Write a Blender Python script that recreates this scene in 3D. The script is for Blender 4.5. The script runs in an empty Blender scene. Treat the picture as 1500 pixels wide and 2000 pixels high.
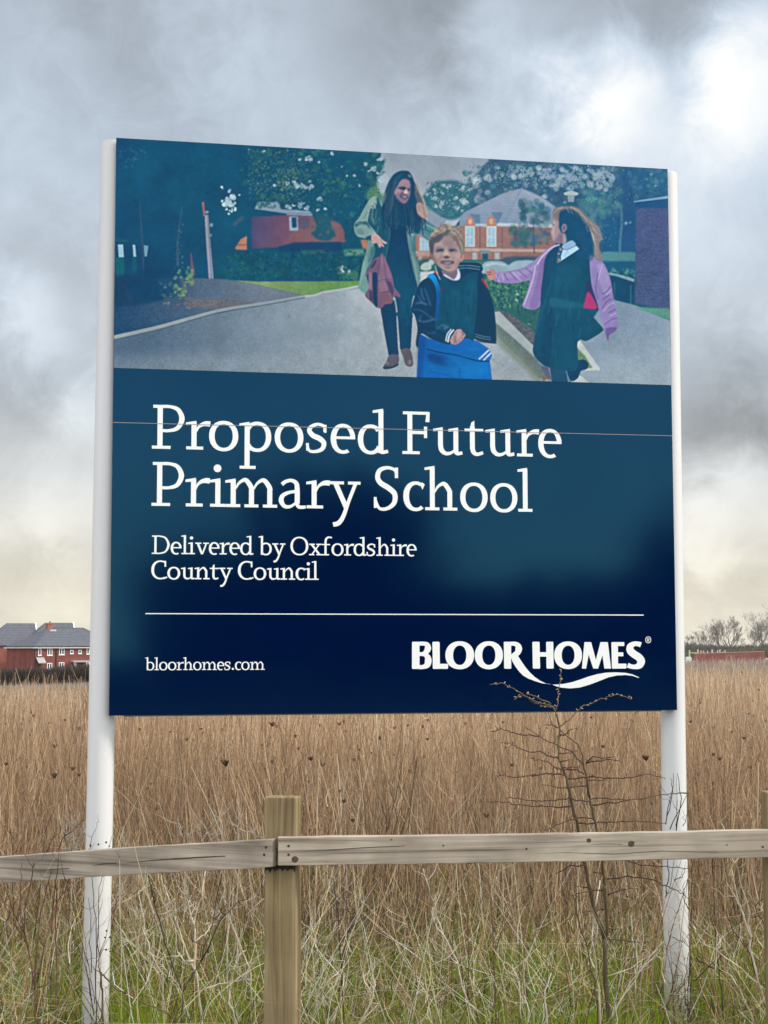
import bpy, math, random
import numpy as np
from mathutils import Vector, Matrix

scene = bpy.context.scene
C = scene.collection
rad = math.radians

# ---------------------------------------------------------------- camera
F_PX, PITCH, ROLL, EYE = 3093.25, 0.0854, -0.0021, 1.6      # focal length in pixels of a 1500 x 2000 frame
cam_d = bpy.data.cameras.new('camera')
cam = bpy.data.objects.new('camera', cam_d)
C.objects.link(cam)
cam_d.sensor_fit = 'VERTICAL'
cam_d.sensor_height = 36.0
cam_d.lens = F_PX / 2000 * 36.0
cam_d.clip_start = 0.05
cam_d.clip_end = 3000
FW = Vector((0, math.cos(PITCH), math.sin(PITCH)))
_up = Vector((0, -math.sin(PITCH), math.cos(PITCH)))
_rt = Vector((1, 0, 0))
RT = _rt * math.cos(ROLL) + _up * math.sin(ROLL)
UP = _up * math.cos(ROLL) - _rt * math.sin(ROLL)
M = Matrix((RT, UP, -FW)).transposed().to_4x4()
M.translation = (0, 0, EYE)
cam.matrix_world = M
scene.camera = cam


def ray(px, py):
    return FW + RT * ((px - 750) / F_PX) - UP * ((py - 1000) / F_PX)


def at(px, py, Y):
    """point at distance Y in front of the camera that the picture shows at (px, py)"""
    d = ray(px, py)
    p = Vector((0, 0, EYE)) + d * (Y / d.y)
    return p


# ---------------------------------------------------------------- sky and sun
SUN_EL, SUN_AZ = rad(38), rad(96)          # azimuth measured from +Y towards +X
world = bpy.data.worlds.new('World')
scene.world = world
world.use_nodes = True
nt = world.node_tree
nt.nodes.clear()


def N(kind, **kw):
    n = nt.nodes.new(kind)
    for k, v in kw.items():
        setattr(n, k, v)
    return n


def lk(a, b):
    nt.links.new(a, b)


def wmath(op, a, b=None, clamp=False):
    n = N('ShaderNodeMath', operation=op, use_clamp=clamp)
    for i, v in enumerate((a, b)):
        if v is None:
            continue
        if isinstance(v, (int, float)):
            n.inputs[i].default_value = v
        else:
            lk(v, n.inputs[i])
    return n.outputs[0]


def smooth(v, a, b, to0=0., to1=1.):
    n = N('ShaderNodeMapRange', interpolation_type='SMOOTHSTEP')
    lk(v, n.inputs[0])
    for i, x in enumerate((a, b, to0, to1)):
        n.inputs[i + 1].default_value = x
    return n.outputs[0]


tc = N('ShaderNodeTexCoord')
nrm = N('ShaderNodeVectorMath', operation='NORMALIZE'); lk(tc.outputs['Generated'], nrm.inputs[0])
sep = N('ShaderNodeSeparateXYZ'); lk(nrm.outputs[0], sep.inputs[0])
DX, DY, DZ = sep.outputs
den = wmath('ADD', wmath('MAXIMUM', DZ, 0.0), 0.16)
cmb = N('ShaderNodeCombineXYZ'); lk(wmath('DIVIDE', DX, den), cmb.inputs[0]); lk(wmath('DIVIDE', DY, den), cmb.inputs[1])
n1 = N('ShaderNodeTexNoise'); n1.inputs['Scale'].default_value = 1.5; n1.inputs['Detail'].default_value = 5; n1.inputs['Roughness'].default_value = .5
n1.inputs['Distortion'].default_value = .35
lk(cmb.outputs[0], n1.inputs['Vector'])
n2 = N('ShaderNodeTexNoise'); n2.inputs['Scale'].default_value = 11; n2.inputs['Detail'].default_value = 6; n2.inputs['Roughness'].default_value = .55
lk(nrm.outputs[0], n2.inputs['Vector'])
n3 = N('ShaderNodeTexNoise'); n3.inputs['Scale'].default_value = 26; n3.inputs['Detail'].default_value = 7; n3.inputs['Roughness'].default_value = .64; n3.inputs['Distortion'].default_value = .6
lk(nrm.outputs[0], n3.inputs['Vector'])
# directions bent by noise so that the lit gaps and dark bellies of the cloud get ragged outlines
wv = N('ShaderNodeVectorMath', operation='MULTIPLY_ADD')
wc = N('ShaderNodeVectorMath', operation='ADD'); lk(n2.outputs['Color'], wc.inputs[0]); wsc = N('ShaderNodeVectorMath', operation='SCALE'); lk(n3.outputs['Color'], wsc.inputs[0]); wsc.inputs['Scale'].default_value = .55; lk(wsc.outputs[0], wc.inputs[1]); lk(wc.outputs[0], wv.inputs[0]); wv.inputs[1].default_value = (.10, .10, .08)
off = N('ShaderNodeVectorMath', operation='SUBTRACT'); lk(nrm.outputs[0], off.inputs[0]); off.inputs[1].default_value = (.0775, .0775, .062)
lk(off.outputs[0], wv.inputs[2])
wn = N('ShaderNodeVectorMath', operation='NORMALIZE'); lk(wv.outputs[0], wn.inputs[0])


def sdir(px, py):
    return ray(px, py).normalized()


def lobe(px, py, r, gain):
    """soft patch of cloud of angular size r (in picture units), brighter or darker"""
    n = N('ShaderNodeVectorMath', operation='DOT_PRODUCT')
    lk(wn.outputs[0], n.inputs[0]); n.inputs[1].default_value = sdir(px, py)
    m_ = N('ShaderNodeMapRange'); lk(n.outputs['Value'], m_.inputs[0])
    m_.inputs[1].default_value = math.cos(r * 1.75 / F_PX); m_.inputs[2].default_value = 1.0
    return wmath('MULTIPLY', wmath('POWER', m_.outputs[0], 2.6), gain)


LOBES = [(1168, 175, 100, .40), (1175, 195, 230, .20), (1480, 140, 130, .44), (1360, 235, 190, .08), (1290, 330, 200, .10), (1310, 90, 120, -.16), (1350, 215, 200, .12), (960, 60, 120, .12), (470, 130, 150, .13), (60, 360, 170, .12),
         (230, 190, 150, .05), (160, 420, 90, .10), (50, 635, 95, .46), (110, 712, 55, .16), (40, 735, 130, -.26), (130, 745, 60, -.10), (170, 800, 90, .10),
         (150, 530, 190, -.22), (160, 60, 300, -.22), (360, 180, 150, -.08), (640, 60, 200, -.08), (820, 90, 230, -.20), (900, 60, 170, -.16), (1310, 10, 220, -.34),
         (740, 10, 140, -.04), (1150, 20, 120, -.1), (950, 260, 140, .05), (1410, 560, 230, -.02), (1410, 830, 170, -.42), (1470, 900, 110, -.06), (1400, 985, 90, .26), (1480, 960, 90, .22), (1360, 1000, 60, .08),
         (60, 950, 130, .06), (100, 1020, 100, .10), (20, 1060, 70, -.06), (150, 880, 90, -.05), (1430, 1050, 80, -.05), (40, 1090, 55, -.06), (1370, 1050, 40, .10)]
acc = None
for L in LOBES:
    v = lobe(*L)
    acc = v if acc is None else wmath('ADD', acc, v)
tex = wmath('ADD', wmath('MULTIPLY', wmath('SUBTRACT', n1.outputs['Fac'], .5), .30), wmath('ADD', wmath('MULTIPLY', wmath('SUBTRACT', n2.outputs['Fac'], .5), .52), wmath('MULTIPLY', wmath('SUBTRACT', n3.outputs['Fac'], .5), .42)))
bright = wmath('ADD', wmath('ADD', acc, tex), 1.0)
ramp = N('ShaderNodeValToRGB')
lk(DZ, ramp.inputs[0])
cr = ramp.color_ramp
for _ in range(4):
    cr.elements.new(.5)
SKYC = [(0.0, (.84, .79, .655)), (.045, (.83, .79, .67)), (.095, (.715, .725, .71)), (.17, (.61, .68, .75)), (.30, (.545, .63, .73)), (1.0, (.60, .66, .74))]
for e, (p, c) in zip(cr.elements, SKYC):
    e.position = p
    e.color = (*[v / 2.0 for v in c], 1)
pal = N('ShaderNodeMix', data_type='RGBA'); lk(smooth(bright, 1.05, 1.7), pal.inputs[0]); lk(ramp.outputs[0], pal.inputs[6]); pal.inputs[7].default_value = (.335, .335, .325, 1)
cl = N('ShaderNodeVectorMath', operation='SCALE'); lk(pal.outputs[2], cl.inputs[0]); lk(bright, cl.inputs['Scale'])
# overhead and behind the photographer the cover is thinner and brighter
back = smooth(DY, .55, -.55)
zen = smooth(DZ, .38, .95)
BACK_GAIN, ZEN_GAIN = 2.0, 1.1
gain = wmath('ADD', wmath('ADD', wmath('MULTIPLY', back, BACK_GAIN), wmath('MULTIPLY', zen, ZEN_GAIN)), 1.0)
cl2 = N('ShaderNodeVectorMath', operation='SCALE'); lk(cl.outputs[0], cl2.inputs[0]); lk(gain, cl2.inputs['Scale'])
bg_cloud = N('ShaderNodeBackground'); bl = N('ShaderNodeMix', data_type='RGBA', blend_type='MULTIPLY'); lk(back, bl.inputs[0]); lk(cl2.outputs[0], bl.inputs[6]); bl.inputs[7].default_value = (1.19, 1.0, .85, 1)
lowb = N('ShaderNodeMix', data_type='RGBA', blend_type='MULTIPLY'); lk(wmath('MULTIPLY', back, smooth(DZ, .46, .30)), lowb.inputs[0]); lk(bl.outputs[2], lowb.inputs[6]); lowb.inputs[7].default_value = (.72, .92, 1.18, 1)
lk(lowb.outputs[2], bg_cloud.inputs[0]); bg_cloud.inputs[1].default_value = 1.0
sky = N('ShaderNodeTexSky', sky_type='NISHITA', sun_disc=False)
sky.sun_elevation = SUN_EL
sky.sun_rotation = SUN_AZ
bg_sky = N('ShaderNodeBackground'); lk(sky.outputs[0], bg_sky.inputs[0]); bg_sky.inputs[1].default_value = .12
mix = N('ShaderNodeMixShader')
cover = wmath('SUBTRACT', 1.0, wmath('MULTIPLY', back, .15))
lk(cover, mix.inputs[0]); lk(bg_sky.outputs[0], mix.inputs[1]); lk(bg_cloud.outputs[0], mix.inputs[2])
wout = N('ShaderNodeOutputWorld'); lk(mix.outputs[0], wout.inputs[0])

sun_d = bpy.data.lights.new('sun', 'SUN')
sun_d.energy = 1.5
sun_d.angle = rad(10)
sun_d.color = (1.0, .93, .82)
sun = bpy.data.objects.new('sun', sun_d)
C.objects.link(sun)
sdv = Vector((math.sin(SUN_AZ) * math.cos(SUN_EL), math.cos(SUN_AZ) * math.cos(SUN_EL), math.sin(SUN_EL)))
sun.rotation_euler = sdv.to_track_quat('Z', 'Y').to_euler()

vs = scene.view_settings
vs.view_transform = 'Standard'
vs.look = 'None'
vs.exposure = 1.0
vs.gamma = 1.0
scene.render.engine = 'CYCLES'
scene.cycles.max_bounces = 6

# ---------------------------------------------------------------- helpers
rng = np.random.default_rng(7)
random.seed(7)


def tag(o, label=None, cat=None, group=None, kind=None):
    if label: o['label'] = label
    if cat: o['category'] = cat
    if group: o['group'] = group
    if kind: o['kind'] = kind
    return o


def empty(name, loc, rz=0.0):
    o = bpy.data.objects.new(name, None)
    o.empty_display_size = .2
    C.objects.link(o)
    o.location = loc
    o.rotation_euler = (0, 0, rz)
    return o


def link_mesh(name, me, m, parent=None, smooth_=False):
    o = bpy.data.objects.new(name, me)
    C.objects.link(o)
    me.name = name
    if m is not None:
        me.materials.append(m)
    if parent is not None:
        o.parent = parent
    if smooth_:
        me.polygons.foreach_set('use_smooth', np.ones(len(me.polygons), bool))
    me.update()
    return o


def np_mesh(name, V, Fq, m, parent=None, col=None, smooth_=False):
    """mesh from numpy arrays; Fq is (n, k) with k = 3 or 4; col = per-vertex colour (linear)"""
    V = np.ascontiguousarray(V, np.float32); Fq = np.ascontiguousarray(Fq, np.int32)
    me = bpy.data.meshes.new(name)
    k = Fq.shape[1]
    me.vertices.add(len(V)); me.vertices.foreach_set('co', V.ravel())
    me.loops.add(Fq.size); me.loops.foreach_set('vertex_index', Fq.ravel())
    me.polygons.add(len(Fq)); me.polygons.foreach_set('loop_start', np.arange(0, Fq.size, k, dtype=np.int32))
    me.polygons.foreach_set('loop_total', np.full(len(Fq), k, np.int32))
    me.update(calc_edges=True)
    if col is not None:
        a = me.color_attributes.new('tint', 'FLOAT_COLOR', 'POINT')
        c4 = np.ones((len(V), 4), np.float32); c4[:, :3] = col
        a.data.foreach_set('color', c4.ravel())
    return link_mesh(name, me, m, parent, smooth_)


class MB:
    """collects boxes, tubes and faces into one mesh"""
    def __init__(s):
        s.v = []; s.f = []

    def add(s, vs_, fs):
        o = len(s.v)
        s.v += [tuple(p) for p in vs_]
        s.f += [tuple(i + o for i in f) for f in fs]

    def box(s, x0, y0, z0, x1, y1, z1):
        s.add([(x0, y0, z0), (x1, y0, z0), (x1, y1, z0), (x0, y1, z0), (x0, y0, z1), (x1, y0, z1), (x1, y1, z1), (x0, y1, z1)],
              [(0, 3, 2, 1), (4, 5, 6, 7), (0, 1, 5, 4), (1, 2, 6, 5), (2, 3, 7, 6), (3, 0, 4, 7)])

    def tube(s, P, R, n=6, cap=True):
        P = [Vector(p) for p in P]
        rings = []
        for i, p in enumerate(P):
            t = (P[min(i + 1, len(P) - 1)] - P[max(i - 1, 0)])
            if t.length < 1e-9:
                t = Vector((0, 0, 1))
            t.normalize()
            a = t.orthogonal().normalized() if i == 0 else (prev - t * prev.dot(t)).normalized()
            prev = a
            b = t.cross(a)
            r = R[i] if not isinstance(R, (int, float)) else R
            rings.append([p + (a * math.cos(2 * math.pi * k / n) + b * math.sin(2 * math.pi * k / n)) * r for k in range(n)])
        vs_ = [q for r in rings for q in r]
        fs = []
        for i in range(len(P) - 1):
            for k in range(n):
                fs.append((i * n + k, i * n + (k + 1) % n, (i + 1) * n + (k + 1) % n, (i + 1) * n + k))
        if cap:
            fs.append(tuple(range(n - 1, -1, -1)))
            fs.append(tuple((len(P) - 1) * n + k for k in range(n)))
        s.add(vs_, fs)

    def prism(s, poly, y0, y1):
        """outline in x-z pushed from y0 to y1"""
        n = len(poly)
        s.add([(x, y0, z) for x, z in poly] + [(x, y1, z) for x, z in poly],
              [tuple(range(n)), tuple(range(2 * n - 1, n - 1, -1))] + [(i, n + i, n + (i + 1) % n, (i + 1) % n) for i in range(n)])

    def build(s, name, m, parent=None, smooth_=False, bevel=0):
        me = bpy.data.meshes.new(name)
        me.from_pydata(s.v, [], s.f)
        o = link_mesh(name, me, m, parent, smooth_)
        if bevel:
            b = o.modifiers.new('bevel', 'BEVEL'); b.width = bevel; b.segments = 2; b.limit_method = 'ANGLE'
        return o


def mat(name, base=(.5, .5, .5), rough=.8, spec=.5):
    m = bpy.data.materials.new(name)
    m.use_nodes = True
    p = m.node_tree.nodes['Principled BSDF']
    p.inputs['Base Color'].default_value = (*base, 1)
    p.inputs['Roughness'].default_value = rough
    p.inputs['Specular IOR Level'].default_value = spec
    return m


def mnode(m, kind, **kw):
    n = m.node_tree.nodes.new(kind)
    for k, v in kw.items():
        setattr(n, k, v)
    return n


def mlink(m, a, b):
    m.node_tree.links.new(a, b)


def noise_mat(name, c0, c1, scale=5, rough=.85, stretch=(1, 1, 1), detail=5, bump=0., spec=.3, lo=.35, hi=.65, coords='Object'):
    m = mat(name, c0, rough, spec)
    p = m.node_tree.nodes['Principled BSDF']
    t = mnode(m, 'ShaderNodeTexCoord'); mp = mnode(m, 'ShaderNodeMapping'); mp.inputs['Scale'].default_value = stretch
    mlink(m, t.outputs[coords], mp.inputs[0])
    nz = mnode(m, 'ShaderNodeTexNoise'); nz.inputs['Scale'].default_value = scale; nz.inputs['Detail'].default_value = detail; nz.inputs['Roughness'].default_value = .6
    mlink(m, mp.outputs[0], nz.inputs['Vector'])
    r = mnode(m, 'ShaderNodeValToRGB')
    r.color_ramp.elements[0].position = lo; r.color_ramp.elements[0].color = (*c0, 1)
    r.color_ramp.elements[1].position = hi; r.color_ramp.elements[1].color = (*c1, 1)
    mlink(m, nz.outputs['Fac'], r.inputs[0]); mlink(m, r.outputs[0], p.inputs['Base Color'])
    if bump:
        b = mnode(m, 'ShaderNodeBump'); b.inputs['Strength'].default_value = bump; b.inputs['Distance'].default_value = .01
        mlink(m, nz.outputs['Fac'], b.inputs['Height']); mlink(m, b.outputs[0], p.inputs['Normal'])
    return m


def tint_mat(name, rough=.8, spec=.2, transl=0.):
    m = mat(name, (.5, .5, .5), rough, spec)
    a = mnode(m, 'ShaderNodeAttribute', attribute_name='tint')
    p = m.node_tree.nodes['Principled BSDF']
    mlink(m, a.outputs['Color'], p.inputs['Base Color'])
    if transl:
        tr = mnode(m, 'ShaderNodeBsdfTranslucent'); mlink(m, a.outputs['Color'], tr.inputs[0])
        mx = mnode(m, 'ShaderNodeMixShader'); mx.inputs[0].default_value = transl
        out = m.node_tree.nodes['Material Output']
        mlink(m, p.outputs[0], mx.inputs[1]); mlink(m, tr.outputs[0], mx.inputs[2]); mlink(m, mx.outputs[0], out.inputs[0])
    return m


def ground_z(x, y):
    """the field falls gently away behind the sign, more to the left than to the right"""
    x = np.asarray(x, float); y = np.asarray(y, float)
    d = np.maximum(y - 12, 0)
    q = np.clip(x / np.maximum(y, 1), -.5, .5)
    s = .0130 - .0362 * q
    return -s * d * np.minimum(d / 8, 1)
# ---------------------------------------------------------------- the ground: one sheet to the horizon
m_ground = noise_mat('earth', (.10, .075, .045), (.17, .125, .08), scale=.9, rough=.95, detail=8, spec=.1)
ys = np.concatenate([np.linspace(-60, 0, 8), np.linspace(2, 30, 40), np.linspace(32, 260, 90), np.linspace(280, 1500, 24)])
xs = np.concatenate([np.linspace(-900, -90, 16), np.linspace(-80, 80, 90), np.linspace(90, 900, 16)])
GX, GY = np.meshgrid(xs, ys)
yy = np.minimum(GY, 270)
GZ = ground_z(GX, yy) + .02 * np.sin(GX * 1.7 + 3) * np.sin(GY * 1.3)
V = np.stack([GX.ravel(), GY.ravel(), GZ.ravel()], 1)
nx, ny = len(xs), len(ys)
ii, jj = np.meshgrid(np.arange(nx - 1), np.arange(ny - 1))
k0 = (jj * nx + ii).ravel()
o = np_mesh('ground', V, np.stack([k0, k0 + 1, k0 + nx + 1, k0 + nx], 1), m_ground, smooth_=True)
tag(o, 'brown field ground under the dead weeds', 'ground', kind='structure')

import math
# ---------------------------------------------------------------- the poster printed on the sign
# The print is drawn here as flat shapes (a raster in memory) and baked into the colours of a dense flat mesh.
PX0, PY0, PW, PH, SS = 218, 262, 1096, 496, 2
rngp = np.random.default_rng(11)
IMG = np.zeros((PH * SS, PW * SS, 3), np.float32)


def catmull(P, closed=True, n=6):
    P = np.asarray(P, float)
    N = len(P)
    out = []
    rng_ = range(N) if closed else range(N - 1)
    for i in rng_:
        if closed:
            a, b, c, d = P[(i - 1) % N], P[i], P[(i + 1) % N], P[(i + 2) % N]
        else:
            a, b, c, d = P[max(i - 1, 0)], P[i], P[i + 1], P[min(i + 2, N - 1)]
        for k in range(n):
            t = k / n
            out.append(.5 * (2 * b + (c - a) * t + (2 * a - 5 * b + 4 * c - d) * t * t + (3 * b - a - 3 * c + d) * t ** 3))
    if not closed:
        out.append(P[-1])
    return np.array(out)


def box1(m, r, ax):
    if r < 1:
        return m
    pad = [(0, 0), (0, 0)]
    pad[ax] = (r + 1, r)
    c = np.cumsum(np.pad(m, pad, mode='edge'), axis=ax, dtype=np.float64)
    k = 2 * r + 1
    if ax == 0:
        return ((c[k:] - c[:-k]) / k).astype(np.float32)
    return ((c[:, k:] - c[:, :-k]) / k).astype(np.float32)


def blurm(m, s):
    r = int(round(s))
    for _ in range(2):
        m = box1(box1(m, r, 0), r, 1)
    return m


def mask_poly(P, blur):
    """even-odd polygon mask in canvas pixels -> (mask, y0, x0)"""
    pad = int(blur * 3 + 3)
    x0 = max(int(P[:, 0].min()) - pad, 0); x1 = min(int(P[:, 0].max()) + pad + 1, PW * SS)
    y0 = max(int(P[:, 1].min()) - pad, 0); y1 = min(int(P[:, 1].max()) + pad + 1, PH * SS)
    if x1 <= x0 or y1 <= y0:
        return None, 0, 0
    w, h = x1 - x0, y1 - y0
    t = np.zeros((h, w + 1), np.float32)
    Q = P - [x0, y0]
    for a, b in zip(Q, np.roll(Q, -1, 0)):
        if a[1] == b[1]:
            continue
        if a[1] > b[1]:
            a, b = b, a
        r0 = max(int(np.ceil(a[1] - .5)), 0); r1 = min(int(np.ceil(b[1] - .5)), h)
        if r1 <= r0:
            continue
        ys = np.arange(r0, r1)
        xs = a[0] + (ys + .5 - a[1]) * (b[0] - a[0]) / (b[1] - a[1])
        xi = np.clip(np.ceil(xs - .5).astype(int), 0, w)
        np.add.at(t, (ys, xi), 1)
    m = (np.cumsum(t, 1)[:, :w] % 2).astype(np.float32)
    if blur > 0:
        m = blurm(m, blur)
    return m, y0, x0


class Frame:
    """drawing helper working in the coordinates of one enlarged crop (origin x, y and scale)"""
    def __init__(s, ox, oy, k):
        s.o = np.array([ox, oy], float); s.k = k

    def cv(s, P):
        return (np.asarray(P, float) / s.k + s.o - [PX0, PY0]) * SS

    def comp(s, m, y0, x0, col, a, grad, noise=0, nscale=3):
        if m is None:
            return
        h, w = m.shape
        if grad is not None:
            p0, c0, p1, c1 = grad
            q0, q1 = s.cv([p0])[0], s.cv([p1])[0]
            d = q1 - q0
            yy, xx = np.mgrid[0:h, 0:w]
            t = np.clip(((xx + x0 - q0[0]) * d[0] + (yy + y0 - q0[1]) * d[1]) / (d @ d), 0, 1)[..., None]
            C = np.array(c0, np.float32) * (1 - t) + np.array(c1, np.float32) * t
        else:
            C = np.ones((h, w, 1), np.float32) * np.array(col, np.float32)
        if noise:
            nz = rngp.normal(0, 1, (h // nscale + 2, w // nscale + 2)).astype(np.float32)
            nz = np.repeat(np.repeat(nz, nscale, 0), nscale, 1)[:h, :w]
            C = C + (blurm(nz, nscale * .5) * noise)[..., None]
        A = (m * a)[..., None]
        v = IMG[y0:y0 + h, x0:x0 + w]
        v[:] = v * (1 - A) + C * A

    def fill(s, P, col=None, blur=.6, a=1, grad=None, smooth=True, noise=0, nscale=3):
        Q = s.cv(P)
        if smooth and len(P) > 4:
            Q = catmull(Q)
        m, y0, x0 = mask_poly(Q, blur)
        s.comp(m, y0, x0, col, a, grad, noise, nscale)

    def line(s, P, w, col, blur=.5, a=1, taper=None):
        Q = catmull(s.cv(P), False) if len(P) > 2 else s.cv(P)
        n = len(Q)
        w0 = (w if taper is None else None)
        ws = np.full(n, w0) if taper is None else np.linspace(taper[0], taper[1], n)
        ws = ws / s.k * SS / 2
        T = np.gradient(Q, axis=0); T /= (np.linalg.norm(T, axis=1, keepdims=True) + 1e-9)
        N = np.stack([-T[:, 1], T[:, 0]], 1) * ws[:, None]
        m, y0, x0 = mask_poly(np.concatenate([Q + N, (Q - N)[::-1]]), blur)
        s.comp(m, y0, x0, col, a, None)

    def disc(s, x, y, r, col, blur=.8, a=1, ry=None):
        t = np.linspace(0, 2 * np.pi, 18, endpoint=False)
        ry = ry or r
        s.fill(np.stack([x + r * np.cos(t), y + ry * np.sin(t)], 1), col, blur, a, smooth=False)

    def discs(s, L, col, blur=1., a=.9):
        for x, y, r in L:
            # an irregular gap: a few overlapping spots of uneven brightness
            for k in range(5):
                q = rngp.uniform(.35, .75) * r
                c = np.array(col) * rngp.uniform(.86, 1.04)
                s.disc(x + rngp.normal(0, .42) * r, y + rngp.normal(0, .36) * r, q, c, blur, a * rngp.uniform(.6, 1), q * rngp.uniform(.6, 1.2))

    def spray(s, n, box, r, cols, a=(.3, .7), blur=.8, stretch=1.):
        for _ in range(n):
            x = rngp.uniform(box[0], box[2]); y = rngp.uniform(box[1], box[3])
            rr = rngp.uniform(*r)
            c = np.array(cols[rngp.integers(len(cols))]) + rngp.normal(0, 6, 3)
            s.disc(x, y, rr, c, blur, rngp.uniform(*a), rr * rngp.uniform(.6, 1.3) * stretch)


def paint_print():
    O = Frame(0, 0, 1)
    A = Frame(220, 260, 5); B = Frame(450, 270, 5); C = Frame(670, 310, 5); D = Frame(900, 310, 3.5714)
    E = Frame(670, 520, 4.5455); F = Frame(940, 500, 3.9474); G = Frame(210, 480, 3.0612); H = Frame(780, 420, 7.5)
    Z = Frame(150, 230, 5); WF = Frame(740, 325, 15); BF = Frame(825, 435, 15); GF = Frame(1060, 395, 11.538)
    WB = Frame(690, 400, 9.5238)
    # --- backdrop: dark trees left, pale sky, trees right
    O.fill([(200, 240), (1330, 240), (1330, 780), (200, 780)], grad=((230, 300), (27, 79, 113), (700, 400), (32, 88, 112)), smooth=False, blur=0)
    O.fill([(742, 270), (1000, 270), (975, 330), (930, 385), (890, 440), (850, 470), (752, 470), (738, 420), (730, 380), (745, 330)], grad=((860, 310), (147, 162, 174), (850, 430), (174, 188, 197)), blur=2, smooth=False)
    O.spray(70, (716, 285, 752, 400), (3, 8), [(40, 98, 110), (56, 112, 112), (74, 124, 116)], (.5, .9), 1.5)
    for x, y in [(300, 300), (420, 320), (260, 360), (360, 380), (440, 430), (300, 450)]:
        O.disc(x, y, 45, (30, 92, 120), 26, .5)
    O.spray(30, (230, 285, 290, 330), (1, 4), [(50, 105, 130), (75, 120, 145)], (.2, .5), 2)
    # foliage, left crown
    O.spray(260, (470, 290, 640, 360), (1.5, 5), [(36, 92, 112), (24, 76, 104), (48, 104, 112)], (.3, .7), 1.6)
    O.spray(420, (484, 292, 600, 392), (.9, 2.6), [(66, 112, 108), (94, 132, 116), (50, 100, 108), (116, 142, 120), (80, 122, 110)], (.25, .55), 1.2)
    O.spray(120, (540, 330, 580, 372), (1, 2.6), [(108, 136, 114), (122, 142, 116), (84, 120, 108)], (.25, .5), 1.2)
    O.spray(260, (590, 290, 750, 470), (1.5, 5), [(40, 98, 112), (28, 82, 106), (58, 118, 112), (34, 92, 104)], (.25, .6), 2)
    O.spray(26, (630, 350, 675, 385), (2, 4), [(84, 138, 112), (70, 126, 112)], (.3, .55), 1.5)
    C.fill([(240, 330), (330, 250), (370, 300), (400, 320), (330, 380), (250, 400)], (96, 142, 108), 4, .8)
    C.fill([(330, 230), (390, 150), (440, 170), (430, 300), (380, 350)], (170, 186, 198), 4, .9)
    A.discs([(1070, 530, 16), (1140, 560, 18), (1182, 630, 36), (1110, 680, 46), (1150, 700, 26), (1195, 740, 20), (1160, 757, 20), (1115, 738, 15), (1240, 602, 10), (1186, 600, 8), (1130, 790, 14), (1190, 685, 14), (1075, 665, 16), (1120, 630, 14)], (186, 218, 224))
    B.discs([(672, 208, 15), (745, 205, 24), (785, 200, 26), (765, 182, 16), (865, 237, 16), (1090, 277, 12), (1205, 363, 18), (1325, 250, 24), (1355, 315, 17), (1400, 300, 26), (1445, 338, 20), (1462, 210, 28), (1485, 400, 42), (1470, 470, 30), (1262, 465, 15), (430, 470, 17), (560, 440, 18), (620, 430, 22), (640, 470, 32), (690, 468, 26), (730, 478, 22), (790, 482, 28), (775, 425, 14), (875, 590, 26), (700, 640, 36), (738, 688, 28), (575, 685, 34), (615, 660, 20), (930, 690, 18), (855, 700, 20), (1140, 370, 12), (980, 145, 22), (330, 130, 16)], (164, 188, 200), 1.4, .85)
    LEAF = [(20, 66, 92), (30, 84, 102), (48, 104, 108), (66, 120, 110), (24, 76, 100), (40, 94, 104)]
    for bx_ in ((480, 292, 640, 350), (560, 330, 740, 420), (600, 300, 745, 480), (500, 380, 600, 400)):
        O.spray(420, bx_, (.5, 1.5), LEAF, (.4, .85), .5)
    O.spray(240, (486, 295, 610, 385), (.5, 1.3), [(104, 138, 116), (84, 124, 112), (122, 146, 122), (62, 110, 108)], (.3, .6), .8)
    O.spray(200, (225, 285, 490, 400), (.6, 2), [(24, 72, 106), (36, 94, 120), (30, 84, 112)], (.25, .6), .8)
    # brick house, left
    B.fill([(236, 690), (268, 622), (465, 618), (500, 695), (640, 700), (780, 715), (790, 735), (540, 735)], (146, 166, 186), 2, .9, smooth=False)
    B.spray(60, (250, 560, 540, 680), (8, 22), [(40, 92, 108), (60, 112, 108)], (.4, .8), 1.5)
    B.fill([(205, 770), (560, 750), (820, 765), (830, 1010), (500, 1062), (205, 1080)], grad=((215, 900), (80, 80, 116), (640, 950), (128, 92, 108)), blur=3, smooth=False)
    B.fill([(600, 1000), (640, 900), (800, 800), (960, 800), (1060, 830), (1105, 900), (1112, 975), (1080, 1020)], (128, 98, 106), 3)
    B.fill([(550, 728), (800, 735), (800, 760), (550, 752)], (130, 150, 172), 2, smooth=False)
    B.fill([(572, 765), (656, 765), (662, 902), (578, 902)], (150, 172, 190), 1.5, smooth=False)
    B.fill([(596, 772), (644, 772), (648, 872), (602, 876)], (40, 84, 116), 1.5, smooth=False)
    B.fill([(670, 790), (760, 780), (780, 850), (720, 890), (670, 860)], (84, 92, 112), 4, .8)
    B.fill([(815, 735), (965, 760), (985, 860), (1020, 930), (960, 1000), (850, 985), (800, 930), (840, 870)], (42, 90, 110), 3)
    B.discs([(880, 940, 24), (955, 915, 22), (870, 820, 14)], (120, 100, 104), 3, .6)
    B.spray(40, (800, 720, 1020, 980), (8, 18), [(40, 92, 110), (56, 104, 108)], (.4, .7), 2)
    B.fill([(45, 1072), (100, 985), (160, 955), (160, 1090), (60, 1088)], (184, 130, 106), 2, smooth=False)
    B.line([(40, 1042), (160, 1040)], 8, (90, 90, 104), 1.5)
    B.fill([(20, 840), (110, 760), (130, 790), (40, 860)], (86, 96, 112), 4, .7)
    # hedge and bank
    G.fill([(640, 60), (900, 35), (1170, 22), (1500, -10), (1560, 210), (1300, 216), (640, 196)], (29, 86, 108), 3, smooth=False)
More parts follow.
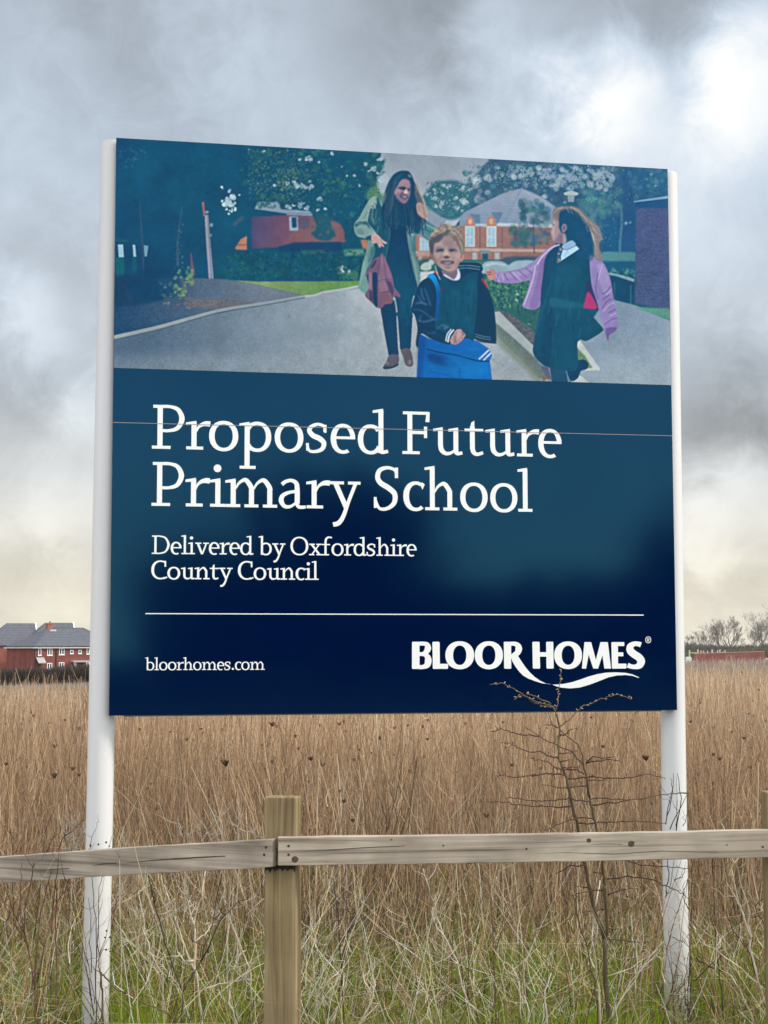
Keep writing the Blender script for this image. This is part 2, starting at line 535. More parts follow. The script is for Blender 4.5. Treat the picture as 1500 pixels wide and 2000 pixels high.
    G.spray(120, (700, 60, 1520, 205), (8, 26), [(32, 92, 110), (24, 76, 102), (44, 106, 108)], (.25, .5), 3)
    B.fill([(470, 1060), (620, 1018), (1080, 1012), (1090, 1110), (480, 1110)], (30, 74, 108), 3, smooth=False)
    B.fill([(690, 1095), (920, 1090), (930, 1125), (700, 1130)], (62, 110, 114), 4, .7, smooth=False)
    B.fill([(1100, 1090), (1300, 1080), (1310, 1140), (1120, 1150)], (110, 156, 130), 4, .8)
    B.fill([(1270, 990), (1345, 985), (1340, 1090), (1290, 1070)], (170, 124, 108), 3)
    G.spray(40, (1380, 130, 1500, 205), (7, 16), [(70, 122, 100), (90, 140, 110)], (.4, .7), 2)
    G.discs([(1400, 142, 14), (1450, 155, 12)], (186, 204, 204), 1.5)
    # door, glazing, thin trunks
    Z.fill([(380, 1365), (462, 1365), (470, 1800), (380, 1800)], (26, 106, 118), 3, .8, smooth=False)
    Z.fill([(540, 1365), (580, 1365), (600, 1800), (545, 1800)], (28, 100, 118), 3, .7, smooth=False)
    for q in ([(400, 1238), (452, 1238), (460, 1362), (410, 1362)], [(545, 1240), (570, 1242), (580, 1358), (553, 1358)], [(655, 1245), (700, 1250), (684, 1356), (662, 1356)]):
        Z.fill(q, (146, 188, 204), 1.2, smooth=False)
    Z.fill([(385, 1170), (500, 1195), (500, 1215), (385, 1205)], (40, 110, 124), 4, .6)
    Z.line([(612, 820), (628, 1050), (645, 1280), (655, 1620), (672, 1760)], 1, (76, 92, 126), 1, .85, (4, 26))
    Z.line([(1028, 870), (1010, 1000), (985, 1200), (985, 1450)], 1, (84, 108, 128), 2, .7, (5, 26))
    Z.spray(40, (950, 1040, 1035, 1500), (4, 12), [(96, 124, 130), (70, 104, 120)], (.3, .6), 1.2)
    G.fill([(232, -180), (430, -180), (418, 150), (430, 285), (320, 322), (160, 305), (165, 212), (208, 150)], (25, 70, 104), 10, .35)
    Z.line([(1232, 822), (1244, 960)], 20, (146, 108, 110), 1)
    Z.line([(1266, 950), (1282, 1200), (1306, 1500), (1330, 1830)], 1, (140, 150, 168), 1, 1, (36, 52))
    Z.line([(1280, 960), (1300, 1300), (1326, 1700)], 9, (92, 104, 124), 1, .7)
    Z.discs([(1310, 1050, 22), (1306, 1150, 13), (1270, 915, 20)], (130, 172, 184), 1.5, .75)
    G.line([(497, 45), (505, 110), (512, 180)], 1, (112, 92, 112), 1.2, .9, (6, 24))
    # footway, grass, kerb, road
    G.fill([(30, 200), (180, 190), (500, 192), (700, 200), (860, 225), (1190, 300), (940, 350), (690, 390), (30, 560)], grad=((80, 400), (42, 78, 110), (900, 280), (112, 126, 142)), blur=2, smooth=False, noise=5)
    G.fill([(30, 190), (240, 185), (330, 250), (330, 320), (30, 360)], (34, 70, 102), 5, .8)
    G.fill([(160, 150), (400, 150), (430, 290), (320, 325), (150, 318)], (26, 72, 106), 7, .7)
    G.fill([(470, 330), (600, 312), (880, 345), (760, 375), (600, 372), (480, 362)], (112, 112, 118), 4, .8, noise=10)
    G.spray(60, (330, 300, 720, 375), (3, 8), [(130, 120, 116), (96, 100, 110), (150, 136, 122)], (.3, .6), 1)
    G.spray(50, (400, 130, 510, 300), (5, 13), [(140, 166, 112), (110, 146, 108), (84, 124, 104)], (.4, .8), 1)
    G.spray(36, (310, 220, 470, 320), (4, 10), [(70, 116, 112), (60, 104, 108), (96, 132, 112)], (.3, .6), 1)
    G.spray(500, (700, 30, 1520, 205), (3, 9), [(22, 70, 98), (36, 94, 108), (50, 110, 108), (28, 82, 104)], (.3, .7), .8)
    G.fill([(740, 205), (900, 214), (1300, 212), (1530, 210), (1530, 242), (1290, 280), (1210, 305), (1120, 285), (900, 236)], grad=((800, 220), (132, 150, 112), (1300, 250), (104, 150, 92)), blur=1.5, smooth=False, noise=7)
    O.fill([(215, 662), (300, 642), (420, 612), (520, 592), (600, 577), (640, 570), (705, 562), (720, 556), (840, 540), (1000, 560), (1090, 770), (215, 770)], grad=((290, 700), (84, 108, 130), (720, 630), (160, 173, 180)), blur=1.5, smooth=False, noise=6, nscale=2)
    O.fill([(215, 700), (800, 690), (1085, 700), (1085, 775), (215, 775)], (150, 164, 170), 24, .45, noise=16, nscale=2)
    O.fill([(690, 565), (830, 540), (840, 600), (760, 620), (700, 600)], (172, 184, 190), 12, .7)
    O.fill([(500, 640), (640, 620), (720, 650), (560, 670)], (128, 146, 158), 14, .5)
    G.line([(20, 552), (300, 488), (500, 432), (690, 383), (940, 343), (1180, 302)], 1, (146, 160, 164), 1.2, 1, (24, 15))
    G.line([(1180, 302), (1240, 296), (1290, 278), (1400, 262), (1530, 236)], 1, (172, 184, 186), 1.2, 1, (12, 14))
    G.line([(20, 566), (300, 502), (500, 446), (690, 396), (940, 354), (1180, 310)], 7, (84, 102, 116), 1.2, .7)
    # --- right side: trees, house, wall, path
    D.fill([(10, 420), (16, 300), (40, 190), (110, 110), (150, 60), (190, 20), (200, -60), (1490, -60), (1490, 420), (1200, 700), (640, 560), (400, 420)], grad=((300, 200), (62, 100, 126), (1300, 250), (48, 100, 136)), blur=4, smooth=False)
    D.spray(60, (20, 60, 200, 330), (10, 24), [(66, 108, 130), (84, 126, 140), (150, 168, 182)], (.4, .8), 2)
    D.spray(60, (190, -20, 1440, 80), (9, 22), [(52, 92, 120), (74, 116, 138)], (.3, .6), 2)
    D.spray(230, (150, 40, 1100, 300), (9, 26), [(52, 92, 120), (74, 116, 138), (60, 104, 128), (84, 130, 140)], (.25, .55), 2.5)
    C.fill([(765, 400), (830, 305), (890, 232), (1000, 215), (1130, 225), (1260, 330), (1240, 470), (1130, 580), (1000, 590), (840, 490)], (62, 114, 132), 5)
    C.spray(120, (780, 240, 1240, 560), (10, 26), [(52, 104, 124), (84, 136, 140), (66, 120, 130)], (.3, .6), 2)
    D.spray(130, (230, 60, 1070, 140), (8, 20), [(146, 170, 188), (158, 180, 194)], (.35, .75), 1.5)
    D.spray(60, (620, 110, 1060, 215), (8, 22), [(150, 174, 190), (140, 168, 186)], (.35, .75), 1.5)
    D.spray(16, (300, 120, 620, 270), (8, 16), [(146, 170, 188)], (.35, .7), 1.5)
    D.discs([(110, 150, 34), (190, 125, 30), (370, 125, 24), (430, 115, 24), (520, 205, 12), (580, 262, 20), (15, 205, 22), (25, 300, 30), (70, 215, 16), (660, 175, 30), (900, 180, 28), (960, 200, 26), (1000, 210, 24), (690, 150, 24)], (164, 184, 196), 2, .8)
    C.discs([(1300, 210, 45), (1410, 185, 38), (975, 262, 28), (1040, 275, 28), (1175, 285, 24), (1240, 300, 19), (885, 312, 28), (825, 345, 17), (975, 335, 18), (900, 385, 26), (965, 430, 32), (1105, 385, 24), (1180, 420, 42), (1120, 480, 26), (1085, 470, 17), (960, 465, 19), (1165, 505, 14), (900, 460, 14)], (180, 198, 206), 2.2, .85)
    D.spray(150, (840, 220, 1140, 520), (10, 30), [(84, 138, 146), (60, 114, 134), (98, 150, 150), (54, 108, 136)], (.25, .5), 3)
    D.fill([(1000, 420), (1110, 400), (1215, 380), (1215, 660), (1000, 640)], (36, 92, 130), 8, .85)
    D.fill([(1130, 60), (1200, 60), (1215, 640), (1120, 640)], (46, 92, 134), 5, .8, smooth=False)
    D.line([(1118, 330), (1122, 450), (1112, 560), (1108, 650)], 1, (92, 136, 158), 2, .7, (14, 18))
    D.spray(40, (1180, 80, 1430, 270), (8, 22), [(70, 122, 150), (58, 108, 140), (96, 146, 164)], (.25, .5), 3)
    D.discs([(725, 300, 12), (1150, 450, 14), (1182, 445, 12), (1330, 110, 8), (1360, 190, 10)], (150, 186, 196), 2, .6)
    LEAF2 = [(38, 78, 108), (58, 104, 126), (84, 130, 142), (48, 92, 116), (104, 146, 152), (70, 116, 132)]
    for bx_, k in (((915, 318, 1090, 360), 420), ((960, 316, 1210, 400), 600), ((1110, 380, 1215, 480), 420), ((1200, 330, 1305, 400), 220)):
        O.spray(k, bx_, (.5, 1.5), LEAF2, (.35, .8), .5)
    O.spray(420, (832, 352, 922, 425), (.5, 1.4), [(44, 92, 114), (66, 118, 128), (92, 140, 140), (54, 104, 120)], (.4, .85), .5)
    O.spray(90, (838, 358, 915, 412), (.6, 1.6), [(176, 196, 204), (150, 178, 190)], (.4, .8), .5)
    O.spray(190, (960, 322, 1195, 366), (.5, 1.7), [(150, 174, 190), (164, 184, 198), (136, 164, 182)], (.4, .8), .5)
    # house with dormers
    D.fill([(-10, 420), (20, 375), (300, 238), (425, 205), (560, 265), (660, 335), (680, 470), (-10, 480)], grad=((300, 250), (146, 162, 180), (300, 460), (128, 150, 172)), blur=1.5, smooth=False)
    D.line([(425, 208), (360, 330), (310, 440)], 7, (118, 134, 160), 1.5, .6)
    D.line([(425, 208), (560, 266), (660, 338)], 6, (112, 132, 158), 1.2, .7)
    C.fill([(815, 490), (870, 520), (1010, 605), (960, 660), (850, 660), (815, 570)], (138, 154, 172), 2, smooth=False)
    D.fill([(-30, 468), (270, 465), (660, 460), (660, 640), (520, 705), (-30, 705)], grad=((50, 560), (156, 122, 114), (560, 600), (146, 114, 114)), blur=1.5, smooth=False)
    D.fill([(250, 448), (660, 458), (660, 482), (250, 470)], (186, 200, 210), 1.5, .9, smooth=False)
    D.fill([(60, 386), (132, 388), (136, 452), (96, 462)], (98, 130, 156), 1.5, smooth=False)
    D.fill([(212, 372), (294, 374), (262, 448), (240, 455)], (98, 130, 156), 1.5, smooth=False)
    D.fill([(30, 470), (36, 424), (64, 396), (92, 424), (98, 470)], (170, 132, 116), 1.2, smooth=False)
    D.fill([(172, 470), (182, 424), (214, 390), (246, 424), (250, 470)], (172, 132, 114), 1.2, smooth=False)
    D.disc(64, 440, 13, (206, 184, 156), 1.5, .8, 20); D.disc(212, 438, 14, (206, 184, 156), 1.5, .8, 22)
    for x in (28, 178):
        D.fill([(x, 470), (x + 70, 470), (x + 70, 614), (x, 614)], (188, 196, 198), 1.2, smooth=False)
        D.fill([(x + 9, 480), (x + 60, 480), (x + 60, 606), (x + 9, 606)], (156, 190, 204), 1, smooth=False)
        D.line([(x + 35, 480), (x + 35, 606)], 5, (196, 208, 214), 1, .8)
        D.line([(x + 8, 545), (x + 62, 545)], 6, (200, 212, 216), 1, .8)
    D.fill([(100, 452), (180, 455), (178, 475), (100, 472)], (178, 196, 206), 1.5, .8, smooth=False)
    D.line([(133, 470), (133, 700)], 8, (118, 100, 104), 1.2, .8)
    D.line([(287, 480), (287, 690)], 10, (112, 100, 110), 1.5, .7)
    D.fill([(-20, 622), (300, 628), (640, 632), (640, 652), (-20, 645)], (190, 176, 166), 1.5, .85, smooth=False)
    for x in (-20, 80, 235):
        D.fill([(x, 655), (x + 32, 655), (x + 32, 705), (x, 705)], (164, 184, 192), 1.5, .9, smooth=False)
    D.fill([(130, 640), (205, 640), (205, 662), (130, 662)], (116, 142, 146), 1.5, smooth=False)
    D.fill([(150, 662), (190, 662), (190, 706), (150, 706)], (40, 92, 112), 1.5, smooth=False)
    H.fill([(232, 275), (450, 340), (450, 690), (280, 700), (232, 560)], (172, 124, 110), 2, smooth=False)
    H.fill([(296, 320), (450, 350), (450, 525), (290, 525)], (168, 196, 208), 2, smooth=False)
    H.line([(296, 425), (440, 425)], 12, (196, 210, 216), 1.5)
    H.line([(345, 330), (345, 520)], 8, (140, 172, 190), 1.5); H.line([(395, 330), (395, 520)], 8, (140, 172, 190), 1.5)
    H.fill([(232, 530), (450, 535), (450, 600), (240, 600)], (184, 166, 158), 2, .8, smooth=False)
    H.fill([(285, 600), (330, 600), (330, 680), (285, 680)], (150, 176, 184), 2, smooth=False)
    # cars, shrubs at the house
    D.fill([(-20, 712), (620, 700), (620, 800), (-20, 800)], (72, 124, 118), 4, .95, smooth=False)
    D.fill([(300, 690), (430, 680), (560, 690), (540, 730), (300, 735)], (70, 100, 122), 3)
    D.fill([(140, 770), (165, 725), (230, 712), (300, 722), (350, 765), (345, 800), (150, 800)], (148, 178, 190), 2)
    D.fill([(320, 760), (370, 718), (440, 708), (520, 718), (530, 780), (330, 790)], (152, 180, 192), 2)
    D.line([(170, 745), (240, 732), (310, 745)], 12, (190, 208, 214), 2, .8)
    H.fill([(270, 690), (330, 650), (460, 640), (530, 700), (530, 840), (300, 840)], (64, 108, 104), 4)
    H.fill([(310, 790), (330, 720), (400, 690), (450, 700), (470, 780), (400, 815)], (176, 198, 190), 2.5)
    H.disc(470, 690, 45, (190, 206, 198), 3, .9)
    H.fill([(300, 830), (520, 820), (500, 900), (330, 1010), (285, 1000)], (186, 194, 200), 2.5, smooth=False)
    for i in range(150):       # roof courses and brickwork
        x = rngp.uniform(10, 650); y = rngp.uniform(500, 690)
        D.line([(x, y), (x + rngp.uniform(8, 26), y)], 5, ((146, 106, 102), (172, 136, 122))[i % 2], .8, .3)
    for i in range(9):
        y = 268 + i * 21
        D.line([(420 - i * 42, y), (440 + i * 26, y + 2)], 4, (112, 132, 156), .8, .3)
    # small street tree
    D.spray(150, (410, 290, 610, 600), (10, 26), [(66, 112, 130), (56, 98, 118), (86, 128, 136)], (.35, .65), 2)
    D.spray(50, (345, 480, 470, 610), (10, 24), [(70, 116, 118), (58, 102, 114)], (.35, .6), 2)
    D.line([(505, 420), (508, 560), (512, 665)], 10, (80, 92, 106), 1.5, .8)
    # lamp
    D.fill([(718, 240), (765, 224), (818, 240), (805, 256), (735, 256)], (168, 188, 192), 1.2)
    D.fill([(744, 254), (792, 254), (788, 302), (748, 302)], (140, 164, 172), 1.2, smooth=False)
    # wall, hedges and path at right
    D.fill([(985, 655), (1100, 650), (1225, 658), (1222, 730), (990, 725)], (84, 138, 148), 3)
    D.fill([(985, 715), (1220, 715), (1220, 800), (1000, 790)], (40, 98, 130), 3, smooth=False)
    D.spray(40, (1010, 770, 1215, 850), (6, 14), [(110, 164, 152), (80, 138, 138)], (.4, .7), 1.5)
    D.fill([(1010, 810), (1215, 850), (1222, 1010), (1050, 985)], (34, 82, 114), 3, smooth=False)
    D.line([(1020, 800), (1090, 812), (1210, 850)], 1, (158, 188, 196), 1.5, .8, (10, 22))
    D.line([(1070, 860), (1072, 990)], 8, (84, 122, 132), 1.2, .6); D.line([(1185, 880), (1185, 1010)], 8, (84, 122, 132), 1.2, .6)
    D.fill([(1222, 332), (1460, 300), (1470, 1060), (1212, 1012)], grad=((1300, 380), (78, 96, 138), (1300, 1000), (72, 92, 128)), blur=1.5, smooth=False, noise=7)
    for i in range(26):
        y = 400 + i * 24
        D.line([(1224, y), (1462, y - 8)], 6, (92, 98, 138), 1, .35)
    for i in range(60):
        x = rngp.uniform(1230, 1440); y = rngp.uniform(380, 1000)
        D.line([(x, y), (x + rngp.uniform(12, 40), y - 1)], 8, (54, 76, 118), 1.2, .3)
    D.fill([(1205, 300), (1460, 280), (1460, 345), (1222, 345)], (44, 92, 136), 2, smooth=False)
    D.line([(1205, 300), (1460, 266)], 1, (136, 170, 198), 1.2, .9, (8, 20))
    F.fill([(1010, 335), (1190, 380), (1460, 500), (1470, 1010), (780, 1010), (740, 700), (760, 640), (900, 420)], grad=((1100, 450), (128, 150, 170), (1200, 960), (152, 170, 182)), blur=2, smooth=False, noise=6, nscale=2)
    F.fill([(700, 820), (1470, 830), (1470, 1010), (700, 1010)], (152, 168, 178), 16, .5, noise=13, nscale=2)
    F.fill([(1175, 392), (1440, 405), (1470, 420), (1470, 500), (1300, 440)], (92, 148, 134), 3, smooth=False, noise=8)
    # planter with hedge
    D.fill([(130, 830), (300, 810), (500, 840), (560, 1040), (520, 1200), (380, 1160), (240, 1070), (180, 960)], (52, 104, 104), 4)
    D.spray(220, (170, 830, 480, 1040), (5, 13), [(76, 132, 108), (56, 112, 104), (100, 150, 118), (36, 86, 104)], (.35, .7), 1, 1.5)
    D.spray(60, (250, 1000, 520, 1170), (5, 12), [(36, 84, 104), (60, 100, 108)], (.4, .7), 1.2)
    D.spray(420, (170, 840, 480, 1040), (2, 6), [(90, 146, 112), (40, 92, 102), (64, 118, 104), (116, 162, 124), (26, 74, 96)], (.4, .85), .6, 1.7)
    D.discs([(390, 945, 9), (385, 985, 9), (475, 1150, 6), (330, 905, 7)], (164, 186, 164), 1)
    F.fill([(110, 425), (190, 430), (300, 500), (420, 600), (430, 700), (390, 690), (250, 560)], (92, 102, 110), 2, noise=12)
    F.spray(60, (180, 450, 420, 660), (4, 10), [(110, 108, 112), (74, 92, 106), (130, 124, 122)], (.3, .6), 1)
    F.fill([(108, 430), (140, 428), (230, 520), (330, 620), (400, 690), (560, 840), (600, 900), (560, 960), (430, 800), (250, 640), (108, 510)], (162, 174, 176), 1.2, smooth=False)
    F.fill([(100, 505), (250, 632), (420, 790), (560, 960), (440, 940), (300, 790), (100, 600)], (104, 122, 122), 2, smooth=False, noise=8)
    F.fill([(100, 560), (200, 650), (330, 780), (480, 950), (430, 975), (300, 840), (100, 660)], (120, 136, 122), 6, .7, smooth=False)
    F.fill([(690, 962), (755, 915), (830, 975), (830, 1000), (690, 1000)], (188, 198, 196), 1.2, smooth=False)
    F.fill([(730, 668), (760, 650), (915, 868), (910, 882), (800, 884), (735, 720)], (186, 198, 196), 1.2, smooth=False)
    F.fill([(728, 700), (800, 770), (856, 862), (790, 866), (728, 800)], (104, 138, 110), 2, smooth=False, noise=10)
    F.discs([(480, 952, 12), (525, 965, 11), (500, 945, 8)], (160, 110, 92), 1)
    # --- woman
    for (p, c) in (([(340, 330), (470, 310), (474, 450), (486, 700), (488, 795), (412, 795), (394, 735), (352, 500)], (30, 74, 104)), ([(470, 260), (625, 235), (618, 380), (604, 660), (590, 742), (514, 745), (500, 650), (484, 450)], (31, 78, 108))):
        E.fill(p, c, 1)
    E.fill([(560, 300), (600, 300), (590, 520), (560, 520)], (34, 92, 126), 5, .5)
    E.fill([(412, 788), (488, 790), (490, 862), (440, 896), (370, 910), (358, 890), (384, 850)], (96, 98, 112), 1)
    E.fill([(362, 890), (430, 890), (488, 864), (486, 882), (430, 908), (364, 912)], (52, 70, 92), 1)
    E.fill([(514, 742), (592, 735), (622, 850), (606, 892), (556, 876), (532, 800)], (100, 98, 108), 1)
    E.disc(395, 862, 14, (160, 160, 160), 2, .6, 9); E.disc(590, 850, 16, (150, 150, 150), 3, .6, 22)
    WB.fill([(285, 640), (380, 740), (390, 900), (340, 1050), (240, 1250), (275, 1500), (225, 1650), (95, 1535), (125, 1350), (185, 1050), (235, 880)], (114, 154, 150), 1.2)
    WB.fill([(190, 1050), (230, 1130), (180, 1350), (150, 1520), (110, 1500), (140, 1300)], (132, 168, 162), 3, .6)
    WB.fill([(330, 800), (400, 780), (410, 900), (340, 1030), (280, 1080)], (64, 112, 122), 4, .8)
    WB.fill([(260, -40), (470, -60), (620, 280), (690, 470), (670, 700), (630, 1030), (560, 950), (440, 800), (400, 640), (300, 360)], (38, 92, 112), 1.5)
    WB.line([(478, 240), (466, 400), (440, 520)], 16, (104, 146, 158), 1.5, .8)
    WB.line([(460, 270), (400, 370)], 14, (104, 146, 158), 1.5, .7)
    WB.line([(300, 60), (290, 150), (340, 260), (430, 330)], 1, (92, 138, 146), 2, .7, (40, 10))
    WB.fill([(590, 320), (640, 330), (672, 400), (676, 480), (630, 420)], (108, 142, 138), 2.5, .85)
    WB.line([(684, 520), (660, 720), (632, 820), (612, 1000)], 7, (92, 130, 140), 1, .7)
    WB.fill([(262, -40), (300, -95), (352, -100), (380, -40), (350, 40), (310, 90), (290, 180), (280, 340), (420, 520), (330, 590), (330, 655), (200, 622), (100, 598), (40, 540), (15, 460), (20, 350), (110, 230), (190, 80)], (126, 160, 158), 1.2)
    WB.fill([(30, 345), (150, 310), (270, 320), (300, 400), (330, 460), (230, 385), (120, 375), (40, 420)], (58, 104, 118), 2)
    WB.line([(40, 340), (120, 355), (200, 372), (260, 400)], 12, (150, 182, 176), 1.5, .8)
    WB.fill([(40, 470), (130, 440), (190, 500), (190, 560), (100, 580)], (92, 132, 138), 4, .6)
    WB.line([(70, 580), (140, 572), (220, 600)], 10, (170, 196, 190), 1.2, .8)
    WB.fill([(230, 600), (330, 560), (345, 660), (230, 650)], (40, 86, 108), 2, .9)
    WB.line([(300, 560), (360, 520), (430, 525)], 14, (148, 178, 172), 1.2, .9)
    C.fill([(244, 440), (272, 385), (300, 368), (335, 380), (330, 440), (290, 490)], (138, 170, 164), 2)
    C.line([(330, 385), (345, 450), (335, 560), (350, 660)], 22, (40, 90, 110), 3, .8)
    for q in ([(290, 480), (285, 560), (300, 640)], [(262, 470), (230, 560), (180, 620)], [(315, 500), (325, 600)], [(240, 520), (200, 590)]):
        C.line(q, 9, ((66, 112, 124), (158, 186, 180))[len(q) % 2], 1.6, .6)
    C.discs([(305, 440, 16), (290, 465, 10)], (54, 100, 116), 1.5, .9); C.line([(275, 440), (300, 450), (320, 490)], 6, (178, 200, 200), 1)
    C.line([(260, 520), (270, 600), (300, 640)], 14, (60, 108, 124), 2, .8); C.line([(330, 500), (310, 600)], 10, (74, 120, 132), 2, .8)
    WB.fill([(600, 280), (800, 200), (1000, 340), (1010, 560), (1045, 850), (1105, 1150), (1195, 1480), (1165, 1720), (1100, 1660), (1080, 1960), (1090, 2100), (800, 2060), (760, 1720), (740, 1450), (620, 1080), (664, 700), (684, 480)], grad=((800, 500), (29, 70, 102), (900, 1700), (30, 84, 112)), blur=1.2)
    WB.fill([(985, 380), (1095, 360), (1170, 540), (1155, 900), (1225, 1150), (1245, 1420), (1195, 1490), (1100, 1150), (1040, 850)], (104, 142, 144), 1.5)
    WB.fill([(1100, 560), (1160, 560), (1150, 880), (1080, 860)], (66, 112, 126), 4, .7)
    WB.line([(1100, 960), (1150, 1150), (1195, 1400)], 16, (158, 180, 168), 2, .7)
    WB.discs([(1110, 568, 16), (1165, 882, 16), (1070, 882, 8)], (170, 196, 198), 1)
    C.fill([(700, 640), (745, 580), (800, 590), (870, 640), (930, 690), (870, 770), (830, 800), (760, 745), (705, 735)], (84, 130, 138), 1.5)
    C.line([(760, 640), (820, 650), (900, 690)], 12, (140, 174, 170), 2, .8); C.line([(740, 690), (800, 690), (860, 720)], 10, (44, 92, 112), 2, .8)
    C.line([(760, 725), (810, 745), (840, 780)], 10, (126, 164, 160), 2, .7); C.line([(790, 610), (840, 640)], 8, (52, 100, 116), 1.5, .7)
    C.fill([(710, 560), (720, 620), (740, 720), (700, 720), (640, 620)], (32, 80, 106), 3)
    # hair, face
    C.fill([(378, 470), (410, 320), (440, 240), (480, 170), (540, 125), (620, 118), (660, 145), (700, 230), (745, 330), (795, 420), (815, 500), (800, 560), (740, 600), (720, 660), (640, 650), (450, 640), (385, 600)], (31, 79, 108), 1.5)
    C.fill([(420, 330), (470, 240), (540, 150), (600, 140), (520, 230), (450, 360)], (52, 96, 118), 4, .6)
    C.line([(420, 480), (440, 400), (430, 330)], 10, (60, 104, 124), 3, .5); C.line([(460, 640), (470, 560)], 10, (52, 100, 120), 3, .4)
    C.line([(395, 560), (400, 470)], 8, (70, 116, 130), 2.5, .5)
    for i in range(90):
        t = rngp.random()
        x0 = 400 + 370 * t + rngp.normal(0, 12); y0 = 400 + rngp.uniform(0, 130)
        dx = (t - .5) * 60
        C.line([(x0, y0), (x0 + dx * .5, y0 + 90), (x0 + dx + rngp.normal(0, 12), y0 + rngp.uniform(150, 250))], rngp.uniform(6, 15), ((29, 72, 103), (36, 80, 106), (58, 84, 106), (27, 68, 100))[i % 4], 1.2, .75)
    for i in range(34):
        t = rngp.random(); x0 = 440 + 80 * t; y0 = 200 + rngp.uniform(0, 160)
        C.line([(x0, y0), (x0 - 20, y0 + 90), (x0 - 46 - 20 * rngp.random(), y0 + rngp.uniform(200, 320))], rngp.uniform(4, 10), ((62, 88, 110), (44, 84, 108), (84, 98, 112), (28, 70, 102))[i % 4], 1, .55)
    for i in range(40):
        t = rngp.random(); x0 = 690 + 40 * t; y0 = 240 + rngp.uniform(0, 140)
        C.line([(x0, y0), (x0 + 36, y0 + 110), (x0 + 70 + 20 * rngp.random(), y0 + rngp.uniform(200, 300))], rngp.uniform(4, 9), ((120, 116, 118), (64, 84, 104), (160, 148, 138), (36, 76, 102))[i % 4], 1, .5)
    C.fill([(365, 380), (400, 330), (420, 350), (400, 420), (370, 440)], (110, 140, 128), 4, .7)
    C.fill([(718, 440), (760, 430), (800, 470), (822, 560), (800, 585), (750, 560), (722, 520)], (172, 150, 146), 2)
    C.line([(690, 190), (740, 310), (790, 420), (818, 540)], 1, (172, 166, 148), 1.5, .9, (5, 26))
    C.line([(760, 420), (785, 490), (805, 570)], 8, (120, 110, 112), 1.5, .8)
    C.line([(735, 450), (745, 510)], 8, (120, 96, 104), 1.5, .7)
    C.fill([(632, 150), (660, 160), (672, 185), (640, 180)], (132, 148, 138), 2, .8)
    WF.fill([(455, 760), (500, 640), (570, 520), (640, 420), (730, 368), (830, 388), (905, 470), (925, 620), (918, 780), (880, 910), (800, 1055), (710, 1080), (590, 995), (500, 860)], (144, 126, 140), 2)
    WF.fill([(640, 450), (740, 390), (850, 410), (900, 500), (890, 600), (760, 590), (620, 560)], (156, 134, 142), 4, .8)
    WF.fill([(470, 740), (560, 660), (690, 710), (680, 760), (560, 770), (490, 830)], (166, 142, 148), 3, .9)
    WF.fill([(480, 850), (560, 780), (620, 850), (700, 980), (780, 1010), (720, 1075), (600, 1000)], (136, 112, 136), 4, .8)
    WF.fill([(560, 640), (620, 605), (700, 590), (780, 615), (800, 660), (740, 700), (640, 672)], (44, 78, 108), 2.5)
    WF.fill([(820, 650), (910, 640), (912, 720), (840, 712)], (58, 76, 112), 2.5)
    WF.fill([(720, 770), (760, 700), (800, 670), (830, 720), (845, 805), (780, 800)], (206, 184, 172), 2)
    WF.fill([(640, 770), (700, 740), (740, 800), (850, 815), (870, 860), (760, 850), (640, 850)], (98, 92, 124), 2.5, .8)
    WF.fill([(590, 850), (650, 860), (740, 880), (850, 880), (830, 940), (760, 960), (680, 930)], (52, 66, 104), 2)
    WF.fill([(660, 875), (740, 890), (815, 892), (790, 925), (720, 915)], (190, 188, 200), 1.5)
    WF.fill([(680, 965), (760, 975), (810, 960), (790, 1000), (720, 1000)], (128, 92, 122), 2.5, .8)
    # hand and bag
    WB.fill([(335, 590), (370, 540), (410, 528), (480, 580), (530, 640), (600, 690), (632, 712), (600, 728), (545, 712), (560, 750), (572, 784), (545, 778), (510, 760), (516, 792), (484, 794), (450, 740), (430, 715), (350, 715)], (190, 164, 164), 1)
    WB.line([(500, 640), (530, 700), (550, 740)], 9, (132, 116, 126), 1.2, .8); WB.line([(440, 690), (470, 740)], 8, (140, 122, 130), 1.2, .7)
    WB.line([(505, 780), (520, 840), (510, 930)], 12, (44, 70, 96), 1.5, .9)
    WB.fill([(508, 895), (560, 930), (622, 1070), (704, 1260), (745, 1440), (766, 1545), (872, 1690), (852, 1722), (775, 1690), (738, 1738), (724, 1825), (600, 1850), (520, 1925), (440, 1905), (300, 1785), (218, 1680), (282, 1540), (288, 1300), (222, 1335), (262, 1210), (330, 1090), (395, 1000), (495, 950)], (118, 96, 122), 1)
    WB.fill([(350, 1290), (445, 1280), (440, 1560), (445, 1890), (380, 1830), (360, 1560)], (32, 68, 102), 2)
    WB.fill([(325, 1170), (390, 1060), (430, 1020), (400, 1110), (340, 1180)], (44, 70, 100), 2)
    WB.fill([(500, 960), (555, 960), (590, 1120), (600, 1390), (460, 1390), (480, 1150)], (142, 116, 140), 2.5, .9)
    WB.fill([(560, 950), (620, 1080), (720, 1380), (640, 1370), (600, 1250)], (136, 110, 134), 2, .9)
    WB.fill([(290, 1270), (345, 1290), (345, 1500), (330, 1600), (285, 1560)], (146, 120, 142), 2, .9)
    WB.fill([(480, 1430), (600, 1430), (640, 1600), (500, 1630), (480, 1560)], (140, 112, 134), 3, .9)
    WB.fill([(510, 1640), (700, 1620), (715, 1800), (600, 1840), (530, 1780)], (126, 96, 118), 3, .9)
    WB.fill([(620, 1420), (690, 1440), (745, 1560), (750, 1690), (690, 1620)], (70, 74, 100), 2, .85)
    WB.fill([(300, 1560), (350, 1610), (375, 1800), (300, 1760)], (56, 66, 98), 3, .8)
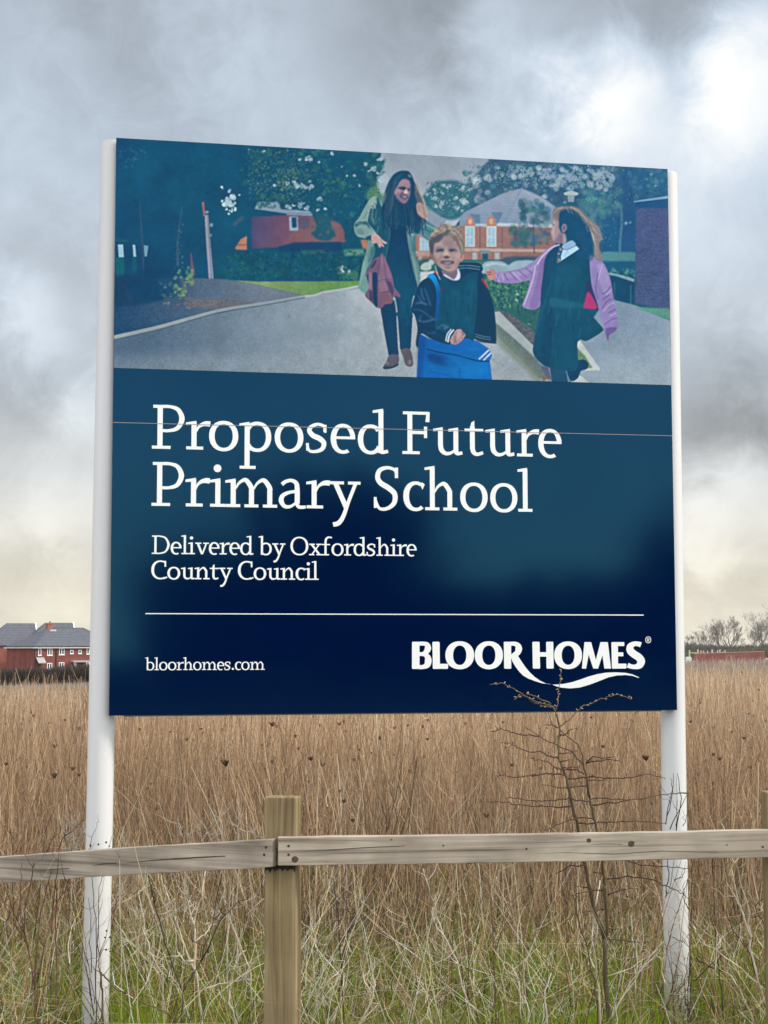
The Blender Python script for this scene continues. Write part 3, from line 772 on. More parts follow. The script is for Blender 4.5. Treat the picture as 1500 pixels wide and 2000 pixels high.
    WB.line([(508, 900), (490, 1100), (450, 1400), (430, 1700), (440, 1900)], 12, (58, 66, 96), 1.5, .8)
    WB.line([(545, 950), (585, 1150), (610, 1400), (680, 1620)], 10, (76, 70, 102), 1.5, .8)
    WB.line([(455, 1410), (600, 1385), (735, 1380)], 9, (82, 72, 102), 1.2, .8); WB.line([(500, 1640), (640, 1615), (690, 1625)], 9, (80, 70, 98), 1.2, .8)
    for k in range(6):
        WB.line([(480 + k * 3, 1110 + k * 50), (600 + k * 8, 1150 + k * 50)], 5, (100, 80, 112), 1, .55)
        WB.line([(475, 1180 + k * 40), (590, 1110 + k * 40)], 5, (100, 80, 112), 1, .55)
    WB.line([(670, 1640), (700, 1730), (750, 1720), (760, 1600)], 9, (158, 130, 146), 1, .8)
    WB.line([(770, 1560), (868, 1690)], 9, (150, 120, 140), 1, .8)
    WB.line([(765, 1720), (790, 1850), (810, 2000)], 24, (168, 184, 186), 1.2, .9)
    WB.line([(1135, 1690), (1110, 1800), (1095, 1920)], 26, (196, 210, 214), 1.5, .9)
    # coat and clothing creases
    for i in range(26):
        x = rngp.uniform(120, 360); y = rngp.uniform(700, 1500)
        WB.line([(x, y), (x + rngp.uniform(-30, 20), y + rngp.uniform(60, 170))], rngp.uniform(6, 14), ((84, 126, 130), (142, 176, 168), (64, 108, 120))[i % 3], 1.6, .4) if x > 300 - (y - 700) * .24 and x < 370 - (y - 900) * .12 else None
    for i in range(18):
        x = rngp.uniform(1050, 1180); y = rngp.uniform(420, 1300)
        if x > 1010 + (y - 500) * .16:
            WB.line([(x, y), (x + rngp.uniform(0, 40), y + rngp.uniform(60, 150))], rngp.uniform(6, 13), ((70, 114, 124), (150, 174, 166))[i % 2], 1.6, .45)
    for i in range(16):
        x = rngp.uniform(680, 1080); y = rngp.uniform(500, 1900)
        WB.line([(x, y), (x + rngp.uniform(-20, 30), y + rngp.uniform(120, 260))], rngp.uniform(10, 24), ((24, 62, 96), (40, 92, 122))[i % 2], 3, .35)
    # --- girl
    F.fill([(525, 850), (650, 860), (672, 985), (545, 985)], (40, 84, 112), 1, smooth=False)
    F.line([(645, 870), (665, 920), (672, 980)], 7, (120, 152, 168), 1, .8)
    F.fill([(660, 870), (730, 812), (790, 798), (822, 826), (816, 868), (765, 888), (745, 940), (690, 962)], (27, 74, 104), 1)
    F.fill([(455, 850), (520, 860), (548, 960), (500, 930)], (96, 100, 122), 1.5)
    F.fill([(600, -60), (840, 20), (860, 380), (830, 420), (880, 490), (938, 560), (920, 590), (860, 630), (805, 655), (752, 645), (738, 700), (738, 872), (600, 880), (500, 850), (430, 800), (398, 740), (405, 660), (440, 470), (470, 370), (490, 150), (520, 20)], (31, 84, 110), 1.2)
    F.fill([(540, 320), (640, 340), (790, 370), (810, 400), (640, 400), (530, 380)], (42, 100, 122), 4, .8)
    F.fill([(580, 60), (760, 80), (800, 250), (560, 280)], (34, 92, 118), 8, .7)
    F.fill([(500, 420), (560, 430), (540, 700), (520, 850), (460, 800)], (27, 74, 104), 6, .8)
    F.line([(560, 80), (520, 250), (470, 420), (415, 600)], 8, (58, 104, 128), 1.5, .6)
    D.fill([(222, 800), (300, 788), (350, 780), (430, 760), (500, 718), (560, 670), (620, 618), (690, 598), (650, 650), (600, 720), (580, 800), (560, 900), (555, 1020), (500, 1052), (430, 1030), (452, 960), (478, 870), (470, 850), (380, 868), (270, 864), (225, 842)], (150, 136, 186), 1.2)
    D.fill([(250, 790), (350, 790), (470, 765), (520, 740), (470, 800), (350, 830), (260, 830)], (170, 158, 202), 3, .7)
    D.fill([(560, 700), (590, 720), (570, 850), (545, 1020), (480, 1040), (520, 880)], (128, 108, 166), 4, .7)
    D.line([(520, 740), (500, 850), (440, 1020)], 9, (196, 184, 216), 1.2, .9)
    for q in ([(300, 800), (330, 850)], [(340, 790), (390, 850)], [(400, 775), (460, 830)], [(450, 760), (500, 800)], [(260, 800), (250, 850)]):
        D.line(q, 8, (112, 102, 158), 1.2, .7)
    for q in ([(285, 800), (300, 850)], [(360, 790), (420, 850)], [(235, 800), (270, 860)]):
        D.line(q, 7, (196, 186, 218), 1.2, .7)
    D.fill([(690, 600), (640, 625), (590, 690), (575, 790), (555, 1020), (600, 950), (640, 800), (680, 700)], (36, 82, 112), 1.5)
    D.line([(692, 600), (640, 618), (570, 680), (530, 740)], 10, (196, 190, 220), 1.2, .9)
    D.fill([(174, 790), (190, 770), (222, 768), (242, 790), (236, 832), (210, 848), (186, 826)], (186, 142, 142), 1)
    D.line([(180, 790), (210, 792)], 6, (120, 78, 100), 1, .8); D.line([(182, 808), (212, 806)], 6, (124, 82, 100), 1, .8)
    D.disc(190, 778, 8, (214, 178, 170), 1, .8)
    F.fill([(836, 20), (880, 10), (935, 45), (975, 120), (1002, 212), (1020, 330), (1048, 470), (1056, 530), (1040, 572), (990, 608), (984, 645), (972, 645), (950, 570), (920, 470), (885, 340), (850, 230)], (146, 134, 186), 1.2)
    F.fill([(900, 60), (960, 110), (990, 230), (960, 300), (910, 200)], (164, 154, 202), 3, .7)
    for q in ([(1000, 230), (960, 280), (930, 290)], [(1015, 330), (970, 350), (930, 400)], [(1035, 410), (980, 440)], [(1048, 480), (1000, 490), (950, 530)], [(985, 300), (930, 340)], [(900, 130), (880, 260), (900, 330)]):
        F.line(q, 9, (108, 100, 156), 1.3, .75)
    for q in ([(1005, 260), (960, 300)], [(1025, 360), (980, 380), (940, 430)], [(1040, 440), (990, 462)], [(935, 60), (900, 180)]):
        F.line(q, 8, (188, 178, 216), 1.3, .7)
    F.fill([(960, 560), (1040, 550), (1030, 580), (985, 612), (980, 645), (970, 640)], (104, 96, 150), 1.5, .8)
    F.fill([(815, 190), (850, 240), (885, 340), (900, 420), (860, 400), (830, 400), (800, 300)], (60, 64, 112), 2.5, .8)
    F.fill([(822, 275), (800, 340), (788, 385), (800, 402), (890, 405), (868, 335)], (172, 66, 122), 2)
    for i in range(30):
        x = rngp.uniform(430, 880); y = rngp.uniform(160, 780)
        if 440 + abs(y - 500) * .1 < x < 800 + (60 if 420 < y < 600 else 0):
            F.line([(x, y), (x + rngp.uniform(-30, 24), y + rngp.uniform(50, 130))], rngp.uniform(6, 16), ((24, 68, 98), (46, 104, 128), (28, 76, 104))[i % 3], 2, .4)
    # girl's head
    GF.fill([(228, 470), (225, 330), (215, 225), (250, 150), (310, 110), (450, 88), (560, 85), (700, 95), (850, 165), (980, 305), (1180, 465), (1270, 590), (1310, 700), (1345, 800), (1285, 900), (1270, 1000), (1310, 1150), (1350, 1330), (1200, 1290), (1100, 1150), (900, 1080), (760, 1000), (560, 860), (400, 560)], (128, 126, 128), 1.5)
    GF.fill([(352, 480), (360, 330), (400, 200), (560, 150), (700, 185), (850, 320), (990, 500), (1070, 640), (1125, 850), (1140, 1000), (1100, 1180), (900, 1100), (760, 1000), (640, 880), (540, 860), (400, 620)], (35, 86, 120), 3)
    GF.fill([(640, 860), (1000, 900), (1130, 1050), (1090, 1300), (780, 1250), (700, 1000)], (34, 84, 116), 5)
    for i, q in enumerate(([(620, 105), (800, 190), (950, 360), (1120, 520), (1240, 640)], [(700, 130), (900, 290), (1080, 470), (1240, 580), (1320, 720)], [(450, 120), (330, 160), (250, 250)], [(1060, 600), (1120, 720), (1190, 840), (1330, 850)], [(1130, 830), (1180, 960), (1190, 1150), (1280, 1300)], [(1120, 560), (1210, 690), (1300, 760)], [(1100, 700), (1150, 850), (1220, 1000), (1250, 1180)])):
        GF.line(q, 1, ((190, 186, 170), (168, 162, 152), (200, 198, 186))[i % 3], 1, .7, (18, 6))
    for q in ([(760, 190), (920, 350), (1080, 520)], [(1090, 620), (1200, 720), (1290, 780)], [(1150, 900), (1160, 1050), (1130, 1180)], [(1210, 900), (1250, 1050), (1270, 1180)], [(1060, 700), (1130, 880)]):
        GF.line(q, 14, (96, 96, 116), 1.6, .65)
    for i in range(40):
        t = rngp.random(); x = 500 + 760 * t + rngp.normal(0, 40); y = 110 + 900 * t * t * .8 + rngp.uniform(0, 60)
        GF.line([(x, y), (x + 60, y + rngp.uniform(60, 160))], rngp.uniform(5, 12), ((84, 92, 112), (198, 194, 178), (150, 142, 136))[i % 3], 1, .5)
    GF.line([(250, 130), (290, 70), (370, 60), (450, 80)], 6, (140, 160, 160), 1, .7); GF.line([(1060, 370), (1150, 290), (1230, 170)], 6, (130, 172, 184), 1, .7)
    GF.line([(1290, 1120), (1400, 1140), (1520, 1128)], 6, (150, 180, 184), 1, .7); GF.line([(1300, 700), (1350, 720)], 6, (196, 196, 186), 1, .8); GF.line([(1320, 830), (1390, 835)], 6, (196, 196, 186), 1, .8)
    GF.fill([(232, 440), (240, 360), (290, 330), (350, 420), (365, 590), (420, 690), (490, 720), (520, 870), (440, 950), (330, 925), (250, 885), (222, 830), (228, 770), (212, 740), (184, 690), (212, 590), (220, 520)], (166, 148, 154), 1.5)
    GF.fill([(228, 450), (250, 400), (290, 480), (270, 620), (260, 740), (240, 860), (220, 800), (190, 690), (215, 560)], (192, 174, 172), 3, .8)
    GF.fill([(250, 350), (300, 270), (350, 330), (340, 420), (280, 400)], (130, 118, 124), 4, .8)
    GF.fill([(250, 870), (320, 800), (380, 690), (440, 700), (470, 760), (470, 930), (400, 940), (300, 915)], (92, 92, 126), 4, .5)
    GF.fill([(228, 480), (262, 500), (258, 540), (226, 530)], (96, 92, 114), 2, .7)
    GF.fill([(425, 600), (440, 520), (490, 485), (530, 520), (535, 590), (505, 650), (455, 685)], (156, 140, 158), 1.5)
    GF.fill([(450, 600), (465, 530), (505, 520), (510, 590), (470, 640)], (92, 88, 118), 2, .8)
    GF.fill([(462, 720), (505, 735), (525, 880), (490, 940), (465, 900)], (158, 156, 158), 3)
    GF.fill([(400, 900), (440, 960), (430, 1010), (380, 970)], (40, 76, 112), 2)
    GF.fill([(400, 1240), (450, 1060), (560, 1060), (750, 980), (822, 1050), (600, 1200), (405, 1325)], (166, 206, 226), 1.2, smooth=False)
    GF.fill([(428, 1010), (480, 940), (580, 890), (670, 862), (745, 962), (640, 1030), (540, 1065), (460, 1052)], (142, 178, 208), 1.2)
    GF.line([(745, 968), (640, 1035), (545, 1070), (470, 1060)], 10, (60, 104, 140), 1.2, .8)
    GF.line([(530, 1080), (550, 1120), (480, 1230)], 9, (110, 150, 180), 1.2, .7)
    GF.fill([(372, 1010), (420, 1000), (440, 1060), (400, 1200), (410, 1290), (335, 1385), (308, 1310), (330, 1160)], (52, 104, 140), 1.2)
    GF.discs([(402, 1062, 30), (352, 1160, 30), (375, 1310, 36), (340, 1350, 20)], (196, 156, 112), 1.2, .9)
    GF.fill([(1060, 1180), (1130, 1200), (1100, 1290), (1040, 1290)], (120, 130, 160), 4, .6)
    # --- boy: bag, jacket, jumper
    E.fill([(664, 590), (760, 640), (890, 680), (1000, 690), (1085, 630), (1200, 668), (1290, 728), (1322, 792), (1302, 838), (1325, 1030), (652, 1030), (668, 740)], grad=((750, 680), (30, 100, 172), (1100, 960), (26, 112, 186)), blur=1, smooth=False)
    E.fill([(664, 590), (740, 640), (700, 1020), (655, 1020)], (30, 84, 150), 4, .7)
    E.fill([(760, 770), (900, 800), (1010, 870), (1000, 900), (880, 880), (760, 840)], (20, 66, 122), 7, .7)
    E.fill([(900, 820), (1200, 860), (1290, 860), (1280, 960), (1000, 960)], (34, 128, 200), 9, .5)
    E.line([(740, 735), (860, 765), (1000, 788), (1120, 820), (1210, 842), (1300, 842)], 9, (16, 56, 100), 1.2, .9)
    E.line([(760, 930), (900, 960), (1000, 1000)], 10, (22, 88, 158), 2.5, .6); E.line([(1040, 900), (1030, 1000)], 12, (22, 84, 150), 3, .6)
    E.line([(1206, 826), (1296, 742)], 14, (196, 214, 232), 1); E.line([(1246, 836), (1312, 770)], 14, (196, 214, 232), 1)
    E.fill([(745, 100), (800, 62), (880, 40), (1020, -30), (1200, 0), (1226, 40), (1262, 150), (1322, 300), (1350, 470), (1358, 660), (1344, 686), (1250, 672), (1180, 650), (1080, 640), (1000, 660), (940, 684), (890, 684), (780, 645), (690, 600), (665, 720), (645, 680), (660, 560), (640, 450), (608, 380), (640, 250), (680, 150)], (28, 70, 102), 1)
    E.fill([(870, 90), (940, 118), (1040, 108), (1120, 60), (1200, 70), (1196, 300), (1165, 640), (1085, 625), (830, 560), (838, 300)], (31, 84, 110), 2)
    E.fill([(960, 200), (1020, 200), (1010, 480), (960, 480)], (34, 92, 118), 8, .6); E.fill([(1110, 120), (1150, 120), (1130, 500), (1090, 500)], (36, 96, 124), 8, .6)
    E.fill([(1196, 100), (1226, 60), (1262, 160), (1322, 300), (1350, 470), (1356, 660), (1340, 682), (1170, 640), (1190, 380)], (29, 58, 94), 2.5, .9)
    for q, w in (([(720, 190), (745, 260), (775, 350)], 14), ([(690, 190), (700, 260), (720, 300)], 18), ([(640, 330), (690, 320), (740, 340)], 22), ([(620, 385), (690, 392), (760, 440), (830, 480)], 12), ([(660, 480), (720, 490), (800, 470)], 20), ([(690, 430), (670, 490)], 14), ([(880, 520), (930, 535), (890, 550)], 24), ([(740, 590), (800, 590), (840, 545), (880, 520)], 10), ([(660, 250), (700, 330)], 14)):
        E.line(q, 1, (74, 112, 148), 2.6, .5, (w * .5, w * 1.1))
        E.line([(x + 6, y + 4) for x, y in q], 1, (112, 150, 180), 1.6, .35, (w * .3, w * .4))
    E.line([(760, 130), (830, 300), (830, 420)], 10, (20, 56, 88), 2, .7)
    E.line([(700, 540), (800, 560), (900, 600)], 16, (20, 54, 86), 3, .6)
    H.fill([(408, 890), (470, 858), (515, 880), (560, 970), (600, 1100), (596, 1300), (575, 1520), (528, 1520), (542, 1200), (520, 1040), (470, 950)], grad=((470, 900), (24, 148, 212), (580, 1150), (30, 92, 150)), blur=1)
    H.fill([(515, 830), (560, 830), (580, 850), (550, 870)], (196, 60, 84), 1.2)
    H.line([(522, 740), (540, 810), (560, 870), (598, 948)], 12, (178, 206, 212), 1, .9)
    H.fill([(605, 1050), (630, 1050), (635, 1130), (612, 1120)], (112, 60, 92), 2.5, .8)
    H.fill([(1195, 930), (1220, 930), (1300, 1050), (1285, 1065)], (206, 48, 76), 1.5)
    H.fill([(865, 705), (1040, 695), (1190, 718), (1194, 830), (870, 800)], (27, 66, 98), 1)
    H.line([(865, 748), (1000, 738), (1185, 762)], 9, (150, 186, 200), 1, .8); H.line([(858, 786), (1000, 776), (1182, 800)], 9, (150, 186, 200), 1, .8)
    E.line([(1172, 602), (1240, 622), (1312, 632)], 6, (140, 176, 196), 1, .7); E.line([(1172, 622), (1240, 642), (1312, 652)], 6, (140, 176, 196), 1, .7)
    E.fill([(905, 650), (925, 600), (962, 555), (1005, 565), (975, 630), (950, 690), (910, 685)], (24, 60, 92), 1)
    E.line([(930, 676), (945, 610), (985, 562)], 16, (190, 208, 222), .8); E.line([(912, 668), (925, 605), (962, 558)], 13, (180, 200, 216), .8)
    E.fill([(948, 655), (975, 605), (1005, 565), (1045, 560), (1072, 590), (1086, 612), (1066, 645), (1030, 680), (1000, 696), (962, 684)], (176, 146, 150), 1)
    E.fill([(990, 600), (1030, 580), (1060, 610), (1010, 650)], (196, 166, 164), 3, .7)
    for q in ([(1000, 660), (1016, 690)], [(1024, 650), (1040, 676)], [(1046, 630), (1062, 650)]):
        E.line(q, 6, (118, 92, 108), 1, .8)
    for i in range(26):
        x = rngp.uniform(850, 1180); y = rngp.uniform(140, 600)
        E.line([(x, y), (x + rngp.uniform(-16, 16), y + rngp.uniform(50, 130))], rngp.uniform(6, 16), ((24, 70, 98), (42, 100, 124))[i % 2], 2.5, .35)
    for i in range(16):
        x = rngp.uniform(700, 1280); y = rngp.uniform(720, 980)
        E.line([(x, y), (x + rngp.uniform(30, 90), y + rngp.uniform(-16, 26))], rngp.uniform(5, 12), ((20, 82, 148), (48, 134, 204))[i % 2], 2, .35)
    # boy's head
    BF.fill([(560, 1380), (700, 1440), (900, 1400), (1030, 1320), (1040, 1480), (930, 1650), (800, 1620), (600, 1500)], (126, 114, 128), 2)
    BF.fill([(600, 1500), (720, 1540), (860, 1630), (930, 1645), (1000, 1540), (1025, 1340), (1090, 1430), (1112, 1570), (1060, 1670), (920, 1690), (780, 1640), (640, 1560)], (196, 210, 226), 1.5)
    BF.fill([(620, 1420), (760, 1480), (920, 1470), (1000, 1380), (1020, 1480), (920, 1640), (740, 1545)], (122, 110, 126), 2)
    BF.fill([(215, 890), (255, 880), (320, 1010), (340, 1100), (270, 1060), (225, 980)], (158, 118, 120), 2)
    BF.fill([(1100, 930), (1160, 900), (1210, 930), (1205, 1060), (1150, 1125), (1095, 1130)], (192, 142, 132), 2)
    BF.fill([(1110, 960), (1160, 960), (1150, 1060), (1110, 1060)], (120, 84, 96), 3, .7)
    BF.fill([(188, 560), (215, 420), (300, 280), (420, 150), (560, 70), (700, 20), (800, 60), (930, 110), (1060, 150), (1150, 230), (1200, 400), (1238, 600), (1232, 820), (1190, 950), (1120, 960), (1080, 850), (900, 700), (500, 700), (330, 850), (300, 960), (235, 860), (200, 700)], (136, 128, 120), 1.5)
    BF.fill([(310, 850), (345, 640), (380, 590), (560, 520), (700, 380), (830, 430), (960, 580), (1045, 700), (1100, 890), (1098, 1100), (1040, 1290), (940, 1395), (800, 1435), (660, 1405), (510, 1310), (385, 1180), (325, 1020)], (172, 150, 148), 1.5)
    BF.fill([(195, 560), (240, 460), (320, 380), (480, 330), (600, 340), (590, 440), (470, 570), (370, 590), (340, 660), (310, 900), (250, 880), (205, 720)], (82, 88, 104), 3, .9)
    BF.fill([(560, 540), (640, 430), (720, 370), (840, 440), (980, 610), (1000, 680), (800, 700), (620, 660)], (136, 122, 126), 5, .6)
    BF.fill([(580, 330), (700, 210), (830, 200), (760, 300), (720, 370), (640, 380)], (88, 88, 96), 4, .8)
    BF.fill([(880, 420), (960, 400), (1060, 560), (1080, 700), (1000, 640), (930, 540)], (124, 104, 110), 4, .8)
    for i, q in enumerate(([(230, 400), (330, 300), (460, 240), (600, 180), (760, 170)], [(260, 330), (400, 220), (560, 130), (700, 100)], [(560, 270), (680, 200), (820, 180), (920, 240)], [(830, 250), (960, 330), (1060, 450), (1090, 560)], [(900, 160), (1030, 260), (1130, 380), (1190, 520)], [(1100, 560), (1150, 700), (1170, 860)], [(700, 50), (840, 110), (960, 180)], [(1050, 150), (1080, 60)], [(960, 130), (1010, 40)])):
        BF.line(q, 1, ((196, 190, 168), (178, 170, 154), (208, 204, 188))[i % 3], 1.6, .75, (34, 10))
    for i in range(46):
        x = rngp.uniform(230, 1180); t = (x - 230) / 950; y = 330 - 240 * math.sin(3.0 * t + .1) + rngp.uniform(0, 160)
        BF.line([(x, y), (x + rngp.uniform(-50, 30), y + rngp.uniform(50, 120))], rngp.uniform(8, 18), ((92, 88, 92), (206, 200, 180), (120, 112, 106))[i % 3], 1.4, .45)
    for q in ([(300, 380), (420, 310), (560, 280)], [(640, 330), (700, 260)], [(1100, 400), (1150, 520), (1180, 640)], [(1080, 620), (1120, 780)], [(940, 350), (1010, 450)]):
        BF.line(q, 30, (112, 106, 108), 3, .7)
    for i in range(70):
        a = rngp.uniform(-2.9, -.25); r0 = rngp.uniform(.62, .98)
        x0 = 710 + 480 * r0 * math.cos(a); y0 = 560 + 520 * r0 * math.sin(a)
        ln = rngp.uniform(50, 130); b = a + rngp.normal(.35, .5)
        BF.line([(x0, y0), (x0 + ln * .5 * math.cos(b), y0 + ln * .5 * math.sin(b)), (x0 + ln * math.cos(b + .4), y0 + ln * math.sin(b + .4))], 1, ((104, 100, 100), (186, 176, 156), (88, 88, 94), (210, 204, 186), (140, 130, 120))[i % 5], 1.2, .6, (22, 5))
    BF.disc(960, 580, 34, (186, 158, 154), 3, .8)
    BF.fill([(370, 720), (470, 700), (600, 720), (640, 790), (620, 850), (500, 880), (400, 850)], (110, 106, 120), 6, .7)
    BF.fill([(740, 740), (860, 720), (980, 750), (1030, 830), (940, 860), (800, 860)], (110, 106, 120), 6, .7)
    BF.fill([(375, 840), (450, 790), (560, 765), (620, 790), (600, 838), (500, 846), (430, 852)], (62, 70, 100), 3)
    BF.fill([(770, 800), (850, 775), (940, 790), (1015, 835), (930, 832), (840, 848)], (62, 72, 102), 3)
    BF.fill([(430, 858), (540, 850), (590, 860), (520, 885)], (160, 164, 164), 3, .7); BF.fill([(830, 862), (930, 842), (990, 845), (920, 880)], (158, 160, 160), 3, .7)
    BF.disc(470, 960, 90, (200, 178, 166), 10, .7, 55); BF.disc(985, 960, 80, (200, 176, 164), 10, .7, 60)
    BF.fill([(650, 840), (700, 810), (750, 860), (800, 980), (720, 970), (610, 985)], (206, 180, 166), 4, .9)
    BF.fill([(600, 1010), (650, 985), (710, 965), (800, 1000), (780, 1030), (710, 1060), (640, 1035)], (92, 78, 100), 3)
    BF.fill([(540, 960), (580, 980), (540, 1060), (470, 1110), (500, 1030)], (122, 100, 112), 5, .7); BF.fill([(850, 970), (900, 990), (950, 1080), (960, 1130), (900, 1060)], (122, 100, 112), 5, .7)
    BF.fill([(560, 1080), (650, 1050), (710, 1080), (800, 1050), (870, 1080), (740, 1110), (620, 1110)], (190, 162, 156), 4, .7)
    BF.fill([(525, 1150), (600, 1118), (700, 1122), (850, 1118), (930, 1145), (900, 1195), (760, 1215), (600, 1205)], (72, 68, 98), 3)
    BF.fill([(580, 1148), (700, 1158), (870, 1148), (800, 1188), (720, 1198), (640, 1186)], (168, 168, 182), 2)
    BF.line([(720, 1150), (720, 1195)], 6, (120, 120, 140), 1.2, .6)
    BF.fill([(600, 1230), (740, 1240), (880, 1225), (820, 1275), (660, 1275)], (160, 126, 132), 4, .8)
    BF.fill([(620, 1310), (740, 1285), (850, 1310), (740, 1350)], (108, 94, 108), 5, .85)
    BF.fill([(600, 1380), (740, 1370), (880, 1370), (800, 1425), (680, 1410)], (180, 160, 148), 5, .7)
    BF.fill([(330, 1000), (400, 1080), (500, 1260), (560, 1340), (420, 1220), (340, 1100)], (128, 108, 116), 5, .7)
    BF.fill([(1080, 1040), (1050, 1230), (960, 1360), (980, 1240), (1040, 1120)], (140, 116, 116), 5, .6)
    # printed grain
    m = IMG
    for c in range(3):
        m[..., c] = box1(box1(m[..., c], 1, 0), 1, 1)
    out = m.reshape(PH, SS, PW, SS, 3).mean((1, 3))
    for rad_, k in ((2, .55), (9, .16)):
        lowp = np.stack([blurm(out[..., c].astype(np.float32), rad_) for c in range(3)], -1)
        out = out + (out - lowp) * k
    tex = np.zeros(out.shape[:2], np.float32)
    for sc_, am in ((2, 1.0), (6, 1.3), (20, 1.5)):
        nz = rngp.normal(0, 1, (PH // sc_ + 3, PW // sc_ + 3)).astype(np.float32)
        nz = np.repeat(np.repeat(nz, sc_, 0), sc_, 1)[:PH, :PW]
        nz = blurm(nz, max(sc_ * .7, 1)); tex += nz / nz.std() * am
    out = out * (1 + tex[..., None] / 100)
    out += rngp.normal(0, 1.6, out.shape)
    return np.clip(out, 0, 255) / 255.0
# ---------------------------------------------------------------- lettering drawn as flat strips
# Every glyph is a list of strips; a strip is a list of (left, right) point pairs. Units: cap height 292, baseline 0.
def _strip(L, R):
    return [(tuple(a), tuple(b)) for a, b in zip(L, R)]


def sk(pts, ws, n=7):
    """stroke along a smooth centre line with a width at every point"""
    P = catmull(pts, False, n) if len(pts) > 2 else np.array(pts, float)
    t = np.linspace(0, len(pts) - 1, len(P))
    w = np.interp(t, range(len(ws)), ws) / 2
    T = np.gradient(P, axis=0); T /= np.linalg.norm(T, axis=1, keepdims=True)
    N = np.stack([-T[:, 1], T[:, 0]], 1) * w[:, None]
    return _strip(P + N, P - N)


def bx(x0, y0, x1, y1):
    return [((x0, y0), (x0, y1)), ((x1, y0), (x1, y1))]


def qd(a, b, c, d):
    return [(a, b), (d, c)]


def ring(cx, cy, rx, ry, tx, ty, a0=0, a1=360, n=44, ox=0):
    t = np.radians(np.linspace(a0, a1, n))
    e = .93
    c = np.sign(np.cos(t)) * np.abs(np.cos(t)) ** e; s_ = np.sign(np.sin(t)) * np.abs(np.sin(t)) ** e
    Lo = np.stack([cx + rx * c, cy + ry * s_], 1)
    Li = np.stack([cx + ox + (rx - tx) * c, cy + (ry - ty) * s_], 1)
    return _strip(Lo, Li)


def dot(x, y, r):
    t = np.linspace(0, np.pi, 12)
    return _strip(np.stack([x + r * np.cos(t), y + r * np.sin(t)], 1), np.stack([x + r * np.cos(t), y - r * np.sin(t)], 1))


ST, SF = 34, 20      # stem, serif


def stem(x, y0, y1):
    return bx(x, y0, x + ST, y1)


def flag(x, y, w=37):
    """slanted top serif to the left of a stem starting at x"""
    return [((x - w, y - 30), (x - w, y - 13)), ((x + ST * .5, y - 26), (x + ST, y))]


def foot(x0, x1):
    return bx(x0, 0, x1, SF)


def arch(x0, x1, top):
    """from the stem at x0 over to the right stem whose left edge is x1"""
    r = x1 + ST / 2
    return sk([(x0, top - 74), (x0 + 22, top - 36), (x0 + 56, top - 13), (x0 + (r - x0) * .72, top - 20), (r - 2, top - 62), (r, 104), (r, 20)], [10, 17, 25, 31, ST, ST, ST])


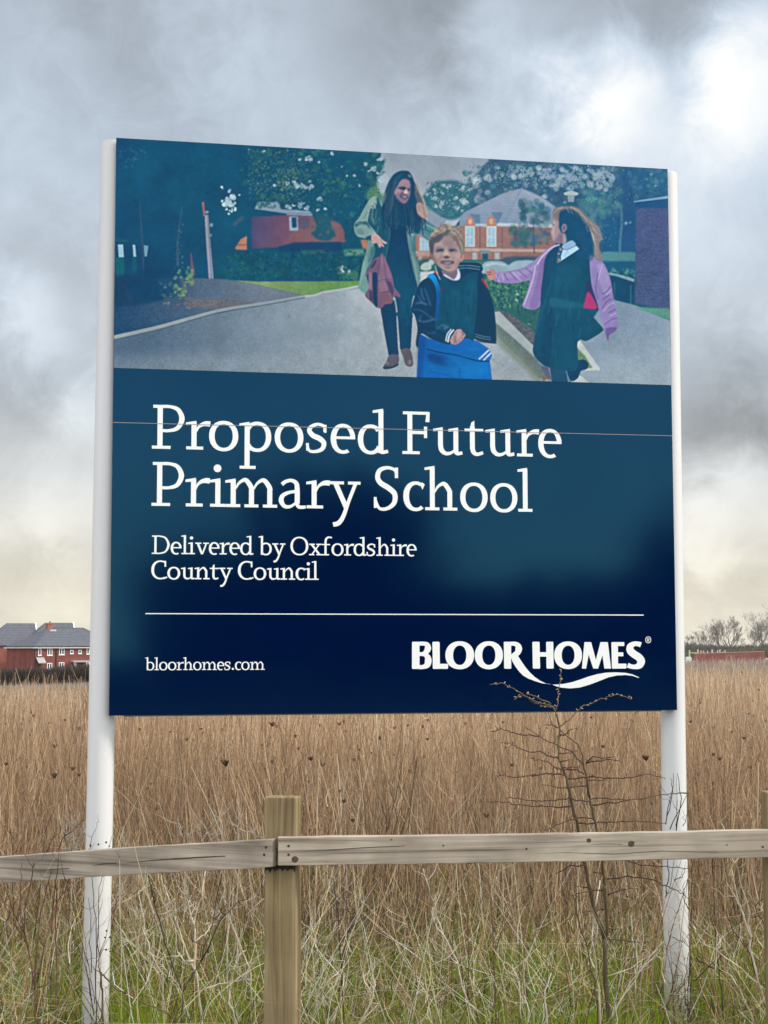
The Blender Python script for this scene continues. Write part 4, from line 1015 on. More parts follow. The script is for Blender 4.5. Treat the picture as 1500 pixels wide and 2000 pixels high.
GL = {
    'P': (230, [bx(8, 272, 120, 292), stem(37, 0, 285), foot(2, 124), sk([(62, 282), (118, 282), (172, 262), (197, 203), (170, 142), (116, 122), (62, 122)], [20, 20, 28, 36, 28, 20, 20])]),
    'r': (152, [foot(0, 112), stem(34, 0, 184), flag(34, 192), sk([(60, 105), (78, 146), (106, 168), (132, 174), (158, 172)], [10, 16, 26, 34, 36])]),
    'i': (106, [foot(0, 102), stem(34, 0, 184), flag(34, 192), dot(48, 258, 26)]),
    'n': (232, [foot(0, 100), stem(34, 0, 184), flag(34, 192), arch(66, 156, 196), foot(128, 226)]),
    'm': (353, [foot(0, 98), stem(34, 0, 184), flag(34, 192), arch(66, 156, 196), foot(126, 220), arch(188, 279, 196), foot(250, 346)]),
    'h': (228, [foot(0, 100), stem(34, 0, 298), flag(34, 306), arch(66, 156, 196), foot(128, 226)]),
    'l': (106, [foot(0, 102), stem(34, 0, 298), flag(34, 306)]),
    'o': (203, [ring(97, 94, 97, 102, 37, 23)]),
    'e': (168, [ring(84, 94, 84, 102, 36, 23, 0, 300, ox=2), bx(34, 92, 166, 110)]),
    'c': (150, [ring(86, 94, 86, 102, 36, 23, 62, 308, ox=4), qd((118, 172), (132, 190), (150, 176), (134, 140))]),
    'd': (209, [ring(88, 94, 88, 102, 37, 23, 40, 330), stem(142, 20, 298), flag(142, 306, 40), sk([(120, 22), (152, 14), (172, 8), (208, 16)], [20, 26, 24, 22])]),
    'b': (212, [stem(34, 0, 298), flag(34, 306), ring(112, 94, 94, 102, 36, 23, -150, 148)]),
    'p': (234, [[((2, -122), (2, -102)), ((108, -122), (108, -102))], stem(34, -120, 186), flag(34, 194, 36), ring(118, 94, 94, 102, 36, 23, -150, 148)]),
    's': (162, [sk([(128, 138), (122, 176), (76, 188), (34, 168), (24, 142), (48, 112), (92, 92), (122, 62), (110, 22), (66, 4), (22, 10), (8, 56)], [19, 20, 21, 27, 32, 35, 36, 34, 28, 21, 19, 18]), bx(122, 132, 140, 186), bx(2, 8, 20, 60)]),
    'u': (212, [flag(36, 190, 34), stem(36, 62, 184), sk([(53, 70), (60, 34), (88, 10), (126, 14), (166, 44)], [ST, 34, 26, 20, 12]), stem(144, 20, 184), flag(144, 190, 36), sk([(150, 26), (170, 10), (206, 16)], [20, 24, 22])]),
    't': (134, [qd((36, 190), (44, 226), (66, 240), (66, 186)), stem(34, 44, 200), bx(-4, 164, 128, 184), sk([(51, 56), (58, 24), (84, 8), (126, 20)], [ST, 32, 24, 21])]),
    'F': (203, [bx(4, 272, 190, 292), stem(35, 0, 280), foot(0, 120), bx(60, 138, 158, 160), bx(150, 112, 172, 190), qd((160, 222), (168, 285), (190, 285), (188, 222))]),
    'S': (200, [sk([(160, 216), (152, 268), (100, 286), (46, 268), (30, 220), (52, 180), (108, 146), (148, 106), (144, 46), (98, 8), (42, 8), (12, 70)], [20, 20, 22, 30, 34, 36, 37, 36, 32, 24, 20, 19]), bx(150, 216, 172, 288), bx(4, 10, 23, 84)]),
    'a': (184, [sk([(22, 158), (48, 178), (88, 186), (120, 166), (126, 120), (126, 30)], [26, 24, 23, 30, ST, ST]), sk([(128, 112), (76, 106), (30, 84), (18, 48), (40, 12), (80, 10), (126, 42)], [20, 21, 28, 34, 26, 20, 14]), sk([(122, 34), (138, 8), (184, 8)], [24, 24, 20])]),
    'y': (206, [bx(0, 166, 96, 186), bx(124, 166, 210, 186), qd((22, 170), (58, 170), (118, 34), (100, -6)), sk([(176, 172), (130, 56), (92, -50), (60, -96), (22, -108)], [24, 24, 28, 32, 30])]),
    'v': (212, [bx(0, 166, 94, 186), bx(124, 166, 212, 186), qd((22, 170), (60, 170), (124, 0), (90, 0)), qd((160, 170), (184, 170), (122, 0), (96, 0))]),
    'x': (210, [bx(4, 166, 92, 186), bx(116, 166, 200, 186), bx(0, 0, 84, 20), bx(118, 0, 210, 20), qd((22, 172), (62, 172), (184, 14), (144, 14)), qd((148, 172), (172, 172), (60, 14), (34, 14))]),
    'f': (148, [foot(0, 108), stem(36, 0, 220), bx(-4, 164, 124, 184), sk([(53, 210), (60, 258), (92, 290), (126, 292), (154, 284)], [ST, 34, 28, 24, 26])]),
    'D': (290, [bx(2, 272, 110, 292), stem(38, 0, 285), foot(0, 110), sk([(62, 282), (124, 282), (212, 250), (256, 146), (212, 42), (124, 10), (62, 10)], [20, 20, 28, 38, 28, 20, 20])]),
    'O': (296, [ring(142, 146, 142, 150, 38, 23)]),
    'C': (242, [ring(136, 146, 136, 150, 38, 23, 58, 302, ox=3), bx(198, 196, 222, 288), sk([(150, 284), (190, 278), (216, 262)], [20, 22, 20]), sk([(176, 10), (206, 16), (238, 34)], [20, 22, 22])]),
    '.': (86, [dot(38, 24, 26)]),
    ' ': (84, []),
}


def set_line(text, spacing=1.0):
    """-> list of (index, strip points in glyph units), total width"""
    x, out, w = 0., [], 0.
    for ch in text:
        adv, st = GL[ch]
        out.append((x, st))
        w = x + adv - 6
        x += adv * spacing
    return out, w


# heavy flared capitals of the builder's name, traced in picture units of the enlarged crop (6 px = 1)
def heavy_logo():
    a, b = [], []          # crop 1: origin (795,1240), crop 2: origin (1030,1235); scale 6
    def cap(x0, x1, y0, y1, r=8):
        return [((x0, y0 + r), (x0, y1 - r)), ((x0 + r, y0), (x0 + r, y1)), ((x1 - r, y0), (x1 - r, y1)), ((x1, y0 + r), (x1, y1 - r))]
    a += [cap(58, 146, 80, 398), sk([(140, 103), (196, 102), (236, 118), (244, 158), (226, 196), (190, 220), (140, 224)], [46, 46, 60, 76, 64, 44, 40]), sk([(140, 226), (200, 228), (238, 256), (248, 300), (236, 350), (190, 375), (140, 376)], [40, 44, 66, 82, 72, 48, 46])]
    a += [[((297, 88), (302, 390)), ((305, 80), (310, 398)), ((372, 80), (378, 398)), ((381, 88), (385, 390))], cap(376, 481, 338, 397)]
    a += [ring(617, 238, 168, 164, 90, 50, n=56), ring(958, 238, 165, 164, 88, 50, n=56)]
    a += [[((1133, 88), (1138, 388)), ((1141, 80), (1146, 396)), ((1210, 80), (1212, 396)), ((1219, 88), (1221, 390))],
          sk([(1212, 103), (1262, 104), (1298, 126), (1308, 164), (1296, 204), (1262, 232), (1216, 258)], [46, 48, 66, 80, 68, 60, 40])]
    a += [[((1218, 236), (1218, 262)), ((1296, 240), (1238, 318)), ((1340, 310), (1268, 368)), ((1386, 376), (1310, 424)), ((1440, 440), (1360, 476)), ((1500, 496), (1422, 512)), ((1562, 538), (1500, 541)), ((1630, 570), (1580, 566)), ((1690, 578), (1680, 578))]]
    b += [[((58, 118), (64, 416)), ((66, 110), (72, 424)), ((136, 110), (142, 424)), ((142, 118), (149, 418))], [((219, 118), (224, 416)), ((227, 110), (232, 424)), ((296, 110), (300, 424)), ((303, 118), (308, 416))], bx(140, 232, 228, 284)]
    b += [ring(477, 268, 163, 162, 88, 50, n=56)]
    b += [qd((668, 114), (744, 114), (688, 424), (638, 424)), qd((668, 114), (746, 114), (830, 424), (772, 424)), qd((856, 114), (930, 114), (828, 424), (776, 424)), qd((856, 114), (942, 116), (980, 424), (902, 424))]
    b += [[((984, 120), (990, 418)), ((990, 114), (998, 425)), ((1060, 114), (1062, 425))], cap(1056, 1135, 114, 160, 6), cap(1056, 1124, 234, 280, 6), cap(1056, 1160, 366, 424, 6)]
    b += [sk([(1330, 146), (1290, 134), (1246, 136), (1206, 166), (1206, 214), (1250, 256), (1306, 294), (1332, 340), (1312, 386), (1262, 404), (1210, 398), (1174, 384)], [60, 54, 56, 80, 88, 86, 88, 92, 80, 52, 52, 56])]
    b += [[((290, 613), (296, 614)), ((360, 610), (340, 632)), ((430, 602), (400, 648)), ((520, 584), (500, 656)), ((620, 552), (610, 646)), ((720, 516), (730, 612)), ((820, 490), (850, 566)), ((920, 472), (950, 526)), ((1040, 468), (1050, 504)), ((1150, 474), (1150, 500)), ((1230, 492), (1228, 508)), ((1308, 526), (1306, 534))]]
    b += [ring(1415, 87, 34, 39, 7, 7, n=30), bx(1402, 68, 1409, 108), sk([(1405, 71), (1420, 72), (1426, 80), (1418, 88), (1405, 89)], [6, 6, 7, 6, 6]), qd((1411, 89), (1418, 89), (1430, 108), (1421, 108))]
    res = []
    for strips, o in ((a, (795, 1240)), (b, (1030, 1235))):
        for st in strips:
            res.append([((o[0] + p[0] / 6, o[1] + p[1] / 6), (o[0] + q[0] / 6, o[1] + q[1] / 6)) for p, q in st])
    return res


# text lines: part name, words, base line ends in the picture, picture height of 292 units, measured letter starts
_h = lambda L: [None if v is None else 260 + v / 3.409 for v in L]
TEXT_LINES = [
    ('headline_lettering', 'Proposed Future', (296.1, 876.0), (1097.2, 893.0), 85.7, _h([123, 353, 505, 708, 942, 1150, 1315, 1496, None, 1793, 1996, 2211, 2344, 2556, 2698])),
    ('headline_lettering', 'Primary School', (295.2, 987.7), (1042.0, 999.6), 85.7, _h([120, 350, 512, 615, 968, 1155, 1310, None, 1599, 1799, 1944, 2178, 2378, 2564])),
    ('subtitle_lettering', 'Delivered by Oxfordshire', (296.4, 1081.7), (813.2, 1086.0), 36.0, None),
    ('subtitle_lettering', 'County Council', (295.3, 1130.8), (621.9, 1132.4), 36.0, None),
    ('web_address_lettering', 'bloorhomes.com', (283.6, 1308.8), (517.0, 1308.0), 24.2, None),
]
# ---------------------------------------------------------------- the sign board
YAW, BX, BY, BZ, BW, BH = .1868, .0768, 6.724, 2.5316, 2.44, 2.4111
sign = empty('school_sign', (BX, BY, 0), YAW)
tag(sign, 'big navy blue school sign board with a family photo on two white posts', 'sign')
HW, HH = BW / 2, BH / 2
_src = [(227, 269), (1303.7, 330), (212.8, 1397.7), (1322.5, 1386.7)]
_dst = [(-HW, BZ + HH), (HW, BZ + HH), (-HW, BZ - HH), (HW, BZ - HH)]
_A = []
for (x, y), (u, v) in zip(_src, _dst):
    _A += [[x, y, 1, 0, 0, 0, -u * x, -u * y, u], [0, 0, 0, x, y, 1, -v * x, -v * y, v]]
_A = np.array(_A)
_hh = np.linalg.solve(_A[:, :8], _A[:, 8])
HM = np.append(_hh, 1).reshape(3, 3)          # picture of the board -> place on the board (x along it, z up)
HI = np.linalg.inv(HM)


def on_board(P):
    P = np.asarray(P, float).reshape(-1, 2)
    q = np.c_[P, np.ones(len(P))] @ HM.T
    return q[:, :2] / q[:, 2:]


def gloss(name, rough=.08, spec=.50):
    m = mat(name, (0, .0045, .034), rough, spec)
    p = m.node_tree.nodes['Principled BSDF']
    p.inputs['IOR'].default_value = 1.5
    p.inputs['Specular Tint'].default_value = (.18, .76, 1.0, 1)
    t = mnode(m, 'ShaderNodeTexCoord')
    nz = mnode(m, 'ShaderNodeTexNoise'); nz.inputs['Scale'].default_value = 1.3; nz.inputs['Detail'].default_value = 1
    mlink(m, t.outputs['Object'], nz.inputs['Vector'])
    b = mnode(m, 'ShaderNodeBump'); b.inputs['Strength'].default_value = .10; b.inputs['Distance'].default_value = .02
    mlink(m, nz.outputs['Fac'], b.inputs['Height']); mlink(m, b.outputs[0], p.inputs['Normal'])
    return m


m_navy = gloss('navy_gloss_panel')
p_ = m_navy.node_tree.nodes['Principled BSDF']
z_seam_l, z_seam_r = on_board([(222, 824)])[0][1], on_board([(1309, 852)])[0][1]
z_seam = .5 * (z_seam_l + z_seam_r)
up = MB(); up.box(-HW, 0, z_seam + .0012, HW, .028, BZ + HH)
up.build('panel', m_navy, sign)
lo = MB(); lo.box(-HW, 0, BZ - HH, HW, .028, z_seam - .0012)
lo.build('panel', m_navy, sign)
m_alu = mat('aluminium', (.42, .42, .42), .45, .5)
m_joint = mat('pale_joint', (.34, .27, .25), .6, .3)
jt = MB(); jt.box(-HW + .002, -.0016, z_seam - .0011, HW - .002, -.0003, z_seam + .0011)
jt.build('panel_joint', m_joint, sign)
for z0, z1 in ((BZ - HH - .006, BZ - HH + .03), (BZ + HH - .06, BZ + HH - .03), (BZ - .03, BZ + .03)):
    rl = MB(); rl.box(-HW + .06, .03, z0, HW - .06, .055, z1)
    rl.build('back_rail', m_alu, sign)

# the posts: white lacquered tubes, very slightly out of plumb
m_post = noise_mat('white_lacquer', (.61, .615, .60), (.65, .65, .635), scale=3, rough=.35, stretch=(1, 1, .15), spec=.5)
def sign_post(xt, xb):
    n = 36; r = .0545
    m = MB()
    zt = BZ + HH + .0008
    P = [(xb, .0595 + .028, -.3), (xb + (xt - xb) * .3, .0595 + .028, .9), (xt, .0595 + .028, zt)]
    m.tube(P, r, n)
    o = m.build('post', m_post, sign, True)
    es = o.modifiers.new('edges', 'EDGE_SPLIT'); es.split_angle = rad(50)
    c = MB(); c.tube([(xt, .0595 + .028, zt), (xt, .0595 + .028, zt + .002)], r - .001, n)
    c.build('post_cap', m_post, o)
POST_L, POST_R = (-HW - .008, -HW - .042), (HW + .022, HW + .008)
sign_post(*POST_L)
sign_post(*POST_R)

# the printed photograph: its colours sit in a dense sheet of vertices
IRR, REFL = np.array([1.16, 1.165, 1.15]), np.array([.0115, .052, .081])
def srgb2lin(c):
    return np.where(c <= .04045, c / 12.92, ((c + .055) / 1.055) ** 2.4)
def build_print():
    img = paint_print()
    nx, nz = 980, 420
    bl, br = on_board([(224, 718.5)])[0], on_board([(1309, 752)])[0]
    u = np.linspace(-HW + .0015, HW - .0015, nx)
    t = np.linspace(0, 1, nz)
    U, T = np.meshgrid(u, t)
    zb = bl[1] + (br[1] - bl[1]) * (U + HW) / BW
    Zt = BZ + HH - .0012
    Zv = zb + (Zt - zb) * T
    q = np.stack([U.ravel(), Zv.ravel(), np.ones(U.size)], 1) @ HI.T
    px = np.clip(q[:, 0] / q[:, 2] - PX0 - .5, 0, PW - 1.01); py = np.clip(q[:, 1] / q[:, 2] - PY0 - .5, 0, PH - 1.01)
    x0 = px.astype(int); y0 = py.astype(int); fx = (px - x0)[:, None]; fy = (py - y0)[:, None]
    c = (img[y0, x0] * (1 - fx) + img[y0, x0 + 1] * fx) * (1 - fy) + (img[y0 + 1, x0] * (1 - fx) + img[y0 + 1, x0 + 1] * fx) * fy
    lin = srgb2lin(c)
    alb = np.clip((lin - REFL) / IRR, .0015, .88)
    V = np.stack([U.ravel(), np.full(U.size, -.0012), Zv.ravel()], 1)
    ii, jj = np.meshgrid(np.arange(nx - 1), np.arange(nz - 1))
    k0 = (jj * nx + ii).ravel()
    m = gloss('printed_film')
    a = mnode(m, 'ShaderNodeAttribute', attribute_name='tint')
    mlink(m, a.outputs['Color'], m.node_tree.nodes['Principled BSDF'].inputs['Base Color'])
    o = np_mesh('printed_photograph', V, np.stack([k0, k0 + 1, k0 + nx + 1, k0 + nx], 1), m, sign, alb)
    tag(o, 'printed photo of a laughing woman, a boy and a girl in school clothes walking down a road')
build_print()

m_vinyl = mat('white_vinyl', (.80, .815, .785), .35, .4)
def strips_mesh(name, strips, y_base=-.0004):
    """strips: list of (strip in board x-z, layer number)"""
    m = MB()
    for st, lay in strips:
        y = y_base - lay * 3.5e-5
        vv = []
        for p, q in st:
            vv += [(p[0], y, p[1]), (q[0], y, q[1])]
        m.add(vv, [(2 * i, 2 * i + 1, 2 * i + 3, 2 * i + 2) for i in range(len(st) - 1)])
    return m.build(name, m_vinyl, sign)

groups = {}
for name, words, p0, p1, cap, starts in TEXT_LINES:
    a, b = on_board([p0, p1])
    k = (on_board([(p0[0], p0[1] - cap)])[0] - a)[1] / 292
    d = (b - a)
    glyphs, w = set_line(words)
    kx = k if starts else d[0] / w
    for i, (x, sts) in enumerate(glyphs):
        if starts:
            if starts[i] is None:
                continue
            f = (starts[i] - p0[0]) / (p1[0] - p0[0])
            o0 = on_board([(starts[i], p0[1] + (p1[1] - p0[1]) * f)])[0]
        else:
            f = x / w
            o0 = a + d * f
        sl = d[1] / d[0]
        for j, st in enumerate(sts):
            Q = [((o0[0] + p[0] * kx, o0[1] + p[1] * k + p[0] * kx * sl), (o0[0] + q[0] * kx, o0[1] + q[1] * k + q[0] * kx * sl)) for p, q in st]
            groups.setdefault(name, []).append((Q, j * 2 + (i % 2)))
for name, st in groups.items():
    strips_mesh(name, st)
strips_mesh('logo_lettering', [([(tuple(on_board([p])[0]), tuple(on_board([q])[0])) for p, q in st], i) for i, st in enumerate(heavy_logo())])
strips_mesh('divider_line', [([tuple(map(tuple, on_board([(284, 1197.4), (284, 1199.3)]))), tuple(map(tuple, on_board([(1257, 1200.2), (1257, 1202.1)])))], 0)])

# ---------------------------------------------------------------- post and rail fence in front of the sign
def wood(name, c0, c1, c2, axis):
    """weathered sawn softwood with grain along one axis"""
    m = mat(name, c0, .85, .25)
    p = m.node_tree.nodes['Principled BSDF']
    t = mnode(m, 'ShaderNodeTexCoord'); mp = mnode(m, 'ShaderNodeMapping')
    s = [26, 26, 26]; s[axis] = 1.1
    mp.inputs['Scale'].default_value = s
    mlink(m, t.outputs['Object'], mp.inputs[0])
    a = mnode(m, 'ShaderNodeTexNoise'); a.inputs['Scale'].default_value = 1.2; a.inputs['Detail'].default_value = 5; a.inputs['Distortion'].default_value = 1.6
    mlink(m, mp.outputs[0], a.inputs['Vector'])
    r = mnode(m, 'ShaderNodeValToRGB'); e = r.color_ramp.elements
    e[0].position = .28; e[0].color = (*c2, 1); e[1].position = .72; e[1].color = (*c1, 1)
    n = e.new(.46); n.color = (*c0, 1)
    mlink(m, a.outputs['Fac'], r.inputs[0])
    # broad blotches of damp and lichen
    b = mnode(m, 'ShaderNodeTexNoise'); b.inputs['Scale'].default_value = 5; b.inputs['Detail'].default_value = 4
    mlink(m, t.outputs['Object'], b.inputs['Vector'])
    mr = mnode(m, 'ShaderNodeMapRange'); mr.inputs[1].default_value = .3; mr.inputs[2].default_value = .7; mr.inputs[3].default_value = .72; mr.inputs[4].default_value = 1.15
    mlink(m, b.outputs['Fac'], mr.inputs[0])
    # fine dark drying cracks
    s2 = [90, 90, 90]; s2[axis] = 1.6
    mp2 = mnode(m, 'ShaderNodeMapping'); mp2.inputs['Scale'].default_value = s2; mlink(m, t.outputs['Object'], mp2.inputs[0])
    ck = mnode(m, 'ShaderNodeTexNoise'); ck.inputs['Scale'].default_value = .5; ck.inputs['Detail'].default_value = 2; mlink(m, mp2.outputs[0], ck.inputs['Vector'])
    c3 = mnode(m, 'ShaderNodeMapRange'); c3.inputs[1].default_value = .30; c3.inputs[2].default_value = .40; c3.inputs[3].default_value = .45; c3.inputs[4].default_value = 1
    mlink(m, ck.outputs['Fac'], c3.inputs[0])
    mu = mnode(m, 'ShaderNodeMath', operation='MULTIPLY'); mlink(m, mr.outputs[0], mu.inputs[0]); mlink(m, c3.outputs[0], mu.inputs[1])
    sc = mnode(m, 'ShaderNodeVectorMath', operation='SCALE'); mlink(m, r.outputs[0], sc.inputs[0]); mlink(m, mu.outputs[0], sc.inputs['Scale'])
    mlink(m, sc.outputs[0], p.inputs['Base Color'])
    bp = mnode(m, 'ShaderNodeBump'); bp.inputs['Strength'].default_value = .5; bp.inputs['Distance'].default_value = .002
    mlink(m, a.outputs['Fac'], bp.inputs['Height']); mlink(m, bp.outputs[0], p.inputs['Normal'])
    return m


fence = empty('post_and_rail_fence', at(549, 1700, 5.76).xy.to_3d())
tag(fence, 'weathered grey timber post and rail fence crossing in front of the sign', 'fence')
FL = fence.location
m_rail = wood('silvered_rail_wood', (.34, .29, .225), (.47, .41, .325), (.21, .17, .125), 0)
m_fpost = wood('green_treated_post_wood', (.25, .185, .092), (.35, .275, .155), (.14, .10, .05), 2)
m_knot = noise_mat('knot', (.05, .035, .025), (.11, .075, .05), 30, .9)
m_screw = mat('rusty_screw', (.05, .035, .03), .7, .3)
m_band = noise_mat('black_band', (.012, .012, .011), (.06, .05, .035), 30, .95, (1, 1, .25))


def fence_post(px0, px1, ptop, Y, turn):
    c = at((px0 + px1) / 2, 1640, Y); zt = at((px0 + px1) / 2, ptop, Y).z
    w = (px1 - px0) / F_PX * Y
    m = MB(); m.box(-w / 2, 0, -.4 - 0, w / 2, .075, zt)
    o = m.build('fence_post', m_fpost, fence, bevel=.004)
    o.location = (c.x - FL.x, c.y - FL.y, -FL.z); o.rotation_euler = (0, 0, turn)
    return o, c, w, zt


fp, fpc, fpw, fpz = fence_post(515.5, 579, 1557, 5.76, rad(-12))
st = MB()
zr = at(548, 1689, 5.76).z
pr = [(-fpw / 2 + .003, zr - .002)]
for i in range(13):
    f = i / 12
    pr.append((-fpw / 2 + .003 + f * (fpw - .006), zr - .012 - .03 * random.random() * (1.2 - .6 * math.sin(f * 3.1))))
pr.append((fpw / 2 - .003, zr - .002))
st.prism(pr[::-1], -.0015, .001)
st.build('dark_band', m_band, fp)  # ragged near-black band across the post face just below the rail


def rail(pts, h, parent, seed):
    """pts: two ends (top edge) as points; h: board height at each end; thickness .038"""
    a, b = pts
    L = (b - a)
    ang = math.atan2(L.y, L.x)
    ln = L.to_2d().length
    n = 40
    rr = random.Random(seed)
    V_, F_ = [], []
    for i in range(n + 1):
        f = i / n
        x = f * ln
        zt = L.z * f + rr.uniform(-.0010, .0010) + .002 * math.sin(f * 7 + seed); zb = zt - (h[0] * (1 - f) + h[1] * f) + rr.uniform(-.0012, .0012)
        V_ += [(x, -.0385, zb), (x, -.0385, zt), (x, 0, zt), (x, 0, zb)]
    for i in range(n):
        k = i * 4
        for q in range(4):
            F_.append((k + q, k + (q + 1) % 4, k + 4 + (q + 1) % 4, k + 4 + q))
    F_ += [(3, 2, 1, 0), tuple(n * 4 + q for q in range(4))]
    m = MB(); m.add(V_, [tuple(reversed(f)) for f in F_])
    o = m.build('rail', m_rail, parent, bevel=.0025)
    o.location = a - FL
    o.rotation_euler = (0, 0, ang)
    return o, ang, ln


def on_rail(o, spots, name, m, parent_rail, y=-.0385):
    """flat marks with a little depth set into the rail face; spots: (x, z, rx, rz)"""
    for x, z, rx, rz in spots:
        b = MB()
        n = 12
        ring_ = [(x + rx * math.cos(2 * math.pi * k / n) * random.uniform(.88, 1.1), y - .0006, z + rz * math.sin(2 * math.pi * k / n) * random.uniform(.88, 1.1)) for k in range(n)]
        b.add(ring_ + [(p[0], y + .002, p[2]) for p in ring_], [tuple(range(n))] + [(i, (i + 1) % n, n + (i + 1) % n, n + i) for i in range(n)])
        b.build(name, m, parent_rail)


YR = 5.752
A_ = at(541.8, 1636.5, YR); Bl = at(-330, 1694, 6.5)
railL, angL, lnL = rail((Bl, A_ - (A_ - Bl).normalized() * .0012), (.1, .0985), fence, 3)
A2 = at(541.8, 1634, YR); Br = at(1860, 1613, 6.02)
railR, angR, lnR = rail((A2 + (Br - A2).normalized() * .0012, Br), (.1, .1), fence, 8)


def rail_spot(o, a, ang, px, py, rx, rz):
    """a mark at a picture position, expressed along the rail"""
    p = at(px, py, 5.7)
    d = Vector((math.cos(ang), math.sin(ang)))
    # intersect the sight line with the rail's plane
    o2 = Vector((a.x, a.y)); rd = ray(px, py)
    nrm_ = Vector((-d.y, d.x))
    t = ((o2 + nrm_ * -.0385)).dot(nrm_) / Vector((rd.x, rd.y)).dot(nrm_)
    P = Vector((0, 0, EYE)) + rd * t
    return ((Vector((P.x, P.y)) - o2).dot(d), P.z - a.z, rx, rz)


for (px, py) in ((519.5, 1655), (516, 1669.5)):
    on_rail(railL, [rail_spot(railL, Bl, angL, px, py, .0052, .0052)], 'screw', m_screw, railL)
for (px, py) in ((563, 1652.5), (563, 1669.5)):
    on_rail(railR, [rail_spot(railR, A2, angR, px, py, .0048, .0048)], 'screw', m_screw, railR)
for (px, py, r) in ((575.5, 1679, .0115), (1149.5, 1641.5, .0082), (1232.5, 1648, .0115), (1027.5, 1658, .004), (1419, 1650.5, .003), (1489, 1654, .0045), (865.5, 1651.5, .0035), (763.5, 1640, .003)):
    on_rail(railR, [rail_spot(railR, A2, angR, px, py, r * 1.1, r)], 'knot', m_knot, railR)
# long drying cracks
def crack(rail_, pts, a, ang, w):
    mb = MB()
    Q = [rail_spot(None, a, ang, px, py, 0, 0) for px, py in pts]
    for i in range(len(Q) - 1):
        f0 = math.sin(math.pi * (i + .15) / len(Q)); f1 = math.sin(math.pi * min(i + 1, len(Q) - 1.05) / len(Q))
        y = -.0392
        mb.add([(Q[i][0], y, Q[i][1] - w * f0), (Q[i + 1][0], y, Q[i + 1][1] - w * f1), (Q[i + 1][0], y, Q[i + 1][1] + w * f1), (Q[i][0], y, Q[i][1] + w * f0)], [(0, 1, 2, 3)])
    mb.build('crack', m_knot, rail_)
crack(railL, [(60, 1702), (100, 1698), (135, 1696)], Bl, angL, .0016)
crack(railL, [(180, 1691), (205, 1686.5), (228, 1686)], Bl, angL, .0028)
crack(railL, [(245, 1686), (290, 1681), (340, 1677.5), (400, 1674), (440, 1672)], Bl, angL, .0026)
crack(railL, [(225, 1660), (232, 1670), (236, 1682)], Bl, angL, .0018)
crack(railR, [(572, 1661), (640, 1660), (720, 1655), (790, 1652)], A2, angR, .0014)
crack(railR, [(1020, 1669), (1100, 1665), (1200, 1668), (1290, 1662), (1400, 1664)], A2, angR, .0011)
crack(railR, [(1120, 1652), (1180, 1648), (1215, 1649)], A2, angR, .0009)
fp2, *_ = fence_post(1500, 1562, 1547, 5.93, rad(6))
fp3, *_ = fence_post(-395, -332, 1600, 6.5, rad(8))

# ---------------------------------------------------------------- dead weeds of the field (nobody could count them)
def vnoise(x, y, s, seed):
    """cheap smooth value noise"""
    g = np.random.default_rng(seed).random((128, 128))
    u, v = np.asarray(x) / s + 40, np.asarray(y) / s + 40
    i, j = np.floor(u).astype(int), np.floor(v).astype(int)
    a, b = u - i, v - j
    a = a * a * (3 - 2 * a); b = b * b * (3 - 2 * b)
    G = lambda p, q: g[p % 128, q % 128]
    return (G(i, j) * (1 - a) + G(i + 1, j) * a) * (1 - b) + (G(i, j + 1) * (1 - a) + G(i + 1, j + 1) * a) * b


def stalk_arrays(B, H, lean, curve, W, C_, seg, sides=0, kink=0., taper=.7):
    """B (n,3) feet, H heights, lean (n,2) sideways reach at the tip, curve (n,2) extra bend, W base widths, C_ colours"""
    n = len(B)
    t = np.linspace(0, 1, seg + 1)[None, :, None]
    P = np.zeros((n, seg + 1, 3))
    P[..., 2:] = B[:, None, 2:] + H[:, None, None] * t
    P[..., :2] = B[:, None, :2] + lean[:, None, :] * t + curve[:, None, :] * (t * t - t) * 1.6
    if kink:
        k = rng.normal(0, kink, (n, seg + 1, 3)); k[:, 0] = 0
        P += np.cumsum(k, 1) * .6
    w = W[:, None] * (1 - taper * np.linspace(0, 1, seg + 1)[None, :])
    if sides == 0:
        th = rng.uniform(0, np.pi, n) * .8 - .4 * np.pi
        d = np.stack([np.cos(th), np.sin(th), np.zeros(n)], 1)[:, None, :]
        V = np.stack([P - d * w[..., None] / 2, P + d * w[..., None] / 2], 2)
        k = 2
    else:
        ph = rng.uniform(0, 6.28, n)
        rings = []
        for q in range(sides):
            a = ph + 2 * np.pi * q / sides
            d = np.stack([np.cos(a), np.sin(a), np.zeros(n)], 1)[:, None, :]
            rings.append(P + d * w[..., None] / 2)
        V = np.stack(rings, 2)
        k = sides
    V = V.reshape(-1, 3)
    base = (np.arange(n) * (seg + 1) * k)[:, None]
    F = []
    for s in range(seg):
        if k == 2:
            F.append(np.stack([base[:, 0] + s * 2, base[:, 0] + s * 2 + 1, base[:, 0] + s * 2 + 3, base[:, 0] + s * 2 + 2], 1))
        else:
            for q in range(k):
                F.append(np.stack([base[:, 0] + s * k + q, base[:, 0] + s * k + (q + 1) % k, base[:, 0] + (s + 1) * k + (q + 1) % k, base[:, 0] + (s + 1) * k + q], 1))
    F = np.concatenate(F)
    cols = np.repeat(C_[:, None, :], (seg + 1) * k, 1).reshape(-1, 3)
    return V, F, cols


def merge(parts):
    V, F, C_, o = [], [], [], 0
    for v, f, c in parts:
        V.append(v); F.append(f + o); C_.append(c); o += len(v)
    return np.concatenate(V), np.concatenate(F), np.concatenate(C_)


def scatter(n, y0, y1, half=.34, pad=1.4):
    """feet spread over the wedge of field the camera and its neighbours could see"""
    y = np.sqrt(rng.uniform(y0 * y0, y1 * y1, n)) if y1 > 20 else rng.uniform(y0, y1, n)
    x = rng.uniform(-1, 1, n) * (half * y + pad)
    return x, y


